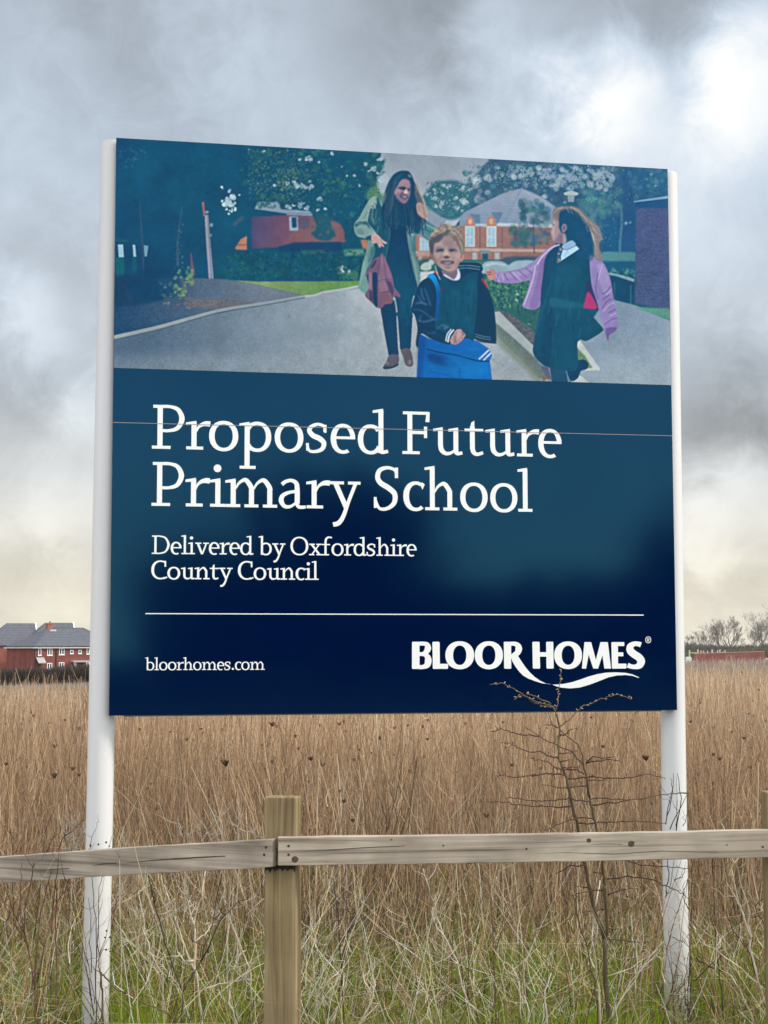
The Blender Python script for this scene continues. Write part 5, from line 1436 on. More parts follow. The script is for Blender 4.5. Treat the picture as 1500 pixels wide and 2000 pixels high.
PAL = np.array([(.585, .395, .235), (.645, .46, .285), (.48, .315, .18), (.74, .565, .375), (.34, .22, .135), (.53, .355, .21), (.595, .40, .23)])


def straw_cols(n, x, y, bright=1., pal=PAL, var=.12):
    c = pal[rng.integers(len(pal), size=n)] * rng.normal(1, var, (n, 1)).clip(.5, 1.5) * bright
    b = vnoise(x, y, 1.6, 4) * .35 + vnoise(x, y, 3.5, 5) * .35 + vnoise(x, y, 14, 6) * .4
    c = c * (.58 + .80 * b)[:, None]
    g = (vnoise(x, y, 6, 9) - .5)
    c = c * np.stack([1 + .12 * g, np.ones(n), 1 - .1 * g], 1)
    return c.clip(.02, .8)


m_straw = tint_mat('dry_stems', .75, .25, .4)
m_green = tint_mat('green_blades', .6, .3, .35)

ZONES = [  # y0, y1, count, height, width, segments, sides
    (7.4, 12, 13000, .95, .0062, 4, 3), (12, 22, 34000, 1.0, .0095, 3, 0), (22, 45, 50000, 1.0, .013, 3, 0),
    (45, 110, 62000, .95, .030, 2, 0), (110, 205, 50000, .85, .075, 2, 0)]
parts = []
for y0, y1, n, h, w, seg, sides in ZONES:
    x, y = scatter(n, y0, y1)
    if y0 < 9:
        keep = rng.random(n) < np.clip((y - 7.7 + (vnoise(x, y, 1.1, 3) - .5) * 3.0) / 1.8, 0.10, 1)
        x, y = x[keep], y[keep]
    n = len(x)
    z = ground_z(x, y)
    H = h * rng.normal(1, .16, n).clip(.45, 1.35) * (.74 + .5 * vnoise(x, y, 1.6, 4))
    ln = rng.normal(0, .10, (n, 2)) * H[:, None]
    wild = rng.random(n) < .2
    ln[wild] *= 3.2
    cv = rng.normal(0, .12, (n, 2)) * H[:, None]
    W = w * rng.uniform(.6, 1.35, n)
    cs = straw_cols(n, x, y, .92, var=.26 if y0 < 20 else .18)
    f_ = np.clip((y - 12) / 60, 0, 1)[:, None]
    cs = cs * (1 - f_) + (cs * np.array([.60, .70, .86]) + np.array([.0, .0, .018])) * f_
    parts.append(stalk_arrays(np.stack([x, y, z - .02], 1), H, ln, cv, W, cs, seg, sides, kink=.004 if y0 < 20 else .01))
    # side twigs, leaning, give the tangle between the stems
    if y1 <= 45:
        q = rng.random(n) < (.75 if y1 < 13 else .5)
        m_ = q.sum()
        hz = H[q] * rng.uniform(.25, .9, m_)
        bx_ = np.stack([x[q], y[q], z[q]], 1); bx_[:, 2] += hz
        bx_[:, :2] += ln[q] * (hz / H[q])[:, None]
        parts.append(stalk_arrays(bx_, rng.uniform(-.05, .22, m_), rng.normal(0, .11, (m_, 2)), rng.normal(0, .06, (m_, 2)), W[q] * .7, straw_cols(m_, x[q], y[q], 1.05), 2, 0, kink=.01))
    # seed heads: small dark knots at the tops
    q = np.where(rng.random(n) < (.05 if y1 <= 12 else .025 if y1 <= 22 else .006))[0]
    tp = np.stack([x[q] + ln[q, 0], y[q] + ln[q, 1], z[q] + H[q] - .03], 1)
    m_ = len(q)
    parts.append(stalk_arrays(tp, rng.uniform(.010, .022, m_), np.zeros((m_, 2)), np.zeros((m_, 2)), rng.uniform(.007, .016, m_) * (1 if y1 < 25 else 1.3), np.array([(.16, .10, .06)]) * rng.uniform(.6, 1.8, (m_, 1)), 1, 0, taper=-.6))
# leaning clumps break up the even stand
for k in range(520):
    cy = 7.9 + 30 * rng.random() ** 1.7; cx = rng.uniform(-1, 1) * (.34 * cy + 1.2)
    n = rng.integers(8, 26); sp = rng.uniform(.04, .16)
    x = cx + rng.normal(0, sp, n); y = cy + rng.normal(0, sp, n)
    d = rng.normal(0, .22, 2)
    br = rng.choice([.45, .6, .8, 1.15, 1.3])
    H = rng.uniform(.55, 1.08) * rng.normal(1, .12, n).clip(.6, 1.3)
    parts.append(stalk_arrays(np.stack([x, y, ground_z(x, y) - .02], 1), H, d * H[:, None] + rng.normal(0, .12, (n, 2)), rng.normal(0, .10, (n, 2)), rng.uniform(.004, .009, n) * (1 + cy / 40), straw_cols(n, x, y, br, var=.2), 4, 0, kink=.008))
V, F, Cc = merge([(v, f, c) for v, f, c in parts])
o = np_mesh('dead_weeds', V, F, m_straw, None, Cc)
tag(o, 'sea of tall dry brown weed stems filling the field behind the sign', 'dead weeds', kind='stuff')

_c, _s = math.cos(YAW), math.sin(YAW)
POSTS_XY = [(BX + u * _c - .0875 * _s, BY + u * _s + .0875 * _c) for u in (POST_L[1], POST_R[1])]
def clear_of_posts(x, y, left=.22, w=.10):
    """the growth is trodden down in front of the two white posts"""
    k = np.ones(len(x), bool)
    for px_, py_ in POSTS_XY:
        k &= ~((np.abs(x - px_ * y / py_) < w) & (y < py_) & (rng.random(len(x)) > left))
    return k


# low scrub of pale broken stems and green grass near the fence
parts = []
n = 4300
x, y = rng.uniform(-2.9, 2.9, n), rng.uniform(5.85, 9.2, n)
keep = (rng.random(n) < .15 + 1.0 * vnoise(x, y, .8, 12)) & clear_of_posts(x, y, .12, .16)
x, y = x[keep], y[keep]; n = len(x)
H = rng.gamma(3.2, .12, n).clip(.08, .85)
lean = rng.normal(0, .26, (n, 2)) * (.4 + H[:, None])
SC = np.array([(.74, .55, .31), (.84, .68, .43), (.50, .33, .17), (.34, .21, .10), (.88, .75, .52), (.18, .10, .05)])
W = rng.uniform(.0026, .0062, n)
parts.append(stalk_arrays(np.stack([x, y, np.zeros(n) - .01], 1), H, lean, rng.normal(0, .10, (n, 2)), W, straw_cols(n, x, y, 1.1, SC, .3), 6, 3, kink=.005))
q = np.repeat(np.arange(n), 2); m_ = len(q)
t = rng.uniform(.3, .95, m_)
b = np.stack([x[q] + lean[q, 0] * t, y[q] + lean[q, 1] * t, H[q] * t], 1)
parts.append(stalk_arrays(b, rng.uniform(-.05, .20, m_), rng.normal(0, .10, (m_, 2)), rng.normal(0, .08, (m_, 2)), W[q] * .7, straw_cols(m_, x[q], y[q], 1.1, SC, .3), 3, 0, kink=.006))
# brown uprights in clumps and a dark matted layer at the ground
n = 5200
x, y = rng.uniform(-3.0, 3.0, n), rng.uniform(6.3, 9.6, n)
keep = (rng.random(n) < np.clip((vnoise(x, y, .7, 61) - .36) * 3.2, .05, 1)) & clear_of_posts(x, y)
x, y = x[keep], y[keep]; n = len(x)
DC = np.array([(.30, .18, .10), (.22, .125, .07), (.40, .26, .15), (.14, .08, .05), (.48, .33, .2)])
parts.append(stalk_arrays(np.stack([x, y, np.zeros(n) - .01], 1), rng.normal(.58, .17, n).clip(.2, 1.0), rng.normal(0, .11, (n, 2)), rng.normal(0, .06, (n, 2)), rng.uniform(.003, .0062, n), straw_cols(n, x, y, 1.1, DC, .3), 4, 3, kink=.004))
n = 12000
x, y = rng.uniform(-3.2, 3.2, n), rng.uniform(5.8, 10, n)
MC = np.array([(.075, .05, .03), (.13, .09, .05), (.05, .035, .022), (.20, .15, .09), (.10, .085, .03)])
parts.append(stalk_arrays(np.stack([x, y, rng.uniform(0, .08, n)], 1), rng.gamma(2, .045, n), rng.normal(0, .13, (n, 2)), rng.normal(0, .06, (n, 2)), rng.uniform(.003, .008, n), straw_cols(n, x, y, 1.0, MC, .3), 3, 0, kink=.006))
# fallen stems lying across
n = 1900
x, y = rng.uniform(-2.9, 2.9, n), rng.uniform(5.85, 9.0, n)
keep = clear_of_posts(x, y, .05, .22)
x, y = x[keep], y[keep]; n = len(x)
parts.append(stalk_arrays(np.stack([x, y, rng.uniform(.02, .35, n)], 1), rng.normal(.05, .12, n), rng.normal(0, .36, (n, 2)), rng.normal(0, .12, (n, 2)), rng.uniform(.003, .0062, n), straw_cols(n, x, y, 1.15, SC, .3), 7, 3, kink=.006))
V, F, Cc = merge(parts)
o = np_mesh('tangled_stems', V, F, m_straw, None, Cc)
tag(o, 'low tangle of pale broken stems between the fence and the tall weeds', 'dead stems', kind='stuff')

n = 130000
x, y = rng.uniform(-3.4, 3.4, n), rng.uniform(4.6, 11.5, n)
dens = np.clip((vnoise(x, y, .45, 21) * .65 + vnoise(x, y, 1.3, 22) * .6 - .43) * 5, .06, 1) * np.clip((11.6 - y) / 3.0, 0.05, 1)
keep = (rng.random(n) < dens) & clear_of_posts(x, y, .4)
x, y = x[keep], y[keep]; n = len(x)
GC = np.array([(.17, .32, .006), (.25, .40, .008), (.11, .23, .006), (.32, .43, .015), (.36, .37, .05)])
c = GC[rng.integers(5, size=n)] * rng.normal(1, .15, (n, 1)).clip(.5, 1.5)
H = rng.uniform(.09, .30, n)
g = stalk_arrays(np.stack([x, y, np.zeros(n) - .01], 1), H, rng.normal(0, .07, (n, 2)), rng.normal(0, .05, (n, 2)), rng.uniform(.003, .0065, n), c, 3, 0, taper=.95)
o = np_mesh('green_grass', g[0], g[1], m_green, None, g[2])
tag(o, 'patches of fresh green grass showing between the dead stems', 'grass', kind='stuff')


# ---------------------------------------------------------------- plants that stand out one by one
m_bark = noise_mat('olive_bark', (.045, .033, .018), (.12, .09, .045), 40, .8, (1, 1, .2))
m_twig = noise_mat('dark_red_twig', (.045, .022, .018), (.10, .055, .04), 40, .7)
m_bud = mat('tan_bud', (.36, .27, .15), .6, .3)


def wiggle(P, amp, seed, sub=3):
    rr = random.Random(seed)
    out = []
    for i in range(len(P) - 1):
        a, b = Vector(P[i]), Vector(P[i + 1])
        for k in range(sub):
            f = k / sub
            p = a.lerp(b, f)
            if k or i:
                p += Vector((rr.gauss(0, amp), rr.gauss(0, amp), rr.gauss(0, amp)))
            out.append(p)
    out.append(Vector(P[-1]))
    return out


S6 = lambda L: [(930 + x / 4.054, 1280 + y / 4.054) for x, y in L]
S8 = lambda L: [(1000 + x / 3, 1500 + y / 3) for x, y in L]
YS = 6.18
sap = empty('hawthorn_sapling', at(1188, 2000, YS).xy.to_3d())
tag(sap, 'bare thorny sapling with two slender stems rising in front of the sign', 'sapling')
SL = sap.location


def traced(pts, depth0, depth1):
    n = len(pts)
    return [at(px, py, depth0 + (depth1 - depth0) * i / max(n - 1, 1)) - SL for i, (px, py) in enumerate(pts)]


trunk = MB()
base_ = [Vector((at(1190, 1990, YS).x - SL.x, 0, -.25))] + traced([(1190, 1985), (1183, 1920), (1181, 1833)], YS, YS)
trunk.tube(wiggle(base_, .001, 1), list(np.linspace(.0112, .0086, 10)), 8)
ls = traced([(1181, 1836)] + S8([(480, 820), (450, 660), (420, 530), (390, 370), (350, 190), (320, 60)]) + S6([(690, 900), (657, 830), (655, 700), (660, 560), (625, 440), (600, 400)]), YS, YS + .1)
trunk.tube(wiggle(ls, .0015, 2), list(np.linspace(.0080, .0026, len(ls) * 3 - 2)), 7)
rs = traced([(1181, 1836)] + S8([(555, 960), (550, 800), (540, 640), (525, 530), (495, 350), (480, 270), (455, 180), (435, 70)]) + S6([(900, 1130), (880, 980), (850, 890), (845, 800), (810, 710), (700, 620), (655, 575)]), YS, YS - .12)
trunk.tube(wiggle(rs, .0015, 3), list(np.linspace(.0072, .0016, len(rs) * 3 - 2)), 7)
trunk.build('trunk', m_bark, sap, True)
BR = [S6(q) for q in (
    [(845, 865), (760, 770), (660, 720), (560, 680), (500, 640), (390, 570)], [(500, 640), (350, 628), (280, 610), (200, 585), (125, 605)],
    [(650, 820), (590, 800), (510, 760), (420, 765), (340, 735), (270, 700), (200, 690)], [(850, 940), (800, 905), (690, 905), (630, 890), (560, 840), (490, 825), (430, 820)],
    [(700, 950), (600, 940), (560, 935), (430, 955), (300, 970), (220, 950), (165, 955)], [(730, 980), (820, 970), (920, 958), (1040, 975), (1200, 970), (1340, 940), (1500, 975)],
    [(885, 990), (1000, 985), (1120, 968)], [(880, 1035), (780, 1040), (680, 1050), (600, 1035), (530, 1025)],
    [(900, 1160), (760, 1140), (690, 1135), (560, 1155), (480, 1155), (400, 1145), (320, 1130), (240, 1135)], [(755, 1195), (680, 1205), (600, 1195), (440, 1195), (330, 1185), (250, 1170), (80, 1160)],
    [(905, 1140), (1000, 1130), (1130, 1140), (1300, 1135), (1500, 1100)], [(920, 1185), (1080, 1165), (1200, 1150)], [(930, 1290), (820, 1285), (740, 1305), (630, 1345), (550, 1385)],
    [(810, 1330), (950, 1325), (1060, 1320), (1200, 1320), (1300, 1315), (1500, 1330)], [(870, 860), (920, 800), (1000, 815), (1100, 800)], [(880, 850), (960, 840), (1060, 825), (1140, 840)], [(665, 640), (720, 615), (770, 580)],
    [(660, 775), (750, 768), (815, 755)], [(670, 840), (740, 825)], [(680, 890), (760, 890), (830, 870)], [(650, 575), (600, 550), (535, 552)])]
BR += [S8(q) for q in (
    [(440, 525), (560, 530), (680, 545), (760, 570), (900, 575), (1040, 590)], [(555, 650), (680, 635), (830, 655), (900, 690), (970, 720), (1040, 770)], [(430, 570), (340, 575), (250, 620)],
    [(560, 745), (640, 715), (740, 705)], [(545, 830), (440, 840), (400, 850)], [(555, 1000), (640, 1010), (720, 1020), (800, 1025), (860, 970)], [(570, 940), (640, 945)], [(450, 700), (380, 695)],
    [(545, 720), (470, 715), (380, 740), (320, 765)], [(480, 610), (530, 620)], [(1030, 150), (960, 150), (880, 155)])]
m_top = noise_mat('tan_shoot', (.10, .065, .04), (.19, .125, .075), 40, .7)
TOP = [S6(q) for q in ([(630, 430), (640, 400), (650, 300), (665, 200), (675, 120)], [(625, 440), (600, 400), (480, 370), (380, 320), (290, 260), (200, 220), (105, 230)], [(590, 385), (470, 320), (400, 308)], [(600, 410), (540, 400), (460, 375), (360, 312), (300, 350)],
                        [(662, 566), (770, 480), (830, 410), (940, 365), (1050, 325), (1120, 310), (1230, 348)])]
tw = MB()
for i, q in enumerate(BR):
    d1 = YS + random.uniform(-.22, .22)
    P = wiggle(traced(q, YS, d1), .0018, 20 + i, 4)
    tw.tube(P, list(np.linspace(.0031, .0013, len(P))), 5)
    rr = random.Random(i)
    for j in range(2, len(P) - 1, 2):       # thorns and spur shoots
        t = Vector((rr.uniform(-1, 1), rr.uniform(-1, 1), rr.uniform(-.4, 1))).normalized()
        L_ = rr.uniform(.006, .016)
        tw.tube([P[j], P[j] + t * L_ * .6, P[j] + t * L_], [.0014, .0009, .0004], 4)
o = tw.build('branches', m_twig, sap, True)
for i, q in enumerate(TOP):
    tp_ = MB(); buds_ = []
    P = wiggle(traced(q, YS + .1, YS + random.uniform(-.05, .15)), .0018, 70 + i, 5)
    tp_.tube(P, list(np.linspace(.0026, .0012, len(P))), 5)
    rr = random.Random(90 + i)
    for j in range(4, len(P)):
        if rr.random() < .6:
            t = Vector((rr.uniform(-1, 1), rr.uniform(-.6, .6), rr.uniform(-.2, 1))).normalized()
            a = P[j] + t * .003
            bd = MB(); bd.tube([P[j], a, a + t * .004, a + t * .008], [.0010, .0020, .0024, .0006], 6)
            buds_.append(bd)
    so_ = tp_.build('shoot', m_top, sap, True)
    for bd in buds_:
        bd.build('bud', m_bud, so_, True)


def weed(name, label, cat, stems, Y, m, group=None, r=.003, amp=.004, heads=None, mh=None, twigs=0, seed=0, dy=.12, rtip=.45):
    """a plant made of stems followed in the picture; its foot stands on the ground at distance Y"""
    f = at(*stems[0][0], Y)
    root = empty(name, (f.x, f.y, 0))
    tag(root, label, cat, group)
    sm = MB(); rr = random.Random(seed)
    for i, q in enumerate(stems):
        P0 = [at(px, py, Y + (rr.uniform(-dy, dy) if k else 0) * (k / len(q))) - root.location for k, (px, py) in enumerate(q)]
        if i == 0 and P0[0].z > 0:
            P0 = [Vector((P0[0].x, P0[0].y, -.05))] + P0
        P = wiggle(P0, amp * .55, seed * 50 + i, 3)
        r0 = r * 1.1 * (1 if i == 0 else rr.uniform(.6, .9))
        sm.tube(P, list(np.linspace(r0, r0 * rtip, len(P))), 5)
        for _ in range(twigs):
            j = rr.randrange(len(P) // 3, len(P))
            t = Vector((rr.uniform(-1, 1), rr.uniform(-1, 1), rr.uniform(-.1, 1))).normalized()
            L_ = rr.uniform(.03, .12)
            sm.tube(wiggle([P[j], P[j] + t * L_ * .5, P[j] + t * L_ + Vector((0, 0, L_ * .3))], .003, seed + j, 2), [r * .45, r * .4, r * .35, r * .3, r * .2], 4)
    sm.build('stems', m, root, True)
    if heads:
        for hx, hy, s in heads:
            hm = MB()
            p = at(hx, hy, Y) - root.location
            s *= .7
            hm.tube([p - Vector((0, 0, s)), p - Vector((0, 0, s * .3)), p + Vector((0, 0, s * .5)), p + Vector((0, 0, s))], [s * .25, s * .9, s * 1.0, s * .4], 7)
            hm.build('seed_head', mh or m, root, True)
    return root


S7 = lambda L: [(x / 3, 1600 + y / 3) for x, y in L]
S9 = lambda L: [(500 + x / 3, 1500 + y / 3) for x, y in L]
m_brown = noise_mat('red_brown_stem', (.085, .045, .028), (.17, .10, .06), 30, .75)
m_dark = noise_mat('near_black_stem', (.030, .024, .020), (.075, .055, .045), 30, .8)
m_pale = noise_mat('bleached_stem', (.42, .35, .27), (.62, .54, .43), 30, .8)
m_tan = noise_mat('tan_stem', (.28, .19, .115), (.42, .31, .2), 30, .8)
weed('dead_stalk', 'fan of dark brown dead stems at the far left below the rail', 'dead plant', [S7(q) for q in (
    [(210, 1210), (200, 1050), (190, 900), (165, 750), (130, 600), (120, 480), (122, 340), (128, 250)], [(150, 720), (100, 600), (60, 480), (10, 350)], [(140, 650), (150, 500), (185, 350), (200, 240)],
    [(205, 1000), (215, 750), (240, 550), (290, 340), (310, 240)], [(220, 950), (270, 700), (320, 520), (400, 370), (470, 240)], [(165, 750), (90, 620), (40, 520), (0, 440)], [(212, 1120), (225, 900), (262, 760)])], 6.05, m_brown, r=.0040, seed=1, twigs=3)
weed('dead_stalk', 'single straight red brown stem just left of the left white post', 'dead plant', [S7([(325, 1210), (330, 900), (332, 600), (330, 370), (345, 180)])], 6.1, m_brown, r=.0034, seed=2, twigs=2)
weed('dead_stalk', 'clump of thin dark stems with tiny round heads in front of the left white post', 'dead plant', [S7(q) for q in (
    [(560, 1195), (560, 900), (565, 650), (550, 450), (535, 330), (520, 170)], [(560, 1000), (575, 650), (582, 400), (600, 320), (655, 100)], [(555, 1080), (540, 1000), (510, 800), (490, 650)], [(550, 1150), (500, 850), (420, 650), (380, 480)],
    [(535, 900), (528, 720), (535, 560), (518, 460)], [(530, 170), (545, 100), (568, 40)], [(560, 880), (600, 760), (640, 690)], [(520, 860), (470, 700), (440, 560), (400, 420)], [(540, 1060), (520, 960), (490, 760)])], 6.2, m_dark, r=.0022, seed=3,
    heads=[(625 / 3, 1600 + 655 / 3, .006), (615 / 3, 1600 + 693 / 3, .005), (645 / 3, 1600 + 692 / 3, .006), (622 / 3, 1600 + 765 / 3, .006), (645 / 3, 1600 + 775 / 3, .005), (622 / 3, 1600 + 136 / 3, .006), (577 / 3, 1600 + 148 / 3, .006), (640 / 3, 1600 + 158 / 3, .005), (530 / 3, 1600 + 155 / 3, .007)], twigs=2)
weed('bramble', 'long brown bramble cane arching over the ground to the right of the left post', 'bramble', [S7([(602, 1200), (596, 1000), (590, 900), (620, 930), (700, 1000), (850, 1080), (960, 1130), (1060, 1200)]), S7([(596, 1000), (585, 860), (570, 650)])], 6.0, m_brown, r=.0042, seed=4, twigs=2)
weed('dead_weed', 'bleached branching weed with pale knotted stem between the left post and fence post', 'dead plant', [S7(q) for q in (
    [(1182, 1205), (1165, 1000), (1140, 850), (1145, 700), (1140, 580), (1180, 450), (1205, 300)], [(1142, 720), (1200, 670), (1240, 610), (1270, 520)], [(1142, 640), (1110, 520), (1090, 420)], [(1150, 900), (1100, 800), (1050, 650), (990, 470), (960, 380)], [(1140, 830), (1080, 830), (1040, 780)])], 6.15, m_pale, r=.0046, seed=5, twigs=5)
weed('dead_weed', 'dark forked stem crossing the pale weed left of the fence post', 'dead plant', [S7(q) for q in ([(1062, 1205), (1070, 1000), (990, 800), (930, 580), (890, 430), (870, 330)], [(1072, 1010), (1150, 880), (1230, 680), (1290, 400), (1300, 320)], [(1180, 830), (1290, 600), (1400, 480)])], 6.0, m_dark, r=.0034, seed=6, twigs=3)
weed('dead_weed', 'loose pale stems drooping in the grass beside the left white post', 'dead plant', [S7(q) for q in ([(960, 1205), (950, 900), (880, 780), (840, 640), (800, 520)], [(945, 930), (880, 840), (760, 720), (690, 690)], [(850, 780), (850, 650), (810, 420)], [(1060, 1000), (960, 860), (900, 820)], [(880, 1080), (870, 900), (790, 660)])], 6.35, m_pale, r=.0034, seed=7, twigs=5)
weed('dead_weed', 'curved whitish stem standing close to the left side of the fence post', 'dead plant', [S7(q) for q in ([(1390, 1205), (1345, 1080), (1345, 960), (1400, 800), (1440, 770)], [(1480, 1100), (1470, 900), (1340, 560), (1310, 460)], [(1200, 990), (1290, 965), (1400, 945), (1490, 945)])], 6.1, m_pale, r=.0038, seed=8, twigs=4)
weed('dead_weed', 'tuft of upright pale stalks leaning right of the fence post', 'dead plant', [S9(q) for q in ([(330, 1510), (360, 1350), (400, 1100), (470, 900)], [(345, 1420), (440, 1300), (500, 1210), (520, 1130)], [(300, 1400), (340, 1200), (380, 1000)], [(365, 1320), (440, 1230), (510, 1170), (590, 1040)], [(290, 1300), (300, 1100), (330, 900)])], 6.0, m_pale, r=.0036, seed=9, twigs=4)
weed('dead_weed', 'thin dark stalk with side twigs in the grass right of the fence post', 'dead plant', [S9(q) for q in ([(520, 1510), (505, 1250), (490, 1000), (475, 800), (455, 650)], [(500, 1150), (540, 950), (530, 760)], [(495, 1020), (560, 930), (575, 880)])], 6.15, m_dark, r=.003, seed=10, twigs=6)
weed('dead_weed', 'twisted white stem forking low in the middle of the grass', 'dead plant', [S9(q) for q in ([(600, 1510), (690, 1330), (640, 1260), (625, 1200)], [(690, 1330), (690, 1290), (650, 1230)], [(430, 1510), (490, 1380), (510, 1280), (515, 1200)], [(600, 1500), (720, 1380)], [(400, 1400), (390, 1340), (430, 1390)])], 5.98, m_pale, r=.0042, seed=11, twigs=3)
weed('dead_weed', 'long slanting straw stems leaning left in the centre below the rail', 'dead plant', [S9(q) for q in ([(960, 1510), (900, 1350), (790, 1180), (690, 1000)], [(880, 1400), (840, 1100), (790, 850), (720, 700)], [(940, 1250), (930, 1050), (870, 880)], [(1000, 1500), (1010, 1380), (1090, 1310), (1150, 1270)])], 6.05, m_tan, r=.0036, seed=12, twigs=5)
weed('dead_weed', 'kinked pale stalk rising to the rail right of centre', 'dead plant', [S9(q) for q in ([(1290, 1510), (1210, 1290), (1180, 1130), (1090, 970), (1050, 820), (1010, 700), (980, 590)], [(1095, 980), (1050, 920), (1030, 840)], [(1185, 1150), (1110, 1080), (1080, 1130)])], 6.2, m_pale, r=.004, seed=13, twigs=5)
weed('dead_weed', 'tall reddish dead stalk left of the thorny sapling', 'dead plant', [S9(q) for q in ([(1400, 1510), (1400, 1200), (1385, 950), (1370, 700), (1350, 560)], [(1395, 1100), (1440, 950), (1460, 800)], [(1240, 1400), (1245, 1000), (1240, 560)])], 6.25, m_brown, r=.003, seed=14, twigs=5)
weed('dead_weed', 'white broken stalk standing against the foot of the thorny sapling', 'dead plant', [S8(q) for q in ([(515, 1450), (505, 1300), (480, 1050), (470, 930), (500, 780), (515, 660)], [(480, 1050), (500, 950), (480, 860)], [(500, 1200), (440, 1080), (400, 1000)])], 6.3, m_pale, r=.0048, seed=15, twigs=2)
weed('dead_weed', 'dark crooked stem left of the sapling foot', 'dead plant', [S8(q) for q in ([(500, 1420), (480, 1250), (440, 1050), (400, 920), (370, 800), (355, 740)], [(345, 1400), (310, 1100), (320, 800)])], 6.2, m_brown, r=.0036, seed=16, twigs=4)
weed('dead_weed', 'pale stalks fanning out at the bottom right corner of the sapling patch', 'dead plant', [S8(q) for q in ([(205, 1500), (195, 1300), (230, 1200)], [(60, 1500), (40, 1250), (0, 1150)], [(90, 1500), (100, 1420), (60, 1300)], [(590, 1460), (700, 1250), (840, 1100)], [(560, 1220), (700, 1170), (860, 1060)], [(620, 1400), (760, 1180), (990, 890)])], 6.0, m_pale, r=.004, seed=17, twigs=3)
weed('dead_weed', 'tall tan flower stalk between the sapling and the right white post', 'dead plant', [S8(q) for q in ([(750, 1500), (755, 1200), (745, 900), (750, 700), (765, 560)], [(820, 1380), (830, 1100), (880, 850), (900, 700)], [(755, 1000), (700, 850), (680, 760)], [(870, 1300), (905, 1100), (940, 960)])], 6.3, m_tan, r=.0032, seed=18, twigs=6)
weed('dead_climber', 'dark leafless climbing stems wrapped round the foot of the right white post', 'climber', [S8(q) for q in (
    [(1030, 1490), (1030, 1300), (1045, 1050), (1050, 800), (1055, 600), (1050, 500), (1042, 440)], [(1040, 1450), (1050, 1250), (1042, 1080)], [(1020, 1400), (1010, 1250), (1035, 1080)], [(870, 1320), (900, 1150), (920, 1000), (960, 870), (1000, 740), (1030, 650), (1045, 590)],
    [(820, 1340), (840, 1000), (900, 760), (940, 620), (955, 500), (965, 400)], [(930, 1340), (990, 1260), (1005, 1200), (940, 1140), (910, 1170)], [(940, 990), (1000, 1015), (1030, 1045)], [(905, 740), (918, 620), (912, 520), (930, 440)], [(905, 300), (940, 120), (930, 60)],
    [(960, 380), (990, 180), (970, 30)], [(925, 360), (985, 230), (1030, 150)], [(900, 330), (930, 200), (945, 30)], [(1040, 830), (1010, 790), (1000, 700)], [(960, 340), (965, 220)], [(1000, 340), (1040, 250)], [(1060, 550), (1090, 545), (1120, 510)], [(970, 1380), (975, 1300), (1010, 1270)],
    [(1005, 1480), (960, 1430), (930, 1400)], [(950, 660), (1000, 640), (1010, 590)])], 6.52, m_dark, r=.0026, seed=19, twigs=1, dy=.02)
weed('dead_weed', 'dark stalks curving up right of the right white post', 'dead plant', [S8(q) for q in ([(1240, 1500), (1230, 1300), (1200, 1100), (1190, 900), (1180, 620), (1175, 520)], [(1490, 1420), (1400, 1100), (1300, 950), (1230, 800)], [(1500, 950), (1440, 850), (1395, 750)], [(1070, 1250), (1180, 1140), (1280, 1070)], [(1080, 1110), (1150, 1160), (1260, 1200)])], 6.3, m_dark, r=.003, seed=20, twigs=5)
weed('dead_weed', 'thick pale dried stems leaning right at the right edge below the rail', 'dead plant', [S8(q) for q in ([(1500, 1420), (1440, 1250), (1400, 1050), (1390, 850), (1340, 660), (1310, 560)], [(1400, 1000), (1340, 830), (1290, 600)], [(1180, 1220), (1200, 1080), (1205, 960)], [(1480, 1300), (1350, 1180), (1180, 1060), (1080, 1000)], [(1420, 1500), (1330, 1290), (1280, 1210)])], 6.1, m_pale, r=.0044, seed=21, twigs=4)
weed('dead_weed', 'loose clump of twiggy straw against the rail left of the fence post', 'dead plant', [S7(q) for q in ([(1330, 700), (1350, 400), (1300, 150), (1290, 0)], [(1390, 600), (1400, 200), (1395, 40), (1420, -30)], [(1400, 55), (1460, 75), (1520, 100), (1560, 130)], [(1080, 500), (1090, 200), (1060, 60), (1040, 0)], [(1180, 450), (1190, 150), (1160, 30)], [(1340, 420), (1240, 120), (1200, 40)])], 6.9, m_pale, r=.004, seed=22, twigs=9)
weed('dead_weed', 'pale frizzy dead weed seen above the rail left of the left white post', 'dead plant', [S7(q) for q in ([(410, 900), (420, 500), (425, 200), (430, 80)], [(422, 300), (400, 130), (370, 60)], [(425, 250), (460, 120), (490, 70)], [(423, 180), (450, 60), (420, 20)])], 7.1, m_pale, r=.003, seed=23, twigs=16)
weed('dead_weed', 'dark slanting stems seen above the rail at the far left', 'dead plant', [S7(q) for q in ([(300, 700), (320, 400), (350, 160), (385, 60)], [(200, 700), (250, 260), (300, 130), (335, 60)], [(80, 600), (75, 250), (70, 120), (62, 60)])], 6.8, m_brown, r=.004, seed=24, twigs=5)

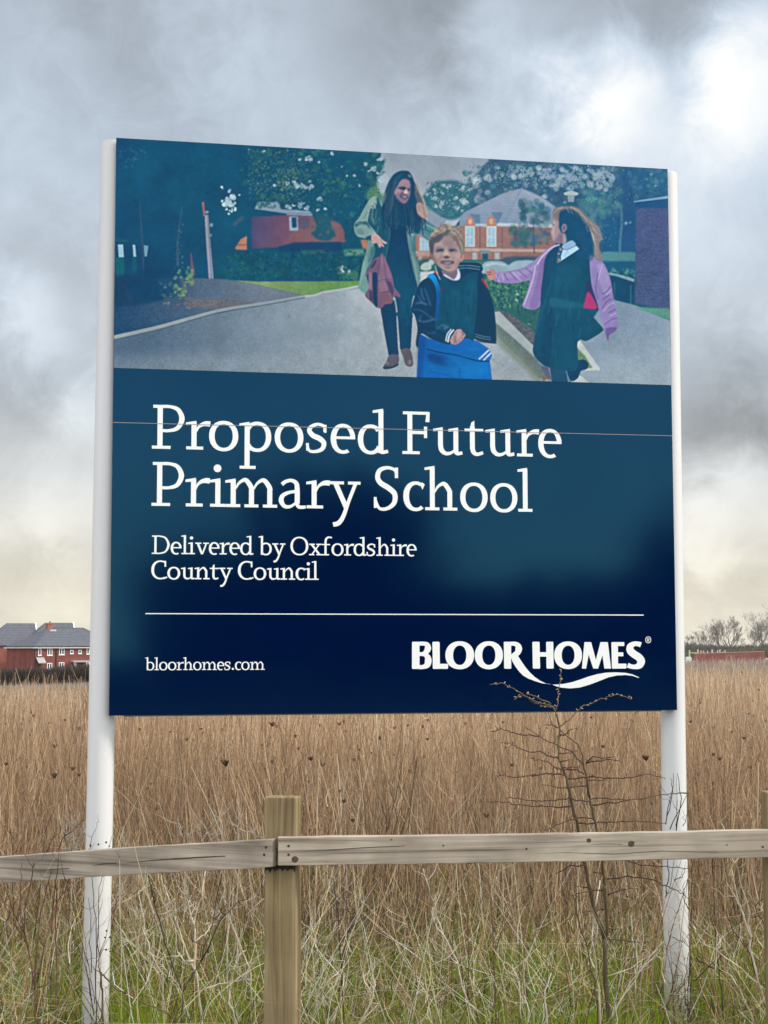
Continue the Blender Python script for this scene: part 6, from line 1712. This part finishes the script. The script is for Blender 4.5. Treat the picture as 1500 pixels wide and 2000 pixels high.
# dried umbels standing above the rest
m_umb = noise_mat('umber_umbel', (.075, .045, .028), (.15, .09, .055), 40, .85)
UMB = [(442, 1486, 8.2, .030), (607, 1479, 9.0, .020), (630, 1491, 9.2, .018), (532, 1412, 9.6, .022), (662, 1412, 10.2, .018), (364, 1442, 10, .016), (1262, 1477, 8.8, .026), (1178, 1456, 10, .016), (1349, 1408, 10.5, .014), (107, 1511, 8.6, .026), (142, 1499, 9.4, .018), (154, 1511, 9.2, .016), (99, 1519, 9.4, .014), (12, 1490, 9.6, .016), (107, 1455, 10.5, .020), (1154, 1400, 11, .014), (1000, 1492, 9.5, .016), (950, 1590, 8.4, .02), (672, 1562, 8.3, .018), (835, 1442, 9.8, .014), (770, 1420, 10.6, .014), (1405, 1480, 9.3, .016), (1452, 1440, 10.3, .016)]
for i, (px, py, Y, s) in enumerate(UMB):
    top = at(px, py, Y)
    gz = float(ground_z(top.x, top.y))
    root = empty('wild_carrot', (top.x + random.uniform(-.06, .06), top.y + random.uniform(-.05, .05), gz))
    tag(root, 'dried brown stalk ending in a small dark cupped seed head above the weeds', 'seed head', 'cupped seed heads in the field')
    T = top - root.location
    sm = MB(); P = wiggle([(0, 0, -.03), (T.x * .3, T.y * .3, T.z * .4), (T.x * .8, T.y * .8, T.z * .8), T - Vector((0, 0, s * .9))], .004, i, 3)
    sm.tube(P, list(np.linspace(.0028, .0016, len(P))), 5)
    sm.build('stem', m_tan, root, True)
    hm = MB(); rr = random.Random(i)
    for k in range(16):
        a = rr.uniform(0, 6.28); q = rr.uniform(.35, 1)
        e = T + Vector((math.cos(a) * s * q, math.sin(a) * s * q, s * rr.uniform(-.05, .3)))
        hm.tube([T - Vector((0, 0, s)), (T - Vector((0, 0, s))).lerp(e, .5) + Vector((math.cos(a), math.sin(a), 0)) * s * .16, e], [.0014, .0018, s * .16], 4)
    hm.build('seed_head', m_umb, root, True)

# ---------------------------------------------------------------- far left: terrace of brick houses behind a bare hedge
def brick_mat(name, a, b, mortar, sx=1.):
    m = mat(name, a, .9, .2)
    p = m.node_tree.nodes['Principled BSDF']
    t = mnode(m, 'ShaderNodeTexCoord'); 
    sx_ = mnode(m, 'ShaderNodeSeparateXYZ'); mlink(m, t.outputs['Object'], sx_.inputs[0])
    ad = mnode(m, 'ShaderNodeMath', operation='ADD'); mlink(m, sx_.outputs[0], ad.inputs[0]); mlink(m, sx_.outputs[1], ad.inputs[1])
    cx_ = mnode(m, 'ShaderNodeCombineXYZ'); mlink(m, ad.outputs[0], cx_.inputs[0]); mlink(m, sx_.outputs[2], cx_.inputs[1])
    br = mnode(m, 'ShaderNodeTexBrick'); br.inputs['Scale'].default_value = 4.4
    br.inputs['Color1'].default_value = (*a, 1); br.inputs['Color2'].default_value = (*b, 1); br.inputs['Mortar'].default_value = (*mortar, 1)
    br.inputs['Mortar Size'].default_value = .012
    mlink(m, cx_.outputs[0], br.inputs['Vector'])
    nz = mnode(m, 'ShaderNodeTexNoise'); nz.inputs['Scale'].default_value = .8; nz.inputs['Detail'].default_value = 5
    mlink(m, t.outputs['Object'], nz.inputs['Vector'])
    mr = mnode(m, 'ShaderNodeMapRange'); mr.inputs[1].default_value = .3; mr.inputs[2].default_value = .7; mr.inputs[3].default_value = .8; mr.inputs[4].default_value = 1.2
    mlink(m, nz.outputs['Fac'], mr.inputs[0])
    sc = mnode(m, 'ShaderNodeVectorMath', operation='SCALE'); mlink(m, br.outputs['Color'], sc.inputs[0]); mlink(m, mr.outputs[0], sc.inputs['Scale'])
    mlink(m, sc.outputs[0], p.inputs['Base Color'])
    return m


def tile_mat(name, c0, c1):
    m = noise_mat(name, c0, c1, 2.2, .8)
    p = m.node_tree.nodes['Principled BSDF']
    src = p.inputs['Base Color'].links[0].from_socket
    t = mnode(m, 'ShaderNodeTexCoord')
    wv_ = mnode(m, 'ShaderNodeTexWave', wave_type='BANDS', bands_direction='Z', wave_profile='SAW')
    wv_.inputs['Scale'].default_value = .78; wv_.inputs['Distortion'].default_value = .15
    mlink(m, t.outputs['Object'], wv_.inputs['Vector'])
    mr = mnode(m, 'ShaderNodeMapRange'); mr.inputs[3].default_value = .82; mr.inputs[4].default_value = 1.12
    mlink(m, wv_.outputs['Fac'], mr.inputs[0])
    sc = mnode(m, 'ShaderNodeVectorMath', operation='SCALE'); mlink(m, src, sc.inputs[0]); mlink(m, mr.outputs[0], sc.inputs['Scale'])
    mlink(m, sc.outputs[0], p.inputs['Base Color'])
    return m


m_brick = brick_mat('red_brick', (.165, .052, .043), (.205, .068, .054), (.17, .11, .10))
m_brick2 = brick_mat('brown_brick', (.24, .085, .065), (.30, .11, .085), (.28, .19, .15))
m_tile = tile_mat('slate_grey_tile', (.075, .08, .095), (.105, .11, .125))
m_upvc = mat('white_upvc', (.78, .78, .76), .4)
m_glass = mat('window_glass', (.045, .06, .07), .08, .6)
m_gutter = mat('black_gutter', (.03, .03, .032), .5)
m_lead = mat('grey_canopy', (.33, .33, .33), .7)

HY = 240.0
K = F_PX / HY
ang_h = rad(38)
c0 = at(66, 1300, HY)
gz = float(ground_z(c0.x, c0.y)) - .1
house = empty('terraced_house', (c0.x, c0.y, gz), ang_h)
tag(house, 'red brick terrace with a hipped grey tile roof behind the far left hedge', 'house')
L_, D_ = 14.2, 9.6
ze = at(66, 1263.5, HY).z - gz          # eaves
zr_ = at(66, 1225.5, HY).z - gz         # ridge
w = MB(); w.box(0, 0, 0, L_, D_, ze)
w.build('wall', m_brick, house)
rf = MB(); oh = .35
e = [(-oh, -oh, ze + .03), (L_ + oh, -oh, ze + .03), (L_ + oh, D_ + oh, ze + .03), (-oh, D_ + oh, ze + .03)]
r0, r1 = (4.6, D_ / 2, zr_), (L_ - 3.6, D_ / 2, zr_)
rf.add(e + [r0, r1], [(0, 1, 5, 4), (1, 2, 5), (2, 3, 4, 5), (3, 0, 4), (3, 2, 1, 0)])
roof = rf.build('roof', m_tile, house)
rc = MB(); rc.tube([Vector(e[0]), Vector(r0), Vector(r1), Vector(e[1])], .09, 6)
rc.build('ridge_tiles', mat('dark_ridge_tile', (.08, .085, .10), .8), roof)
fs = MB(); fs.box(-oh - .03, -oh - .03, ze - .20, L_ + oh, -oh, ze + .02); fs.box(-oh - .03, -oh, ze - .20, -oh, D_ + oh, ze + .02)
fs.build('fascia', m_upvc, house)
gt = MB(); gt.tube([(-oh - .1, -oh - .1, ze + .05), (L_ + oh, -oh - .1, ze + .05)], .07, 6); gt.tube([(-oh - .1, -oh - .1, ze + .05), (-oh - .1, D_ + oh, ze + .05)], .07, 6)
gt.build('gutter', m_gutter, house)


def along(px):
    """distance along the facade that the picture shows at px"""
    d = ray(px, 1280)
    u = Vector((math.cos(ang_h), math.sin(ang_h)))
    # solve c0 + u*s = d*t
    det = u.x * (-d.y) - u.y * (-d.x)
    return ((-c0.x) * (-d.y) - (-c0.y) * (-d.x)) / det


for x_, rr_ in ((along(109.5), .07), (.1, .06)):
    dp = MB(); dp.tube([(x_, -.08, 0), (x_, -.08, ze - .2)], rr_, 6)
    dp.build('downpipe', m_gutter, house)


def window(x0, x1, z0, z1, y=0., panes=2, parent=house):
    t = .10
    m = MB(); m.box(x0, y - .05, z0, x1, y - .012, z0 + t); m.box(x0, y - .05, z1 - t, x1, y - .012, z1)
    m.box(x0, y - .05, z0 + t, x0 + t, y - .012, z1 - t); m.box(x1 - t, y - .05, z0 + t, x1, y - .012, z1 - t)
    for k in range(1, panes):
        xm = x0 + (x1 - x0) * k / panes
        m.box(xm - t * .6, y - .05, z0 + t, xm + t * .6, y - .012, z1 - t)
    m.box(x0 - .08, y - .09, z0 - .09, x1 + .08, y - .008, z0 - .01)
    f = m.build('window', m_upvc, parent)
    g = MB(); g.box(x0 + t, y - .03, z0 + t, x1 - t, y - .006, z1 - t)
    g.build('pane', m_glass, f)


zy = lambda py: at(100, py, HY).z - gz
for px0, px1, py0, py1, pn in ((74.5, 80.5, 1266, 1280, 1), (92, 102, 1265, 1280, 2), (115, 125.5, 1265.5, 1279, 2), (137, 143, 1269.5, 1277, 1), (153, 159, 1269.5, 1277, 1), (169, 179, 1265, 1278, 2), (92, 102, 1295, 1308, 2), (115, 125.5, 1294, 1307, 2), (169, 179, 1292.5, 1306, 2), (196, 206, 1265, 1278, 2)):
    window(along(px0), along(px1), zy(py1), zy(py0), panes=pn)
cp = MB(); a, b = along(70.5), along(85.5)
cp.add([(a, -.05, zy(1284)), (b, -.05, zy(1284)), (b, -.9, zy(1294)), (a, -.9, zy(1294)), (a, -.05, zy(1286)), (b, -.05, zy(1286)), (b, -.9, zy(1295.5)), (a, -.9, zy(1295.5))], [(0, 1, 2, 3), (7, 6, 5, 4), (0, 3, 7, 4), (1, 5, 6, 2), (2, 6, 7, 3), (0, 4, 5, 1)])
cp.build('canopy', m_lead, house)
cp = MB(); a, b = along(137), along(168); cp.box(a, -1.1, zy(1294), b, -.01, zy(1290.5))
cp.build('canopy', m_lead, house)
dr = MB(); dr.box(along(144), -.04, .1, along(150), -.004, zy(1294.5)); dr.build('door', m_upvc, house)
dr = MB(); dr.box(along(75), -.04, .1, along(80.5), -.004, zy(1296.5)); dr.build('door', m_gutter, house)
chx = at(109, 1225, HY + 5); ch_l = house.matrix_basis.to_3x3().transposed() @ Vector((chx.x - c0.x, chx.y - c0.y, 0))
chx = max(4.8, min(ch_l.x, L_ - 4))
ch = MB(); ch.box(chx - .45, D_ / 2 - .35, zr_ - .8, chx + .45, D_ / 2 + .35, zy(1218.5)); ch.box(chx - .5, D_ / 2 - .4, zy(1218.4), chx + .5, D_ / 2 + .4, zy(1217.4))
cho = ch.build('chimney', m_brick2, roof)
pt = MB(); pt.tube([(chx + .1, D_ / 2, zy(1217.4)), (chx + .1, D_ / 2, zy(1212))], [.16, .13], 8); pt.tube([(chx - .3, D_ / 2, zy(1217.4)), (chx - .3, D_ / 2, zy(1216))], [.13, .1], 8)
pt.build('chimney_pot', m_brick2, cho)
m_flash = mat('pale_lead', (.45, .46, .48), .6)
fl = MB(); fl.box(chx - .3, D_ / 2 - 1.0, zr_ - .52, chx + .7, D_ / 2 - .36, zr_ - .25); fl.build('flashing', m_flash, cho)


def gable_house(pxl, pxr, py_r, Y, label):
    """house behind: long grey roof with a small brick gable and white bargeboards at its right end"""
    a, b = at(pxl, py_r, Y), at(pxr, py_r, Y)
    ang = rad(22)
    g0 = float(ground_z(a.x, a.y))
    r = empty('brick_house', (b.x, b.y, g0), ang)
    tag(r, label, 'house')
    L = (b - a).length / math.cos(ang) * .92
    D, zt = 9.0, a.z - g0
    ze2 = zt - 3.6
    m = MB(); m.box(-L - 3.4, -D / 2, 0, 0, D / 2, ze2)
    m.add([(-.02, -1.3, zt - 1.25), (-.02, 1.3, zt - 1.25), (-.02, 0, zt - .05), (-.4, -1.3, zt - 1.25), (-.4, 1.3, zt - 1.25), (-.4, 0, zt - .05)], [(0, 1, 2), (3, 5, 4), (0, 2, 5, 3), (1, 4, 5, 2)])
    m.build('wall', m_brick2, r)
    h = MB()
    E = [(-L - 3.8, -D / 2 - .3, ze2 + .02), (1.9, -D / 2 - .3, ze2 + .02), (1.9, D / 2 + .3, ze2 + .02), (-L - 3.8, D / 2 + .3, ze2 + .02), (-L, 0, zt), (.1, 0, zt), (.1, -1.45, zt - 1.3), (.1, 1.45, zt - 1.3)]
    h.add(E, [(0, 1, 6, 5, 4), (2, 3, 4, 5, 7), (3, 0, 4), (1, 2, 7, 6), (3, 2, 1, 0)])
    h.build('roof', m_tile, r)
    bb = MB(); bb.tube([(.16, -1.6, zt - 1.4), (.16, 0, zt + .06)], .13, 4); bb.tube([(.16, 0, zt + .06), (.16, 1.6, zt - 1.4)], .13, 4)
    bb.build('bargeboard', m_upvc, r)


gable_house(13, 67, 1217.5, 258, 'brick house with a white edged gable left of the chimney')
gable_house(88, 141, 1216.5, 258, 'brick house with a white edged gable just right of the chimney')

# ---------------------------------------------------------------- bare hedges, bank and trees
def twig_cloud(n, box, h0, h1, wdt, cols, seed, lean=.35):
    r_ = np.random.default_rng(seed)
    (x0, x1), (y0, y1) = box
    x = r_.uniform(x0, x1, n); y = r_.uniform(y0, y1, n)
    z = ground_z(x, y)
    top = h0 + (h1 - h0) * (.5 * vnoise(x, y, 1.6, seed) + .5 * vnoise(x, y, 5, seed + 1))
    H = top * r_.uniform(.35, 1.08, n)
    st_ = top * r_.uniform(0, .6, n)
    H = np.minimum(H, top * 1.1 - st_)
    cols = np.array(cols)
    c = cols[r_.integers(len(cols), size=n)] * r_.normal(1, .18, (n, 1)).clip(.5, 1.6)
    return stalk_arrays(np.stack([x, y, z + st_], 1), H, r_.normal(0, lean, (n, 2)) * H[:, None], r_.normal(0, .2, (n, 2)) * H[:, None], r_.uniform(.5, 1.4, n) * wdt, c, 3, 0, kink=.04)


xl, xr = at(-30, 1310, 205).x, at(215, 1310, 205).x
g = twig_cloud(8000, ((xl, xr), (203, 207)), 2.4, 3.5, .06, [(.085, .07, .065), (.06, .052, .055), (.11, .09, .075), (.075, .075, .05)], 31)
tag(np_mesh('bare_hedge', g[0], g[1], m_straw, None, g[2]), 'dark leafless hedge between the brown field and the brick houses', 'hedge')
xm = at(86, 1322, 201.5).x
g = twig_cloud(260, ((xm - .5, xm + .5), (201, 202)), .6, 1.1, .06, [(.15, .20, .05), (.2, .22, .07)], 35)
tag(np_mesh('green_bush', g[0], g[1], m_green, None, g[2]), 'small yellow green bush at the foot of the dark hedge', 'bush')

# right: hedges behind the building site
xa, xb = at(1325, 1270, 200).x, at(1540, 1270, 200).x
g = twig_cloud(5200, ((xa, xb), (198, 202)), 1.7, 2.3, .07, [(.20, .16, .10), (.15, .13, .085), (.24, .18, .12), (.12, .12, .075)], 41, .25)
tag(np_mesh('low_hedge', g[0], g[1], m_straw, None, g[2]), 'low brown green hedge behind the unfinished brick wall', 'hedge')
xa, xb = at(1325, 1270, 232).x, at(1545, 1270, 232).x
g = twig_cloud(6500, ((xa, xb), (228, 236)), 1.7, 3.2, .08, [(.14, .14, .13), (.11, .115, .11), (.17, .16, .14)], 43)
tag(np_mesh('thorn_thicket', g[0], g[1], m_straw, None, g[2]), 'dark grey thicket at the feet of the bare trees on the right', 'thicket')

m_trunk = noise_mat('grey_bark', (.19, .17, .155), (.29, .26, .235), 3, .9)


def bare_tree(px, py_top, py_base, Y, label, seed, spread=1., trunks=1, bark=None):
    b = at(px, py_base, Y)
    gz_ = float(ground_z(b.x, b.y))
    H = at(px, py_top, Y).z - gz_
    root = empty('bare_tree', (b.x, b.y, gz_))
    tag(root, label, 'tree', 'bare winter trees on the horizon')
    rr = random.Random(seed)
    tr, crn = MB(), MB()

    def grow(p, d, L, r, lv):
        n = 3
        P = [p]; dd = d.copy()
        for k in range(n):
            dd = (dd + Vector((rr.gauss(0, .10), rr.gauss(0, .10), rr.gauss(.05, .07)))).normalized()
            P.append(P[-1] + dd * L / n)
        (tr if lv < 2 else crn).tube(P, list(np.linspace(r, r * .55, n + 1)), 5 if lv < 2 else 3, cap=False)
        if lv >= 6:
            return
        for k in range(3 if lv < 4 else 4):
            f = rr.uniform(.45, 1.0) if k else 1.0
            i = min(int(f * n), n - 1)
            q = P[i].lerp(P[i + 1], f * n - i)
            a = Vector((rr.gauss(0, 1), rr.gauss(0, 1), rr.gauss(.35, .5))).normalized()
            nd = (dd * (1.0 if k == 0 else .75) + a * .52 * spread).normalized()
            grow(q, nd, L * rr.uniform(.56, .80), max(r * .5, .009), lv + 1)
    for k in range(trunks):
        grow(Vector((rr.uniform(-.5, .5) * (trunks > 1), 0, -.2)), Vector((rr.gauss(0, .14) * trunks, rr.gauss(0, .1), 1)).normalized(), H * .36, H * .028, 0)
    # scale the crown so that its tip is where it should be
    zmax = max(v[2] for v in crn.v)
    s = H / zmax
    for mb in (tr, crn):
        mb.v = [(v[0] * s, v[1] * s, v[2] * s) for v in mb.v]
    tr.build('trunk', bark or m_trunk, root, True)
    crn.build('crown', bark or m_trunk, root)


bare_tree(1375, 1220, 1270, 250, 'small round bare tree nearest the right white post, left of the big one', 5, 1.15)
bare_tree(1417, 1200, 1270, 245, 'broad bare tree with several upright trunks, middle of the row', 6, .95, 3)
bare_tree(1466, 1217, 1270, 255, 'low spreading bare tree between the two largest', 7, 1.3)
bare_tree(1498, 1174, 1272, 240, 'tallest bare tree, cut off by the right edge of the photo', 12, 1.7, 2)
bare_tree(1348, 1238, 1270, 235, 'small twiggy bare tree half hidden by the right white post', 9, 1.2, 2)

# ---------------------------------------------------------------- far right: building site
SY = 172.0
gzs = float(ground_z(at(1420, 1290, SY).x, SY))
p0, p1 = at(1352, 1277, SY), at(1494, 1275.5, SY)
r = empty('brick_wall', (p0.x, SY, gzs), 0)
tag(r, 'long unfinished dark red brick wall at the edge of the field on the far right', 'wall')
zt = p0.z - gzs; Lw = p1.x - p0.x
m = MB()
prof = [(0, 0)]
for k in range(6):
    prof += [(k * .12 + .0, zt * (k) / 6), (k * .12, zt * (k + 1) / 6)]
prof = [(-.5, 0), (-.5, zt * .1), (-.35, zt * .1), (-.35, zt * .3), (-.2, zt * .3), (-.2, zt * .5), (0, zt * .5), (0, zt * .75), (.2, zt * .75), (.2, zt), (Lw * .5, zt * 1.05), (Lw, zt * 1.13), (Lw, 0)]
m.prism(prof, 0, .3)
m.build('wall_face', brick_mat('dark_red_brick', (.22, .075, .065), (.27, .10, .08), (.25, .17, .15)), r)
cpm = MB(); cpm.add([(.2, -.02, zt + .0), (Lw, -.02, zt * 1.13), (Lw, .32, zt * 1.13), (.2, .32, zt), (.2, -.02, zt + .06), (Lw, -.02, zt * 1.13 + .06), (Lw, .32, zt * 1.13 + .06), (.2, .32, zt + .06)], [(0, 1, 5, 4), (4, 5, 6, 7), (1, 2, 6, 5), (2, 3, 7, 6), (3, 0, 4, 7)])
cpm.build('coping', mat('pale_mortar', (.34, .30, .26), .9), r)
m_pine = noise_mat('fresh_pine', (.52, .40, .24), (.66, .54, .36), 4, .8)
SP = [(1346.6, 1270, 1290), (1363, 1268.6, 1284), (1369, 1270.5, 1284), (1374, 1270.8, 1284), (1382, 1271, 1284), (1391, 1268.4, 1284), (1401.6, 1270, 1284), (1406, 1267.8, 1284), (1416, 1270, 1284)]
for i, (px, py0, py1) in enumerate(SP):
    a, b = at(px, py0, SY + 1.2), at(px, py1, SY + 1.2)
    rt_ = empty('timber_post', (a.x, a.y, gzs))
    m = MB(); wd = .055 if i not in (0, 1, 5) else .075
    m.box(-wd, -wd, 0, wd, wd, a.z - gzs)
    if i == 7:
        tag(rt_, 'pale timber post with a slanting brace behind the brick wall', 'post')
        q = at(1413, 1273, SY + 1.2); m.tube([(0, 0, at(1406, 1278, SY).z - gzs), (q.x - a.x, 0, q.z - gzs)], .06, 4)
    elif i == 0:
        tag(rt_, 'pale timber post with a long rail beside the right white sign post', 'post')
        q = at(1363, 1275, SY + 1.2); m.box(.05, -.03, q.z - gzs - .04, q.x - a.x, .03, q.z - gzs + .04)
    else:
        tag(rt_, 'upright pale timber post standing behind the dark red brick wall', 'post', 'timber posts on the building site')
        if i in (3,):
            q = at(1382, 1276, SY + 1.2); m.box(.05, -.03, q.z - gzs - .04, q.x - a.x, .03, q.z - gzs + .04)
    m.build('upright', m_pine, rt_)
hb = MB(); a, b = at(1339, 1277, SY + 3), at(1359, 1290, SY + 3)
hb.box(0, 0, 0, b.x - a.x, .08, a.z - gzs)
for k in range(8):
    hb.box(k * .14, -.03, .02, k * .14 + .05, -.002, a.z - gzs - .02)
ho = hb.build('site_hoarding', mat('green_paint', (.05, .15, .10), .6)); ho.location = (a.x, a.y, gzs)
tag(ho, 'green panel hoarding behind the white bags on the building site', 'hoarding')
m_bag = noise_mat('white_woven_bag', (.60, .56, .52), (.74, .70, .66), 6, .8)
for px, lab in ((1342, 'white bulk bag nearest the right sign post'), (1347.3, 'white bulk bag just left of the brick wall')):
    a = at(px, 1282.5, SY - 1)
    m = MB(); h = a.z - gzs
    prof = [(-.15, 0), (-.17, h * .5), (-.145, h * .93), (-.1, h), (.09, h * .97), (.15, h * .9), (.165, h * .4), (.15, 0)]
    m.prism(prof[::-1], -.2, .2)
    o = m.build('bulk_bag', m_bag, bevel=.03); o.location = (a.x, a.y, gzs)
    tag(o, lab, 'bag')
sc_ = MB(); a, b = at(1336, 1291.3, SY - 1.6), at(1361, 1291.3, SY - 1.6)
sc_.tube([(0, 0, a.z - gzs), (b.x - a.x, 0, a.z - gzs)], .03, 6)
for f in (.25, .75):
    sc_.tube([((b.x - a.x) * f, 0, 0), ((b.x - a.x) * f, 0, a.z - gzs)], .03, 6)
so = sc_.build('guard_rail', m_alu); so.location = (a.x, a.y, gzs)
tag(so, 'thin grey tube rail in front of the white bags on the building site', 'rail')
a = at(1497, 1285, SY - .6)
m = MB(); h = a.z - gzs
m.prism([(-.2, 0), (-.22, h * .5), (-.1, h), (.5, h * .96), (.6, h * .4), (.6, 0)][::-1], -.25, .25)
o = m.build('sand_bag', noise_mat('sand_sack', (.55, .44, .28), (.68, .57, .38), 5, .85), bevel=.03); o.location = (a.x, a.y, gzs)
tag(o, 'yellowish sack at the right end of the brick wall', 'bag')
a = at(1494, 1277, SY + 2)
hb = MB(); hb.box(0, 0, 0, 2.2, .08, a.z - gzs)
for k in range(12):
    hb.box(k * .18, -.03, .02, k * .18 + .05, -.002, a.z - gzs - .02)
ho = hb.build('site_hoarding', mat('dark_green_paint', (.04, .10, .075), .6)); ho.location = (a.x, a.y, gzs)
tag(ho, 'dark green hoarding beyond the right end of the brick wall', 'hoarding')

# ---------------------------------------------------------------- unseen dark mass added behind the photographer, shaped for its reflection in the sign
g = []
for x0, x1, h0, h1 in ((-60, -10, 5.2, 7.4), (-10, 4, 4.0, 5.0), (4, 10.5, .8, 1.6), (10.5, 14.5, 4.6, 5.6), (14.5, 21, 7.0, 8.3), (21, 32, 3.0, 4.6), (32, 60, 6, 8)):
    n = int((x1 - x0) * 90)
    x = rng.uniform(x0, x1, n); y = rng.uniform(-46, -40, n)
    top = h0 + (h1 - h0) * vnoise(x, y, 4, 51)
    st_ = top * rng.uniform(0, .9, n)
    g.append(stalk_arrays(np.stack([x, y, st_], 1), top * .22, rng.normal(0, .5, (n, 2)), rng.normal(0, .2, (n, 2)), rng.uniform(.25, .6, n), np.array([(.17, .16, .14)]) * rng.uniform(.6, 1.5, (n, 1)), 2, 0))
V, F, Cc = merge(g)
tag(np_mesh('wood', V, F, m_straw, None, Cc), 'unseen twiggy mass added behind the camera, standing in for the mirrored skyline', 'wood', kind='stuff')
